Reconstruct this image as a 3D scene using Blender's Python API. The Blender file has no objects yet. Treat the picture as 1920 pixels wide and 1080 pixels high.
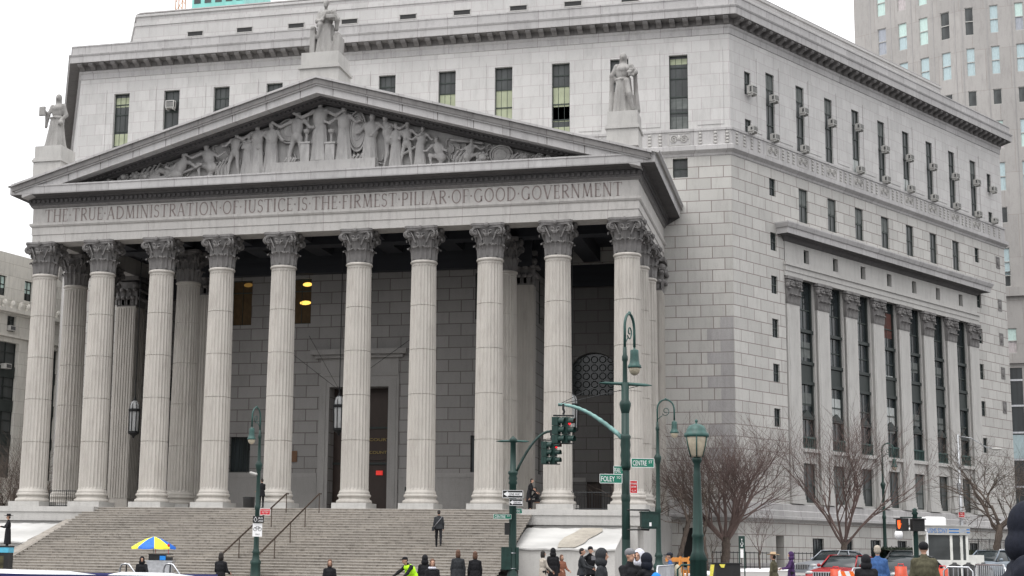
import bpy, bmesh, math, random
from mathutils import Vector, Matrix
R = math.radians
random.seed(7)
scene = bpy.context.scene
col = scene.collection

# ------------------------------------------------------------------ camera
F_PX, PP_X, PP_Y = 2794.74, 828.7, 577.15
CF = Vector((-0.24978673, 0.95476396, 0.16134549))
CR = Vector((0.96790761, 0.25094316, 0.01350514))
CU = Vector((0.02759433, -0.15954093, 0.98680558))
CP = Vector((26.755, -76.009, 1.65))
cd = bpy.data.cameras.new('camera'); cam = bpy.data.objects.new('camera', cd); col.objects.link(cam)
cd.sensor_width = 36; cd.lens = F_PX * 36 / 1920
cd.shift_x = 131.3 / 1920; cd.shift_y = 37.15 / 1920
cd.clip_start = 0.5; cd.clip_end = 3000
cam.matrix_world = Matrix(((CR.x, CU.x, -CF.x, CP.x), (CR.y, CU.y, -CF.y, CP.y), (CR.z, CU.z, -CF.z, CP.z), (0, 0, 0, 1)))
scene.camera = cam

# ------------------------------------------------------------------ overcast sky, soft sun
SUN_EL, SUN_AZ = R(66), R(205)          # azimuth clockwise from +y
w = bpy.data.worlds.new('World'); scene.world = w; w.use_nodes = True
nt = w.node_tree; nt.nodes.clear()
sky = nt.nodes.new('ShaderNodeTexSky'); sky.sky_type = 'NISHITA'; sky.sun_disc = False
sky.sun_elevation = SUN_EL; sky.sun_rotation = SUN_AZ; sky.air_density = 1.0; sky.dust_density = 6.0; sky.ozone_density = 1.0
hs = nt.nodes.new('ShaderNodeHueSaturation'); hs.inputs['Saturation'].default_value = 0.10
mx = nt.nodes.new('ShaderNodeMix'); mx.data_type = 'RGBA'; mx.inputs['Factor'].default_value = 0.6
tc = nt.nodes.new('ShaderNodeTexCoord'); sp = nt.nodes.new('ShaderNodeSeparateXYZ')
mr = nt.nodes.new('ShaderNodeMapRange'); mr.inputs['From Min'].default_value = 0; mr.inputs['From Max'].default_value = 1
mr.inputs['To Min'].default_value = 11.0; mr.inputs['To Max'].default_value = 24.0
cl = nt.nodes.new('ShaderNodeVectorMath'); cl.operation = 'SCALE'; cl.inputs[0].default_value = (1.0, 1.0, 1.02)
bg = nt.nodes.new('ShaderNodeBackground'); bg.inputs['Strength'].default_value = 0.10
wo = nt.nodes.new('ShaderNodeOutputWorld')
L = nt.links.new
L(tc.outputs['Generated'], sp.inputs[0]); L(sp.outputs['Z'], mr.inputs['Value']); L(mr.outputs[0], cl.inputs['Scale'])
L(sky.outputs[0], hs.inputs['Color']); L(hs.outputs[0], mx.inputs['A']); L(cl.outputs[0], mx.inputs['B'])
L(mx.outputs['Result'], bg.inputs['Color']); L(bg.outputs[0], wo.inputs[0])
sd = bpy.data.lights.new('sun', 'SUN'); sd.energy = 0.75; sd.angle = R(40); sd.color = (1.0, 0.97, 0.93)
so = bpy.data.objects.new('sun', sd); col.objects.link(so)
so.rotation_euler = (math.pi / 2 - SUN_EL, 0, math.pi - SUN_AZ)
so.location = (0, -60, 80)
scene.view_settings.view_transform = 'Standard'; scene.view_settings.look = 'None'
scene.view_settings.exposure = 0.54; scene.view_settings.gamma = 1.0

def at(px, py, d):
    """point seen at that place of the photograph, d metres deep"""
    return CP + (CF + CR * ((px - PP_X) / F_PX) + CU * ((PP_Y - py) / F_PX)) * d
def ground_z(x, y):
    sx = min(max((x - 24.5) / 7, 0), 1); t = min(max((y + 22 - 15 * sx) / 34, 0), 1); a = .85 * t * t * (3 - 2 * t)
    t = min(max((y + 60) / 14, 0), 1); b = min(max((-21 - y) / 8, 0), 1)
    return a - .14 * t * b
def gp(px, d):
    p = at(px, 1034, d); return Vector((p.x, p.y, ground_z(p.x, p.y)))

# ------------------------------------------------------------------ materials
def nodes(name):
    m = bpy.data.materials.new(name); m.use_nodes = True
    t = m.node_tree; b = t.nodes['Principled BSDF']; return m, t, b
def nn(t, k, **kw):
    n = t.nodes.new(k)
    for a, v in kw.items(): setattr(n, a, v)
    return n
def mixc(t, fac, a, b, blend='MIX'):
    n = nn(t, 'ShaderNodeMix', data_type='RGBA', blend_type=blend)
    for key, v in (('Factor', fac), ('A', a), ('B', b)):
        if hasattr(v, 'is_output') or isinstance(v, bpy.types.NodeSocket): t.links.new(v, n.inputs[key])
        else: n.inputs[key].default_value = v if key == 'Factor' else (*v, 1) if len(v) == 3 else v
    return n.outputs['Result']
def noise(t, scale, detail=4, vec=None, rough=.6, lo=.35, hi=.65):
    n = nn(t, 'ShaderNodeTexNoise'); n.inputs['Scale'].default_value = scale; n.inputs['Detail'].default_value = detail
    n.inputs['Roughness'].default_value = rough
    if vec is not None: t.links.new(vec, n.inputs['Vector'])
    r = nn(t, 'ShaderNodeMapRange'); r.inputs['From Min'].default_value = lo; r.inputs['From Max'].default_value = hi
    t.links.new(n.outputs[0], r.inputs['Value']); return r.outputs[0]
def objco(t, sc=(1, 1, 1), uv=False):
    c = nn(t, 'ShaderNodeTexCoord'); m = nn(t, 'ShaderNodeMapping'); m.inputs['Scale'].default_value = sc
    t.links.new(c.outputs['UV' if uv else 'Object'], m.inputs['Vector'])
    if not uv:      # every copy of a thing gets its own patch of weathering
        oi = nn(t, 'ShaderNodeObjectInfo'); k = nn(t, 'ShaderNodeMath', operation='MULTIPLY'); t.links.new(oi.outputs['Random'], k.inputs[0]); k.inputs[1].default_value = 90
        t.links.new(k.outputs[0], m.inputs['Location'])
    return m.outputs[0]
def stone(name, c, brick=None, var=.12, stain=.25, stainc=(.12, .11, .11), rough=.85, mortar=(.22, .17, .17), mw=.022, bump=.35, pale=None, off=(0, 0)):
    m, t, b = nodes(name)
    c = Vector(c); base = None
    hgt = None
    if brick:
        v = objco(t, uv=True); v.node.inputs['Location'].default_value = (off[0], off[1], 0)
        br = nn(t, 'ShaderNodeTexBrick'); t.links.new(v, br.inputs['Vector'])
        br.inputs['Scale'].default_value = 1; br.inputs['Brick Width'].default_value = brick[0]; br.inputs['Row Height'].default_value = brick[1]
        br.inputs['Mortar Size'].default_value = mw; br.inputs['Mortar Smooth'].default_value = .25; br.inputs['Bias'].default_value = .1
        br.inputs['Color1'].default_value = (*(c * (1 + var * .5)), 1); br.inputs['Color2'].default_value = (*(c * (1 - var)), 1)
        br.inputs['Mortar'].default_value = (*mortar, 1)
        base = br.outputs['Color']; hgt = br.outputs['Fac']
    else:
        base = mixc(t, noise(t, 1.3), tuple(c * (1 - var)), tuple(c * (1 + var * .4)))
    n1 = noise(t, 3.2, 6, objco(t, (1, 1, .22)), .7, .48, .75)
    s1 = nn(t, 'ShaderNodeMath', operation='MULTIPLY'); t.links.new(n1, s1.inputs[0]); s1.inputs[1].default_value = stain
    base = mixc(t, s1.outputs[0], base, stainc)
    n2 = noise(t, .35, 5, objco(t), .6, .4, .7)
    s2 = nn(t, 'ShaderNodeMath', operation='MULTIPLY'); t.links.new(n2, s2.inputs[0]); s2.inputs[1].default_value = stain * .6
    base = mixc(t, s2.outputs[0], base, tuple(c * .62))
    n3 = noise(t, 28, 3, objco(t), .7, .3, .7)
    base = mixc(t, .16, base, mixc(t, n3, (.02, .02, .02), (.8, .8, .8)), 'SOFT_LIGHT')
    t.links.new(base, b.inputs['Base Color']); b.inputs['Roughness'].default_value = rough
    b.inputs['Specular IOR Level'].default_value = .25
    bp = nn(t, 'ShaderNodeBump'); bp.inputs['Strength'].default_value = bump; bp.inputs['Distance'].default_value = .03
    n4 = noise(t, 9, 6, objco(t), .7, 0, 1)
    if hgt is not None:
        iv = nn(t, 'ShaderNodeMath', operation='MULTIPLY_ADD'); t.links.new(hgt, iv.inputs[0]); iv.inputs[1].default_value = -1.6; t.links.new(n4, iv.inputs[2])
        t.links.new(iv.outputs[0], bp.inputs['Height'])
    else: t.links.new(n4, bp.inputs['Height'])
    t.links.new(bp.outputs[0], b.inputs['Normal'])
    return m
def plain(name, c, rough=.6, metal=0, var=.15, scale=6, spec=.4, bump=0, emit=0):
    m, t, b = nodes(name); c = Vector(c)
    t.links.new(mixc(t, noise(t, scale, 5), tuple(c * (1 - var)), tuple(c * (1 + var))), b.inputs['Base Color'])
    b.inputs['Roughness'].default_value = rough; b.inputs['Metallic'].default_value = metal; b.inputs['Specular IOR Level'].default_value = spec
    if bump:
        bp = nn(t, 'ShaderNodeBump'); bp.inputs['Strength'].default_value = bump; bp.inputs['Distance'].default_value = .02
        t.links.new(noise(t, scale * 4, 5, None, .7, 0, 1), bp.inputs['Height']); t.links.new(bp.outputs[0], b.inputs['Normal'])
    if emit: b.inputs['Emission Color'].default_value = (*c, 1); b.inputs['Emission Strength'].default_value = emit
    return m
M = {}
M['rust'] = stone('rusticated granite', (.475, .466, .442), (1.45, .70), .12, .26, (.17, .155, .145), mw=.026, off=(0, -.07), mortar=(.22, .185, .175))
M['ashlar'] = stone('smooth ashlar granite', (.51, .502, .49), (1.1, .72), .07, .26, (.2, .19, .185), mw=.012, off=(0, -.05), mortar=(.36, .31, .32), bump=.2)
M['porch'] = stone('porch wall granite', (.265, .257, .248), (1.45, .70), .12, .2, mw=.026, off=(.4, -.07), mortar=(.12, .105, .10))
M['wing'] = stone('dark porch wing granite', (.165, .16, .155), (1.45, .70), .12, .3, mw=.024, off=(.4, -.07), mortar=(.09, .08, .075))  # darker tone than the main porch wall
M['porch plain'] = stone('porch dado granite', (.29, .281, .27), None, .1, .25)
M['stone'] = stone('dressed granite', (.46, .45, .43), None, .1, .25)
M['col'] = stone('column granite', (.475, .45, .413), None, .12, .42, (.2, .17, .15), bump=.2)
M['weath_shade'] = stone('weathered granite with shade tone', (.21, .202, .197), None, .25, .6, (.07, .065, .065), bump=.5)  # weathered stone; on cornice bands its darkness also stands in for shade
M['cornice'] = stone('cornice granite', (.44, .43, .425), (1.9, 99), .10, .38, (.10, .095, .095), mw=.014, mortar=(.22, .2, .2))
M['soot_shade'] = stone('sooty shade-dark granite', (.125, .12, .12), None, .3, .6, (.04, .04, .042), bump=.4)  # soot plus the shade under cornices, both put into the stone colour
M['dirty snow'] = plain('dirty snow', (.44, .435, .42), .8, 0, .16, 1.6, bump=.3)
M['nosing'] = stone('worn step edge highlight', (.42, .395, .36), None, .22, .6, (.12, .105, .085))  # worn edges; the nosing highlight is put into this lighter colour too
M['joint'] = plain('sooty joint', (.10, .093, .09), .9)
M['dark stone'] = stone('grey granite quoin', (.36, .35, .345), None, .18, .25)
M['relief'] = stone('carved granite', (.42, .41, .40), None, .2, .45, (.1, .1, .1))
M['figure'] = stone('statue granite', (.36, .35, .335), None, .25, .75, (.09, .075, .07), bump=.5)
M['steps'] = stone('worn granite steps', (.36, .33, .292), (1.6, 99), .25, .85, (.085, .072, .058), mortar=(.13, .115, .1), mw=.01)
M['letters'] = plain('shaded lettering', (.225, .19, .18), .9)  # shadow of engraving put into the dark colour of flat letters
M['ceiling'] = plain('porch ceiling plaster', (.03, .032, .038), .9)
M['glass'] = plain('dark window glass', (.022, .028, .03), .12, 0, .5, 1.2, .5)
M['glass2'] = plain('murky window glass', (.05, .055, .055), .3, 0, .5, .8, .4)
M['frame'] = plain('dark green window frame', (.03, .04, .035), .5)
M['bronze'] = plain('dark bronze', (.028, .035, .033), .5, .2)
M['teal'] = plain('teal iron', (.028, .062, .056), .6)
M['blind'] = plain('yellow green blind', (.36, .39, .27), .9, 0, .12, 2)
M['paleblind'] = plain('pale blind', (.40, .42, .41), .9, 0, .12, 2)
M['dimblind'] = plain('dim blind', (.13, .14, .135), .9, 0, .2, 2)
M['redblind'] = plain('rust red curtain', (.085, .035, .028), .9)
M['whitemetal'] = plain('dirty white enamel', (.40, .395, .375), .5)
M['grill'] = plain('dark vent grille', (.07, .07, .07), .7)
M['wood'] = plain('dark oak door', (.035, .022, .017), .5)
M['iron'] = plain('black iron', (.02, .021, .022), .5, .3)
M['rail'] = plain('brown bronze rail', (.07, .05, .038), .45, .5)
M['green'] = plain('dark green pole paint', (.010, .034, .028), .5, 0, .25, 5, .35)
M['greenlite'] = plain('lighter green paint', (.020, .070, .060), .5, 0, .3, 5, .5)  # lighter green for crooks, lamp heads and crossbars
M['arm_sheen'] = plain('green paint with painted sheen', (.18, .32, .30), .5, 0, .2)  # sky sheen on the arm put into a paler base colour
M['globe'] = plain('frosted globe', (.42, .37, .28), .35)
M['lantern glass'] = plain('milky lantern glass', (.45, .46, .46), .3)
M['signgreen'] = plain('street sign green', (.005, .16, .10), .4, 0, .08)
M['white'] = plain('sign white', (.78, .78, .78), .5, 0, .04)
M['black'] = plain('sign black', (.015, .015, .015), .5)
M['red'] = plain('sign red', (.50, .015, .02), .45, 0, .08)
M['lampred'] = plain('lit red signal', (.85, .01, .02), .4, emit=1.1, var=.02)
M['handorange'] = plain('lit orange hand', (1.0, .13, .02), .4, emit=.7, var=.02)
M['lens'] = plain('unlit signal lens', (.02, .03, .03), .2)
M['warm'] = plain('lit ceiling lamp', (1.0, .62, .12), .5, emit=1.0, var=.02)
M['room'] = plain('lit room wall', (.05, .03, .012), .8, emit=.07, var=.3)
M['snow'] = plain('trodden snow', (.86, .86, .87), .7, 0, .05, 2, bump=.3)
M['wetstone'] = stone('bare wet stone', (.38, .35, .30), None, .2, .4)
M['asphalt'] = plain('asphalt', (.055, .055, .058), .9, 0, .25, 3, bump=.4)
M['paving'] = stone('concrete paving', (.33, .32, .31), (1.5, 1.5), .1, .3, mw=.02)
M['bark'] = plain('grey brown bark', (.095, .075, .062), .95, 0, .35, 9, bump=.6)
M['twig'] = plain('reddish twigs', (.12, .085, .076), .95, 0, .25, 4)
M['hedge'] = plain('yew leaves', (.018, .028, .014), .8, 0, .4, 12)
M['galv'] = plain('galvanised steel', (.35, .36, .37), .4, .7)
M['steel'] = plain('bare steel tube', (.55, .56, .58), .3, .8)
M['skin'] = plain('skin', (.46, .27, .19), .6, 0, .08)
M['skin2'] = plain('brown skin', (.20, .105, .07), .6, 0, .08)
M['hairb'] = plain('black hair', (.018, .014, .012), .7)
M['hairbr'] = plain('brown hair', (.10, .05, .03), .7)
M['hairg'] = plain('grey hair', (.33, .29, .24), .8)
def cloth(n, c): M[n] = plain(n + ' cloth', c, .92, 0, .22, 14, .2, .25)
for n, c in dict(cblack=(.014, .014, .016), ccoal=(.03, .032, .035), cnavy=(.012, .014, .022), cbeige=(.40, .36, .31), cbrown=(.20, .085, .055),
                 colive=(.075, .07, .045), cblue=(.045, .10, .24), cpurple=(.055, .028, .085), cgrey=(.17, .17, .18), cwhite=(.6, .6, .66), ctan=(.42, .31, .20),
                 cjean=(.03, .04, .07), ccap=(.02, .022, .03), cred=(.45, .03, .03), clime=(.50, .95, .03), cbright=(.03, .22, .62), cpattern=(.42, .38, .28)).items(): cloth(n, c)

# ------------------------------------------------------------------ mesh builder
def TF(u, n, z): return (u, 11.64 - n, z)                       # front wall frame
def TY(y0): return lambda u, n, z: (u, y0 - n, z)
KX, KY = 21.49, 11.64
SU, SN = Vector((.5, .8660254)), Vector((.8660254, -.5))
def TS(u, n, z): return (KX + SU.x * u + SN.x * n, KY + SU.y * u + SN.y * n, z)   # side wall frame
class MB:
    def __init__(s, T=None): s.v = []; s.f = []; s.uv = []; s.T = T; s.sm = False
    def poly(s, pts, uv=None):
        i = len(s.v)
        if uv is None:
            a, b, c = Vector(pts[0]), Vector(pts[1]), Vector(pts[2]); n = (b - a).cross(c - a)
            k = max(range(3), key=lambda q: abs(n[q]))
            uv = [(p[1], p[2]) if k == 0 else (p[0], p[2]) if k == 1 else (p[0], p[1]) for p in pts]
        s.v += [s.T(*p) for p in pts] if s.T else [tuple(p) for p in pts]
        s.f.append(tuple(range(i, i + len(pts)))); s.uv += uv
    def box(s, x0, x1, y0, y1, z0, z1, skip=''):
        P = lambda a, b, c: ((x0, x1)[a], (y0, y1)[b], (z0, z1)[c])
        for k, q in (('y-', ((0, 0, 0), (1, 0, 0), (1, 0, 1), (0, 0, 1))), ('y+', ((1, 1, 0), (0, 1, 0), (0, 1, 1), (1, 1, 1))),
                     ('x-', ((0, 1, 0), (0, 0, 0), (0, 0, 1), (0, 1, 1))), ('x+', ((1, 0, 0), (1, 1, 0), (1, 1, 1), (1, 0, 1))),
                     ('z+', ((0, 0, 1), (1, 0, 1), (1, 1, 1), (0, 1, 1))), ('z-', ((0, 1, 0), (1, 1, 0), (1, 0, 0), (0, 0, 0)))):
            if k not in skip: s.poly([P(*a) for a in q])
    def grid(s, rows, closeu=False, uv=None, cap0=False, cap1=False):
        """rows of points -> shared-vertex sheet"""
        i0 = len(s.v); m = len(rows[0])
        for r in rows:
            for p in r: s.v.append(s.T(*p) if s.T else tuple(p))
        for a in range(len(rows) - 1):
            for b in range(m if closeu else m - 1):
                b2 = (b + 1) % m
                s.f.append((i0 + a * m + b, i0 + a * m + b2, i0 + (a + 1) * m + b2, i0 + (a + 1) * m + b))
                s.uv += [(b * .3, a * .3), (b * .3 + .3, a * .3), (b * .3 + .3, a * .3 + .3), (b * .3, a * .3 + .3)]
        if cap0: s.f.append(tuple(i0 + b for b in reversed(range(m)))); s.uv += [(0, 0)] * m
        if cap1: s.f.append(tuple(i0 + (len(rows) - 1) * m + b for b in range(m))); s.uv += [(0, 0)] * m
    def lathe(s, prof, seg=16, c=(0, 0, 0), cap=True, ax=None):
        rows = []
        for r, z in prof:
            rows.append([(c[0] + r * math.cos(2 * math.pi * k / seg), c[1] + r * math.sin(2 * math.pi * k / seg), c[2] + z) for k in range(seg)])
        s.grid(rows, True, cap0=cap, cap1=cap)
    def tube(s, pts, rad, seg=8, cap=True):
        pts = [Vector(p) for p in pts]; n = len(pts)
        if not isinstance(rad, (list, tuple)): rad = [rad] * n
        rows = []; ref = None
        for i, p in enumerate(pts):
            d = (pts[min(i + 1, n - 1)] - pts[max(i - 1, 0)]).normalized()
            if ref is None: ref = Vector((0, 0, 1)) if abs(d.z) < .9 else Vector((1, 0, 0))
            a = d.cross(ref)
            if a.length < 1e-4: a = d.cross(Vector((.3, 1, .2)))
            a.normalize(); b = d.cross(a).normalized(); ref = b.cross(d) if b.cross(d).length > 1e-4 else ref
            ref = -b if False else ref
            rows.append([p + (a * math.cos(2 * math.pi * k / seg) + b * math.sin(2 * math.pi * k / seg)) * rad[i] for k in range(seg)])
        s.grid(rows, True, cap0=cap, cap1=cap)
    def ell(s, c, r, seg=12, rings=8, rot=None):
        rows = []
        for i in range(rings + 1):
            a = -math.pi / 2 + math.pi * i / rings; z = math.sin(a) * .999; q = max(math.cos(a), .02)
            row = []
            for k in range(seg):
                t = 2 * math.pi * k / seg; p = Vector((r[0] * q * math.cos(t), r[1] * q * math.sin(t), r[2] * z))
                if rot is not None: p = rot @ p
                row.append(p + Vector(c))
            rows.append(row)
        s.grid(rows, True, cap0=True, cap1=True)
    def cap(s, a, b, ra, rb, seg=10):
        a, b = Vector(a), Vector(b); d = b - a; l = max(d.length, 1e-4); d = d / l
        pts = [a - d * ra * .95, a - d * ra * .7, a, b, b + d * rb * .7, b + d * rb * .95]
        s.tube(pts, [ra * .3, ra * .75, ra, rb, rb * .75, rb * .3], seg)
    def sweep(s, path, prof, closed=False, world_uv=0):
        n = len(path); P = [Vector(p[:2]) for p in path]; rows = []; dist = [0]
        for i in range(1, n + 1): dist.append(dist[-1] + (P[i % n] - P[i - 1]).length)
        nor = []
        for i in range(n):
            d0 = (P[i] - P[i - 1]).normalized() if (i > 0 or closed) else None
            d1 = (P[(i + 1) % n] - P[i]).normalized() if (i < n - 1 or closed) else None
            if d0 is None: d0 = d1
            if d1 is None: d1 = d0
            n0 = Vector((d0.y, -d0.x)); n1 = Vector((d1.y, -d1.x)); m = n0 + n1; m = m / m.length_squared * 2
            nor.append(m)
        idx = list(range(n)) + ([0] if closed else [])
        for q in range(len(idx) - 1):
            a, b = idx[q], idx[q + 1]; seg_l = dist[q + 1] - dist[q]
            for j in range(len(prof) - 1):
                (o0, z0), (o1, z1) = prof[j], prof[j + 1]
                A = P[a] + nor[a] * o0; B = P[b] + nor[b] * o0; C2 = P[b] + nor[b] * o1; D = P[a] + nor[a] * o1
                s.poly([(A.x, A.y, z0), (B.x, B.y, z0), (C2.x, C2.y, z1), (D.x, D.y, z1)],
                       [(dist[q], z0 - o0), (dist[q + 1], z0 - o0), (dist[q + 1], z1 - o1), (dist[q], z1 - o1)])
        if not closed:
            for k in (0, n - 1):
                pts = [(*(P[k] + nor[k] * o), z) for o, z in prof]; s.poly(pts)
    def wall(s, u0, u1, z0, z1, holes, dep=.3, n=0.0, reveal=True):
        us = sorted({u0, u1, *[min(max(h[i], u0), u1) for h in holes for i in (0, 1)]}); zs = sorted({z0, z1, *[min(max(h[i], z0), z1) for h in holes for i in (2, 3)]})
        for a, b in zip(us, us[1:]):
            for c, d in zip(zs, zs[1:]):
                mu, mz = (a + b) / 2, (c + d) / 2
                if any(h[0] < mu < h[1] and h[2] < mz < h[3] for h in holes): continue
                s.poly([(a, n, c), (b, n, c), (b, n, d), (a, n, d)])
        if reveal:
            for h in holes:
                a, b, c, d = h[:4]; q = n - (h[4] if len(h) > 4 else dep)
                s.poly([(a, n, c), (a, n, d), (a, q, d), (a, q, c)]); s.poly([(b, n, c), (b, q, c), (b, q, d), (b, n, d)])
                s.poly([(a, n, c), (a, q, c), (b, q, c), (b, n, c)]); s.poly([(a, n, d), (b, n, d), (b, q, d), (a, q, d)])
    def mesh(s, name, smooth=False):
        me = bpy.data.meshes.new(name); me.from_pydata(s.v, [], s.f)
        ul = me.uv_layers.new(name='UVMap')
        flat = [x for q in s.uv for x in q]
        ul.data.foreach_set('uv', flat)
        if smooth: me.polygons.foreach_set('use_smooth', [True] * len(me.polygons))
        return me

WL = {}
def meta(o, label=None, cat=None, group=None, kind=None):
    if label: o['label'] = label
    if cat: o['category'] = cat
    if group: o['group'] = group
    if kind: o['kind'] = kind
    return o
def thing(name, loc, label, cat, group=None, rz=0):
    o = bpy.data.objects.new(name, None); o.empty_display_size = .3; col.objects.link(o); o.location = loc; o.rotation_euler.z = rz
    WL[o.name] = Vector(loc); return meta(o, label, cat, group)
def put(me, name, mat, parent=None, world=False, loc=(0, 0, 0), smooth=False, label=None):
    if isinstance(me, MB): me = me.mesh(name, smooth)
    o = bpy.data.objects.new(name, me)
    if mat is not None and not me.materials: me.materials.append(M[mat] if isinstance(mat, str) else mat)
    col.objects.link(o)
    if parent is not None:
        o.parent = parent
        pw = WL.get(parent.name, Vector((0, 0, 0)))
        o.location = (-pw if world else Vector(loc)); WL[o.name] = Vector((0, 0, 0)) if world else pw + Vector(loc)
    else: o.location = loc; WL[o.name] = Vector(loc)
    if label: o['label'] = label
    return o
def dup(o, parent=None, loc=None):
    c = o.copy(); col.objects.link(c)
    if parent is not None: c.parent = parent
    if loc is not None: c.location = loc
    WL[c.name] = Vector(c.location)
    for ch in [k for k in bpy.data.objects if k.parent == o]:
        dup(ch, c)
    return c
def remesh(mb, name, vox, smooth_it=2):
    me = mb.mesh(name); o = bpy.data.objects.new(name, me); col.objects.link(o)
    md = o.modifiers.new('r', 'REMESH'); md.mode = 'VOXEL'; md.voxel_size = vox; md.use_smooth_shade = True
    if smooth_it:
        sm = o.modifiers.new('s', 'SMOOTH'); sm.iterations = smooth_it; sm.factor = .5
    dg = bpy.context.evaluated_depsgraph_get(); dg.update()
    r = bpy.data.meshes.new_from_object(o.evaluated_get(dg)); r.name = name
    bpy.data.objects.remove(o); return r
def text_mesh(s, size=1.0, ext=.004, w=None, h=None):
    cu = bpy.data.curves.new('t', 'FONT'); cu.body = s; cu.size = size; cu.extrude = ext; cu.align_x = 'CENTER'; cu.align_y = 'CENTER'; cu.resolution_u = 3
    o = bpy.data.objects.new('t', cu); col.objects.link(o); dg = bpy.context.evaluated_depsgraph_get(); dg.update()
    me = bpy.data.meshes.new_from_object(o.evaluated_get(dg)); bpy.data.objects.remove(o)
    xs = [v.co.x for v in me.vertices]; ys = [v.co.y for v in me.vertices]
    cx, cy = (min(xs) + max(xs)) / 2, (min(ys) + max(ys)) / 2
    fx = w / (max(xs) - min(xs)) if w else 1; fy = h / (max(ys) - min(ys)) if h else (fx if w else 1)
    for v in me.vertices: v.co = Vector(((v.co.x - cx) * fx, -v.co.z, (v.co.y - cy) * fy))     # stands upright facing -y
    return me
# ================================================================== GROUND
mb = MB()
xs = [-600, -200, -80, -50, -30, -10, 5, 15, 25, 35, 45, 60, 90, 200, 600]
ys = [-300, -120, -80, -60, -55, -50, -46, -40, -30, -25, -22, -18, -14, -10, -6, -2, 2, 6, 10, 12, 30, 80, 200, 900]
mb.grid([[(x, y, ground_z(x, y) - .02) for x in xs] for y in ys])
meta(put(mb, 'street', 'asphalt', smooth=True), kind='structure')
mb = MB()
xs = [-60, -40, -20, -5, 10, 18, 22, 26, 29, 33]
rows = []
for y in [-19, -16, -13, -10, -7, -4, 0, 4, 8, 12, 20, 30, 45]:
    xr_ = 24.5 + max(0, (y - 2)) * .577 + (3.0 if y > 2 else 0)
    rows.append([(-60 + (xr_ + 60) * k / 12, y, ground_z(0, y) + .10) for k in range(13)])
mb.grid(rows)
mb.grid([[(p[0], p[1], p[2]) for p in rows[0]], [(p[0], p[1], p[2] - .14) for p in rows[0]]])
mb.grid([[rows[k][-1] for k in range(len(rows))], [(rows[k][-1][0], rows[k][-1][1], rows[k][-1][2] - .14) for k in range(len(rows))]])
meta(put(mb, 'sidewalk', 'paving'), kind='structure')
def blob(cx, cy, rx, ry, z, seed, seg=26):
    rnd = random.Random(seed); pts = []; ph = [rnd.uniform(0, 6) for _ in range(3)]
    for k in range(seg):
        t = 2 * math.pi * k / seg; q = 1 + .18 * math.sin(2 * t + ph[0]) + .12 * math.sin(5 * t + ph[1]) + .06 * math.sin(9 * t + ph[2])
        pts.append((cx + rx * q * math.cos(t), cy + ry * q * math.sin(t)))
    m_ = MB()
    rings = []
    for s_, dz in ((1, 0), (.9, .05), (.6, .10), (.15, .12)):
        rings.append([(cx + (x - cx) * s_, cy + (y - cy) * s_, ground_z(x, y) + z + dz) for x, y in pts])
    m_.grid(rings, True, cap1=True); return m_
for k, (x, y, a, b_) in enumerate([(25.0, 7.6, 3.2, 1.2), (22.4, 4.6, 1.3, .8), (28.6, 11.6, 2.2, 1.2), (19.6, .4, 2.0, .9)]):
    meta(put(blob(x, y, a, b_, .11, k), 'snow_patch', 'snow', smooth=True), kind='structure')

# ================================================================== COURTHOUSE
XL, XR, YW, ZF = -21.6, 21.49, 11.64, 3.78
B_, C_ = (XL, YW), (XR, YW); LS = 37.25
D_ = (XR + .5 * LS, YW + .8660254 * LS); A_ = (XL - .5 * LS, YW + .8660254 * LS)
E_ = (XR, YW + 2 * .8660254 * LS); G_ = (XL, YW + 2 * .8660254 * LS)
HEX = [B_, C_, D_, E_, G_, A_]
court = thing('courthouse', (0, 11.64, 0), 'pale granite neoclassical courthouse with a ten column pedimented portico and an inscribed frieze', 'courthouse')
def cput(mb, name, mat, parent=None, smooth=False, label=None): return put(mb, name, mat, parent or court, True, smooth=smooth, label=label)

FW = [-18.52, -14.9, -11.35, -7.65, -3.9, 0, 3.95, 7.6, 11.22, 14.85, 18.44]       # upper front windows
TALL = [4.45 + 3.5 * i for i in range(9)]; SMALL = [1.93, 35.15]
MIDW = [8.05 + 3.5 * i for i in range(7)]; STZ = [(20.07, 21.2), (17.4, 18.5), (14.7, 15.85), (12.0, 13.1), (9.3, 10.4)]
PIL = [5.75 + 3.54 * i for i in range(8)]; PW = 1.42
BAY = [(PIL[i] + PW, PIL[i + 1]) for i in range(7)]

# front walls
mb = MB(TF)
mb.wall(XL, XR, 26.9, 32.95, [(c - .56, c + .56, 26.97, 31.63) for c in FW], .28)
for a, b in zip([-21.7] + FW, FW + [21.6]):
    l, r = a + 1.12, b - 1.12
    if a == -21.7: l = -21.2
    if b == 21.6: r = 21.1
    if r - l > .5: mb.box(l, r, 0, .035, 27.15, 31.95, 'y-')
cput(mb, 'upper_front_wall', 'ashlar')
mb = MB(TF)
mb.wall(XL, XR, -1, 26.9, [(-16.3, 16.3, ZF, 18.9), (18.04, 18.93, 23.97, 25.15), (18.35, 19.25, .5, 3.2, .6)], .28)
mb.poly([(-16.3, 0, ZF), (-16.3, -.9, ZF), (-16.3, -.9, 18.9), (-16.3, 0, 18.9)]); mb.poly([(16.3, 0, ZF), (16.3, -.9, ZF), (16.3, -.9, 18.9), (16.3, 0, 18.9)])
cput(mb, 'lower_front_wall', 'rust')
mb = MB(TF); mb.box(18.3, 19.3, -.62, -.6, .4, 3.25); cput(mb, 'side_entrance', 'black')
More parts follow.
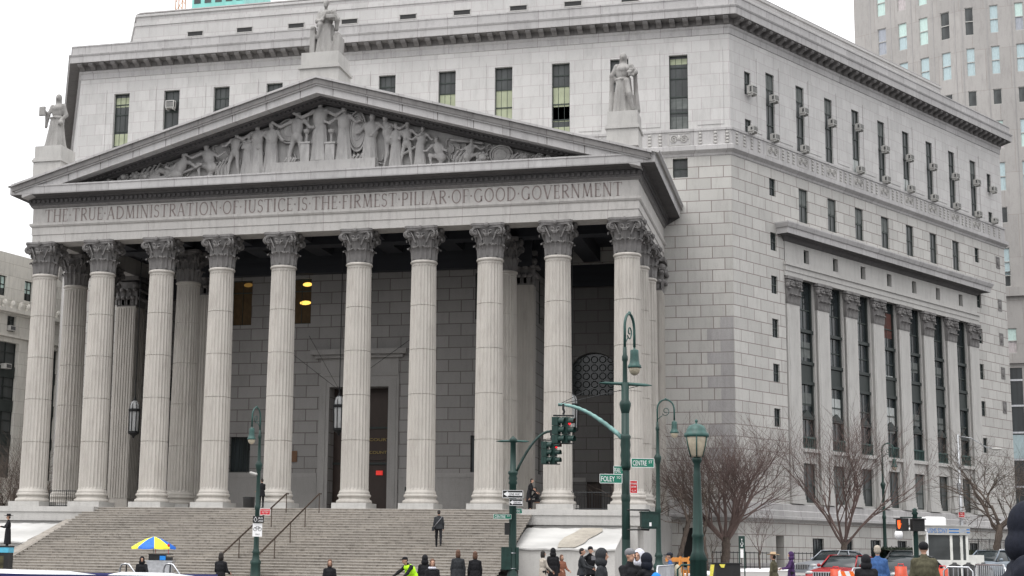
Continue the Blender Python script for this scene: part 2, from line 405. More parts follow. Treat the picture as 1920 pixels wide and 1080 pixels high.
# quoins of greyer stone up the corner and scattered on the front
mb = MB(TF); rq = random.Random(4)
for k in range(13):
    z = 6.37 + .7 * k; wd = 1.55 if k % 2 else .78
    mb.box(XR - wd - .02, XR - .03, 0, .012, z + .02, z + .68, 'y-')
for k in range(5):
    u = 17.6 + rq.random() * 2; z = .07 + .7 * rq.randint(9, 26); 
cput(mb, 'corner_quoins', 'dark stone')

# side wall
holes = [(c - .49, c + .49, 26.97, 31.3) for c in TALL]
for c in SMALL: holes += [(c - .35, c + .35, 29.35, 30.8), (c - .35, c + .35, 26.97, 27.8)]
mb = MB(TS); mb.wall(0, LS, 26.9, 32.95, holes, .15)
for a, b in zip([SMALL[0]] + TALL, TALL + [SMALL[1]]):
    mb.box(a + 1.0, b - 1.0, 0, .035, 27.15, 31.9, 'y-')
cput(mb, 'upper_side_wall', 'ashlar')
holes = [(c - .54, c + .54, 22.4, 24.57) for c in MIDW] + [(4.47 - .35, 4.47 + .35, 23.5, 24.6), (32.5 - .35, 32.5 + .35, 23.5, 24.6)]
for z0, z1 in STZ: holes += [(4.12, 4.82, z0, z1), (32.15, 32.85, z0, z1)]
holes += [(5.65, 32.0, 4.75, 20.9, 0), (4.0, 4.85, .5, 2.85, .5)]
for i in range(7): c = 8.75 + 3.54 * i; holes.append((c - .65, c + .65, 1.35, 2.75))
mb = MB(TS); mb.wall(0, LS, -1, 26.9, holes, .15)
cput(mb, 'lower_side_wall', 'rust')
mb = MB(TS); mb.box(3.95, 4.9, -.52, -.5, .4, 2.9); cput(mb, 'side_door', 'wood')
# recessed bays with pilasters
mb = MB(TS)
for i, (a, b) in enumerate(BAY):
    mb.wall(a, b, 4.75, 18.75, [(a + .1, b - .1, 8.2, 18.75, .22), (a + .22, b - .22, 4.9, 7.3, .22)], .22, -.15)
    mb.poly([(a, 0, 4.75), (a, -.15, 4.75), (a, -.15, 18.75), (a, 0, 18.75)]); mb.poly([(b, 0, 4.75), (b, 0, 18.75), (b, -.15, 18.75), (b, -.15, 4.75)])
    mb.box(a + .003, b - .003, -.15, .04, 7.98, 8.2)
mb.box(5.65, 32, -.36, -.3, 18.72, 18.8)
cput(mb, 'bay_walls', 'stone')
mb = MB(TS)
mb.wall(5.65, 32.0, 18.75, 20.95, [(8.2 + 3.54 * i - .31, 8.2 + 3.54 * i + .31, 19.8, 20.65) for i in range(7)], .3, .03)
mb.box(5.55, 32.1, .0, .10, 18.70, 19.02); mb.box(5.53, 32.12, .0, .15, 19.02, 19.36); mb.box(5.5, 32.15, 0, .24, 19.36, 19.56)
cput(mb, 'side_entablature', 'stone')
def sp(u, n): p = TS(u, n, 0); return (p[0], p[1])
mb = MB(); mb.sweep([sp(5.6, -.02), sp(5.6, .0), sp(32.05, 0), sp(32.05, -.02)], [(.78, 21.17), (.80, 21.5), (.88, 21.55), (.98, 21.78), (.98, 21.86), (0, 21.98)])
cput(mb, 'side_cornice', 'cornice')
mb = MB(); mb.sweep([sp(5.6, -.02), sp(5.6, .0), sp(32.05, 0), sp(32.05, -.02)], [(.0, 20.85), (.12, 20.95), (.2, 21.05), (.26, 21.15), (.78, 21.17)]); cput(mb, 'side_cornice_soffit', 'soot_shade')  # underside darkened by colour, standing for its shade
for i in range(8):
    mb = MB(TS); a = PIL[i]
    mb.box(a, a + PW, -.1, .07, 5.55, 17.0); mb.box(a + .14, a + PW - .14, .07, .09, 5.9, 16.7, 'y-')
    mb.box(a - .08, a + PW + .08, -.1, .17, 4.78, 5.05); mb.box(a - .05, a + PW + .05, -.1, .13, 5.05, 5.3); mb.box(a - .02, a + PW + .02, -.1, .10, 5.3, 5.55)
    p = cput(mb, 'pilaster', 'stone')
    # flat corinthian capital
    mb = MB(TS); c = a + PW / 2; hw = PW / 2
    rows = []
    for z, e in ((16.98, .0), (17.1, .03), (18.1, .05), (18.45, .14)):
        rows.append([(c - hw - e, -.1, z), (c - hw - e, .09 + e, z), (c + hw + e, .09 + e, z), (c + hw + e, -.1, z)])
    mb.grid(rows, cap1=True)
    for lvl, (zb, h_, nL) in enumerate(((17.02, .55, 3), (17.35, .8, 2))):
        for k in range(nL):
            x = c + (k - (nL - 1) / 2) * (PW / nL) * (1 if lvl == 0 else .9); lw = PW / nL * .46
            prof = [(0, .11), (.5, .14), (.8, .18), (1.0, .30), (.93, .36), (.84, .33)]
            mb.grid([[(x - lw * q, n_ - .03, zb + t * h_), (x, n_ + .03, zb + t * h_), (x + lw * q, n_ - .03, zb + t * h_)] for (t, n_), q in zip(prof, (.8, 1, 1, .9, .6, .3))])
    for sgn in (-1, 1):
        pts = []
        for k in range(22):
            t = k / 21 * 3.3 * math.pi; r = .20 * (1 - k / 27); pts.append((c + sgn * (hw * .78 + r * math.cos(t + 2.2) * 1), .24, 18.28 + r * math.sin(t + 2.2)))
        mb.tube(pts, .045, 5)
        mb.ell((c + sgn * (hw + .03), .13, 18.12), (.13, .15, .17), 8, 6); mb.ell((c + sgn * .2, .2, 18.3), (.11, .09, .12), 8, 6)
        mb.ell((c + sgn * (hw - .05), .26, 17.9), (.14, .10, .07), 8, 5)
    mb.ell((c, .28, 18.55), (.14, .1, .13), 8, 6)
    mb.box(c - hw - .16, c + hw + .16, -.1, .26, 18.5, 18.68)
    cput(mb, 'capital', 'weath_shade', p)
# ledge over basement, both faces
LEDGE = [(0, 4.75), (.12, 4.7), (.12, 4.35), (.2, 4.3), (.2, 4.0), (.34, 3.97), (.34, 3.82), (.05, 3.7), (.05, 3.66)]
mb = MB(); mb.sweep([A_, B_, (-17.6, YW)], LEDGE); cput(mb, 'base_ledge', 'cornice')
mb = MB(); mb.sweep([(17.6, YW), C_, D_, (D_[0] - .5, D_[1] + .866)], [(0, 4.75), (.12, 4.7), (.12, 4.35), (.2, 4.3), (.2, 4.0), (.34, 3.97), (.34, 3.82), (.05, 3.7), (.05, 3.66)])
cput(mb, 'base_ledge', 'cornice')
mb = MB(); mb.sweep([(19.3, YW), C_, sp(3.9, 0)], [(.02, 1.25), (.06, 1.2), (.06, -.5)]); cput(mb, 'plinth_course', 'dark stone')
mb = MB(); mb.sweep([sp(5.0, 0), D_], [(.02, 1.25), (.06, 1.2), (.06, -.5)])
cput(mb, 'plinth_course', 'dark stone')

# remaining faces of the hexagon, roof, belt, cornice, parapet, attic
mb = MB()
for a, b in ((D_, E_), (E_, G_), (G_, A_), (A_, B_)):
    mb.poly([(*a, -1), (*b, -1), (*b, 34.6), (*a, 34.6)], [(0, 0), (38, 0), (38, 35), (0, 35)])
cput(mb, 'rear_wall', 'ashlar')
mb = MB(); mb.sweep(HEX, [(.0, 25.2), (.06, 25.25), (.1, 25.36), (.28, 25.5), (.32, 25.54), (.32, 25.8), (.1, 25.9), (.1, 26.72), (.16, 26.76), (.16, 26.9), (0, 26.95)], True)
cput(mb, 'belt_course', 'cornice')
mb = MB(); mb.sweep(HEX, [(.0, 32.74), (.05, 32.78), (.05, 33.12), (.12, 33.2), (.14, 33.3)], True); cput(mb, 'bed_mould', 'cornice')
mb = MB(); mb.sweep(HEX, [(.80, 33.70), (.82, 33.72), (.82, 34.12), (.86, 34.16), (.90, 34.24), (.90, 34.29), (.70, 34.33), (.70, 34.82), (.74, 34.84), (.74, 34.92), (.2, 34.95), (.2, 34.2)], True)
cput(mb, 'main_cornice', 'cornice')
mb = MB(); mb.sweep(HEX, [(.14, 33.3), (.14, 33.68), (.80, 33.70)], True)
def modillion(T, u):
    w_ = .16
    pr = [(.14, 33.69), (.74, 33.69), (.74, 33.6), (.66, 33.5), (.5, 33.48), (.36, 33.42), (.27, 33.34), (.14, 33.32)]
    mbm.T = T
    for s_ in (-w_, w_): mbm.poly([(u + s_, o, z) for o, z in pr])
    for (o0, z0), (o1, z1) in zip(pr, pr[1:]): mbm.poly([(u - w_, o0, z0), (u + w_, o0, z0), (u + w_, o1, z1), (u - w_, o1, z1)])
mbm = mb
for k in range(54): modillion(TF, -21.4 + .807 * k)
for k in range(46): modillion(TS, .4 + .807 * k)
cput(mb, 'modillion_band', 'weath_shade')  # soffit shade between the blocks, and grime, put into the colour
def hexin(d):
    cx, cy = (XL + XR) / 2, YW + .866 * LS; out = []
    n = len(HEX); P = [Vector(p) for p in HEX]
    for i in range(n):
        d0 = (P[i] - P[i - 1]).normalized(); d1 = (P[(i + 1) % n] - P[i]).normalized()
        m_ = Vector((d0.y, -d0.x)) + Vector((d1.y, -d1.x)); m_ = m_ / m_.length_squared * 2
        q = P[i] - m_ * d; out.append((q.x, q.y))
    return out
mb = MB(); mb.poly([(*p, 34.2) for p in HEX]); mb.poly([(*p, 38.6) for p in hexin(3.6)]); cput(mb, 'roof', 'dark stone')
H2 = hexin(3.5)
mb = MB(); mb.sweep(H2, [(0, 34.1), (0, 37.6), (.06, 37.64), (.06, 37.85), (-.1, 37.9), (-.1, 38.3), (.0, 38.34), (.0, 38.5), (-.25, 38.52), (-.25, 38.75), (-.6, 38.77)], True)
ax = H2[0][0]
cput(mb, 'attic', 'ashlar')
for x in (-15.0, -11.35, -7.6, -3.8, 0.3, 4.0, 7.8, 11.4, 15.1):
    mb = MB(TY(H2[0][1])); mb.box(x - .55, x + .55, 0, .004, 36.62, 36.92, 'y-'); av = cput(mb, 'attic_vent', 'black')
    mb = MB(TY(H2[0][1])); mb.box(x - .55, x + .55, .004, .03, 36.56, 36.62); mb.box(x - .6, x - .55, .004, .03, 36.56, 36.97); mb.box(x + .55, x + .6, .004, .03, 36.56, 36.97); mb.box(x - .6, x + .6, .004, .05, 36.92, 36.97); cput(mb, 'vent_frame', 'stone', av)


# carved panels on the belt course
def scroll_panel(T, c, z=26.3, wd=.6):
    m_ = MB(T)
    for s_ in (-1, 1):
        m_.tube([(c + s_ * wd * .52 + .24 * (1 - k / 26) * math.cos(k * .55), .13, z + .26 * (1 - k / 26) * math.sin(k * .55)) for k in range(22)], .035, 5)
    m_.ell((c, .12, z + .1), (.10, .06, .17), 8, 5)
    for a, b in ((-.95, .36), (-.95, -.36)): m_.box(c - wd * 1.1, c + wd * 1.1, .1, .13, z + b - .02, z + b + .02)
    m_.box(c - wd * 1.1, c - wd * 1.03, .1, .13, z - .36, z + .36); m_.box(c + wd * 1.03, c + wd * 1.1, .1, .13, z - .36, z + .36)
    cput(m_, 'carved_panel', 'stone')
def balusters(T, cs, z=26.3):
    m_ = MB(T)
    for c in cs:
        for j in range(4): m_.ell((c, .13, z - .3 + j * .2), (.10, .045, .075), 8, 5)
        m_.box(c - .13, c - .11, .1, .12, z - .38, z + .38); m_.box(c + .11, c + .13, .1, .12, z - .38, z + .38)
    return m_
for c in FW: scroll_panel(TF, c)
for g_ in [[c + d] for c in FW[:-1] for d in (1.2, 1.83, 2.46)] + [[q] for q in (19.7, 20.6, 21.3, -19.7, -20.6, -21.3)]: cput(balusters(TF, g_), 'belt_ornament', 'stone')
for c in TALL: scroll_panel(TS, c)
for g_ in [[c + d] for c in TALL[:-1] for d in (1.15, 1.76, 2.37)] + [[q] for q in (.5, 1.3, 2.1, 2.9, 33.6, 34.5, 35.4, 36.3)]: cput(balusters(TS, g_), 'belt_ornament', 'stone')
for z in (24.0, 20.7, 18.1, 15.5, 12.9):
    mb = MB(TS); mb.box(35.7, 36.35, 0, .03, z - .45, z + .45); mb.ell((36.02, .04, z), (.2, .08, .3), 8, 6); mb.box(35.75, 36.3, .03, .05, z + .3, z + .4)
    cput(mb, 'carved_plaque', 'weath_shade')

# ------------------------------------------------------------------ windows
TSB = lambda u, n, z: TS(u, n + .22, z)
rw = random.Random(11)
def window(T, u0, u1, z0, z1, n, sash=(1,), vb=1, glass='glass', blinds=(), frame='frame', fw=.05, sill=False):
    """frame with bars, pane and blinds behind; n = plane of the pane"""
    m_ = MB(T); f = fw
    m_.box(u0, u0 + f, n, n + .05, z0, z1); m_.box(u1 - f, u1, n, n + .05, z0, z1)
    m_.box(u0 + f, u1 - f, n, n + .05, z0, z0 + f); m_.box(u0 + f, u1 - f, n, n + .05, z1 - f, z1)
    for z in sash: m_.box(u0 + f, u1 - f, n, n + .055, z - .035, z + .035)
    for k in range(vb):
        u = u0 + (u1 - u0) * (k + 1) / (vb + 1); m_.box(u - .012, u + .012, n, n + .035, z0 + f, z1 - f)
    wo_ = cput(m_, 'window', frame)
    m_ = MB(T); m_.poly([(u0, n + .004, z0), (u1, n + .004, z0), (u1, n + .004, z1), (u0, n + .004, z1)]); cput(m_, 'pane', glass, wo_)
    for a, b, mat in blinds:
        m_ = MB(T); m_.box(u0 + f, u1 - f, n + .008, n + .014, a, b); cput(m_, 'blind', mat, wo_)
    if sill:
        m_ = MB(T); m_.box(u0 - .1, u1 + .1, n, n + .36, z0 - .12, z0 - .003); cput(m_, 'sill', 'stone', wo_)
    return wo_
fb = {0: [(26.99, 28.9, 'blind'), (30.75, 31.4, 'blind')], 1: [], 2: [], 5: [], 6: [(27, 30.15, 'blind')], 7: [(27, 30.2, 'blind')], 8: [(27.0, 27.6, 'blind'), (27.95, 30.15, 'blind'), (28.0, 28.9, 'paleblind')], 10: [(28.3, 28.95, 'dimblind'), (31.1, 31.45, 'blind'), (27.0, 27.8, 'dimblind')]}
for i, c in enumerate(FW):
    window(TF, c - .56, c + .56, 26.97, 31.63, -.28, (28.05, 29.05, 30.2, 30.9), 2 if i != 1 else 1, 'glass2', fb.get(i, []))
window(TF, 18.04, 18.93, 23.97, 25.15, -.28, (24.56,), 1, 'glass2')
for i, c in enumerate(TALL):
    bl_ = []
    if rw.random() < .5: bl_.append((30.2, 31.2, 'dimblind' if rw.random() < .6 else 'paleblind'))
    if rw.random() < .4: bl_.append((27.0, 27.9, 'paleblind'))
    window(TS, c - .49, c + .49, 26.97, 31.3, -.15, (28.0, 29.3, 30.3), 1, 'glass2', bl_)
for c in SMALL:
    window(TS, c - .35, c + .35, 29.35, 30.8, -.15, (30.1,), 1, 'glass2'); window(TS, c - .35, c + .35, 26.97, 27.8, -.15, (27.4,), 1, 'glass2')
for c in MIDW: window(TS, c - .54, c + .54, 22.4, 24.57, -.15, (23.5,), 1, 'glass2', [(23.6, 24.5, 'dimblind')] if rw.random() < .4 else [])
for c in (4.47, 32.5):
    window(TS, c - .35, c + .35, 23.5, 24.6, -.15, (24.05,), 1, 'glass')
    for z0, z1 in STZ: window(TS, c - .35, c + .35, z0, z1, -.15, ((z0 + z1) / 2,), 1, 'glass')
for i in range(7):
    c = 8.2 + 3.54 * i; window(TS, c - .31, c + .31, 19.8, 20.65, -.27, (), 1, 'glass')
    c = 8.75 + 3.54 * i; window(TS, c - .65, c + .65, 1.35, 2.75, -.15, (), 3, 'glass', (), 'iron')
    a, b = BAY[i]
    bl_ = []
    if i == 3: bl_ = [(16.3, 18.0, 'redblind'), (13.0, 13.75, 'paleblind'), (9.9, 11.6, 'paleblind')]
    if i == 1: bl_ = [(10.2, 11.6, 'paleblind')]
    if i == 0: bl_ = [(13.9, 14.9, 'dimblind'), (10.9, 11.7, 'dimblind')]
    if i in (4, 5): bl_ = [(14.3, 15.0, 'dimblind'), (10.6, 11.4, 'dimblind')]
    wo_ = window(TSB, a + .1, b - .1, 8.2, 18.75, -.59, (16.9, 15.6, 14.5, 13.5, 11.0), 1, 'glass', bl_, 'frame', .07)
    m_ = MB(TSB)
    for z in (15.55, 13.55, 12.3): m_.box(a + .11, b - .11, -.57, -.42, z - .1, z + .1)
    m_.box(a + .3, b - .3, -.57, -.5, 12.4, 13.4); m_.box(a + .2, a + .32, -.57, -.46, 8.3, 18.6); m_.box(b - .32, b - .2, -.57, -.46, 8.3, 18.6)
    c = (a + b) / 2
    m_.poly([(c - .75, -.40, 10.15), (c + .75, -.40, 10.15), (c, -.40, 10.6)]); m_.poly([(c - .75, -.58, 10.15), (c - .75, -.40, 10.15), (c, -.40, 10.6), (c, -.58, 10.6)]); m_.poly([(c + .75, -.58, 10.15), (c + .75, -.40, 10.15), (c, -.40, 10.6), (c, -.58, 10.6)])
    m_.box(c - .8, c + .8, -.57, -.38, 10.03, 10.13)
    for s_ in (-1, 1): m_.ell((c + s_ * .7, -.42, 10.3), (.07, .07, .14), 6, 5)
    cput(m_, 'spandrel', 'bronze', wo_)
    m_ = MB(TSB); m_.box(a + .15, b - .15, -.45, -.38, 8.85, 8.95); m_.box(a + .15, b - .15, -.45, -.38, 8.2, 8.3)
    for k in range(9): q = a + .2 + k * (b - a - .4) / 8; m_.box(q - .03, q + .03, -.44, -.40, 8.3, 8.85)
    cput(m_, 'balustrade', 'teal', wo_)
    window(TSB, a + .22, b - .22, 4.9, 7.3, -.59, (6.0,), 1, 'glass2', [(5.0, 7.2, 'dimblind')] if i in (1, 4) else [])

# ------------------------------------------------------------------ portico floor, inner walls
mb = MB(); mb.box(-17.75, 17.75, -1.885, 12.6, .2, ZF); cput(mb, 'porch_floor', 'stone')
TC = TY(7.3)
mb = MB(TC)
chol = [(c - .65, c + .65, 15.0, 17.75, .2) for c in (-7.6, -3.8, 0, 3.8, 7.6)] + [(-8.05, -6.75, 6.15, 8.25, .25), (6.75, 8.05, 6.15, 8.25, .25), (-1.82, 1.82, ZF, 11.15, .9)]
mb.wall(-10.3, 10.3, ZF, 19.6, chol, .2)
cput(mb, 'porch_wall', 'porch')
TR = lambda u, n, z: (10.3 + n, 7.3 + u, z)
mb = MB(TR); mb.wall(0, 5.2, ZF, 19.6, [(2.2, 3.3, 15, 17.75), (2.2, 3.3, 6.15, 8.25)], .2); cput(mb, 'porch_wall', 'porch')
window(TR, 2.2, 3.3, 15, 17.75, -.2, (16.4,), 1); window(TR, 2.2, 3.3, 6.15, 8.25, -.2, (7.2,), 1)
TRL = lambda u, n, z: (-10.3 - n, 7.3 + u, z)
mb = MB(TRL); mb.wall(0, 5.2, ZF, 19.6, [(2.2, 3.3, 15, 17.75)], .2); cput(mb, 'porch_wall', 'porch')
window(TRL, 2.2, 3.3, 15, 17.75, -.2, (16.4,), 1)
TWG = TY(12.4)
for s_ in (-1, 1):
    u0, u1 = (10.3, 16.3) if s_ > 0 else (-16.3, -10.3); ca = 13.1 * s_
    mb = MB(TWG); mb.wall(u0, u1, ZF, 19.6, [(ca - 1.6, ca + 1.6, 11.0, 13.6, .35), (ca - .45, ca + .45, ZF, 5.85, .3)], .3)
    # arch spandrels
    n = 14
    for k in range(n):
        t0, t1 = math.pi * k / n, math.pi * (k + 1) / n
        f = lambda t: (ca + 1.6 * math.cos(t), 11.99 + 1.6 * math.sin(t))
        (x0, z0), (x1, z1) = f(t0), f(t1); mb.poly([(x0, 0, z0), (x1, 0, z1), (x1, 0, 13.6), (x0, 0, 13.6)]); mb.poly([(x0, 0, z0), (x1, 0, z1), (x1, -.35, z1), (x0, -.35, z0)])
        for r0, r1, nn0, nn1 in ((1.62, 1.62, 0, .07), (1.62, 2.15, .07, .05), (2.15, 2.15, .05, 0)):
            g = lambda t, r, q: (ca + r * math.cos(t), q, 11.99 + r * math.sin(t))
            mb.poly([g(t0, r0, nn0), g(t1, r0, nn0), g(t1, r1, nn1), g(t0, r1, nn1)])
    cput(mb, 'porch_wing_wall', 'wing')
    mb = MB(TWG); mb.box(ca - 1.62, ca + 1.62, -.36, -.33, 10.95, 13.62)
    wo_ = cput(mb, 'lunette', 'glass')
    mb = MB(TWG)
    for kx in range(-3, 4):
        for kz in range(5): 
            cx_, cz_ = ca + kx * .5, 11.2 + kz * .5
            mb.tube([(cx_ + .2 * math.cos(q * math.pi / 5), -.3, cz_ + .2 * math.sin(q * math.pi / 5)) for q in range(11)], .03, 4)
    mb.box(ca - 1.6, ca + 1.6, -.32, -.28, 11.0, 11.06)
    cput(mb, 'grille', 'bronze', wo_)
    mb = MB(TWG); mb.box(ca - .46, ca + .46, -.3, -.27, ZF, 5.86); mb.box(ca - .3, ca + .3, -.27, -.25, 4.1, 5.6); cput(mb, 'porch_side_door', 'wood')
for a_, b2 in ((-10.32, -2.5), (2.5, 10.35)):
    mb = MB(TC); mb.box(a_, b2, 0, .05, 5.85, 6.1); mb.box(a_ + .02 * (a_ < 0), b2, 0, .03, ZF, 5.85, 'y-'); cput(mb, 'dado', 'porch plain')
for a_, b2 in ((10.36, 12.6), (13.6, 16.3)): mb = MB(TWG); mb.box(a_, b2, 0, .05, 5.85, 6.1); cput(mb, 'string_course', 'porch plain')

# ceiling with beams
mb = MB(); mb.poly([(-16.4, .6, 19.9), (16.4, .6, 19.9), (16.4, 12.5, 19.9), (-16.4, 12.5, 19.9)])
for x in (-13.14, -9.49, -5.84, -2.19, 2.19, 5.84, 9.49, 13.14): mb.box(x - .5, x + .5, .61, 7.2 if abs(x) < 10 else 12.3, 19.0, 19.89)
for y in (3.65,): mb.box(-16.2, 16.2, y - .5, y + .5, 18.9, 19.88)
mb.box(-10.4, 10.4, 6.75, 7.28, 17.95, 19.88); mb.box(10.4, 16.3, 11.9, 12.39, 17.6, 19.88); mb.box(-16.3, -10.4, 11.9, 12.39, 17.6, 19.88)
mb.box(10.32, 10.85, 7.3, 11.9, 17.95, 19.88); mb.box(-10.85, -10.32, 7.3, 11.9, 17.95, 19.88)
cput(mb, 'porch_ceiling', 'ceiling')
# porch windows
for i, c in enumerate((-7.6, -3.8, 0, 3.8, 7.6)):
    if i < 2:
        wo_ = window(TC, c - .65, c + .65, 15, 17.75, -.2, (17.0,), 1, 'room')
        m_ = MB(TC)
        for du, dz in (((.12, 17.42), (-.05, 16.3)) if i == 1 else ((.1, 17.5),)):
            m_.ell((c + .25 + du * .6, -.185, dz), (.36 if dz < 17 else .30, .012, .13), 12, 6)
        if i == 0: cput(m_, 'lamp', plain('dim lamp', (.28, .16, .04), emit=.3), wo_)
        else: cput(m_, 'lamp', 'warm', wo_)
    else: window(TC, c - .65, c + .65, 15, 17.75, -.2, (17.0,), 1)
for c in (-7.4, 7.4):
    wo_ = window(TC, c - .65, c + .65, 6.15, 8.25, -.24, (), 4, 'glass', (), 'bronze')
# door
mb = MB(TC)
for a, b in ((-2.45, -1.82), (1.82, 2.45)): mb.box(a, b, 0, .12, ZF, 11.78); mb.box(a + (.15 if a < 0 else .2), b - (.2 if a < 0 else .15), .12, .16, ZF, 11.6)
mb.box(-1.82, 1.82, 0, .12, 11.15, 11.78); mb.box(-2.45, 2.45, 0, .17, 11.78, 11.95); mb.box(-2.4, 2.4, 0, .08, 11.95, 12.85)
mb.box(-2.7, 2.7, 0, .3, 12.85, 13.05); mb.box(-2.95, 2.95, 0, .5, 13.05, 13.35)
door = cput(mb, 'doorway', 'porch plain')
mb = MB(TC); mb.box(-1.85, 1.85, -1.0, -.9, ZF, 11.2)
for s_ in (-1, 1): mb.box(min(s_ * .1, s_ * 1.7), max(s_ * .1, s_ * 1.7), -.9, -.84, 4.0, 6.6); mb.box(min(s_ * .1, s_ * 1.7), max(s_ * .1, s_ * 1.7), -.9, -.84, 6.9, 10.9)
cput(mb, 'door', 'wood', door)
mb = MB(TC)
for z in (6.7, 8.8): mb.box(-1.8, 1.8, -.84, -.78, z - .06, z + .06)
mb.box(-.05, .05, -.84, -.78, ZF, 6.7); cput(mb, 'transom', 'bronze', door)
gold = plain('gilt letters', (.30, .22, .07), .4)
for s_, z in (('SUPREME COURT', 8.1), ('NEW YORK COUNTY', 7.35)):
    put(text_mesh(s_, 1, .01, 2.9, .17), 'door_lettering', gold, door, loc=(0.25, 8.09, z))
mb = MB(TC); mb.box(.9, 1.3, -.8, -.74, 6.02, 6.28); ex = cput(mb, 'exit_sign', plain('exit red', (.7, .04, .03), emit=.35), door)
mb = MB(TC); mb.box(-4.2, -3.75, .03, .07, 6.75, 7.4); cput(mb, 'wall_plaque', plain('brown plaque', (.12, .06, .03)), label='brown plaque on the porch wall left of the door')
mb = MB(TC); mb.box(2.9, 3.2, .03, .06, 4.9, 5.3); cput(mb, 'wall_plaque', 'bronze', label='small dark plaque on the porch wall right of the door')

# ------------------------------------------------------------------ columns
def flute_ring(r, z, depth=.045, nf=24, sub=4):
    out = []
    for k in range(nf):
        for j in range(sub):
            t = 2 * math.pi * (k + j / sub) / nf; d = 0 if j == 0 else depth * math.sin(math.pi * (j) / sub)
            out.append(((r - d) * math.cos(t), (r - d) * math.sin(t), z))
    return out
RB, RT = .755, .665
def rad(z): t = (z - 4.6) / (16.95 - 4.6); return RB - (RB - RT) * (t ** 1.6)
mb = MB(); rows = [flute_ring(RB + .07, 4.60, 0), flute_ring(RB + .07, 4.68, 0), flute_ring(RB, 4.80, .0), flute_ring(RB, 4.92, .05)]
for z in [6.0, 7.405, 7.41, 7.44, 7.445, 8.6, 9.82, 9.825, 9.85, 9.855, 11, 12.2, 12.205, 12.23, 12.235, 13.4, 14.57, 14.575, 14.60, 14.605, 15.6, 16.7]:
    g = .035 if (abs((z - 7.425)) < .018 or abs(z - 9.8375) < .015 or abs(z - 12.2175) < .015 or abs(z - 14.5875) < .015) else 0
    rows.append(flute_ring(rad(z) - g, z, .05))
rows += [flute_ring(rad(16.8), 16.78, 0), flute_ring(RT + .0, 16.86, 0), flute_ring(RT + .06, 16.9, 0), flute_ring(RT + .07, 16.96, 0), flute_ring(RT + .03, 17.02, 0)]
mb.grid(rows, True)
prof = [(.92, 4.10), (.95, 4.13), (.955, 4.19), (.93, 4.26), (.86, 4.29), (.82, 4.33), (.82, 4.40), (.86, 4.44), (.89, 4.47), (.89, 4.53), (.86, 4.57), (.80, 4.61)]
mb.lathe(prof, 40)
SHAFT = mb.mesh('column', False)
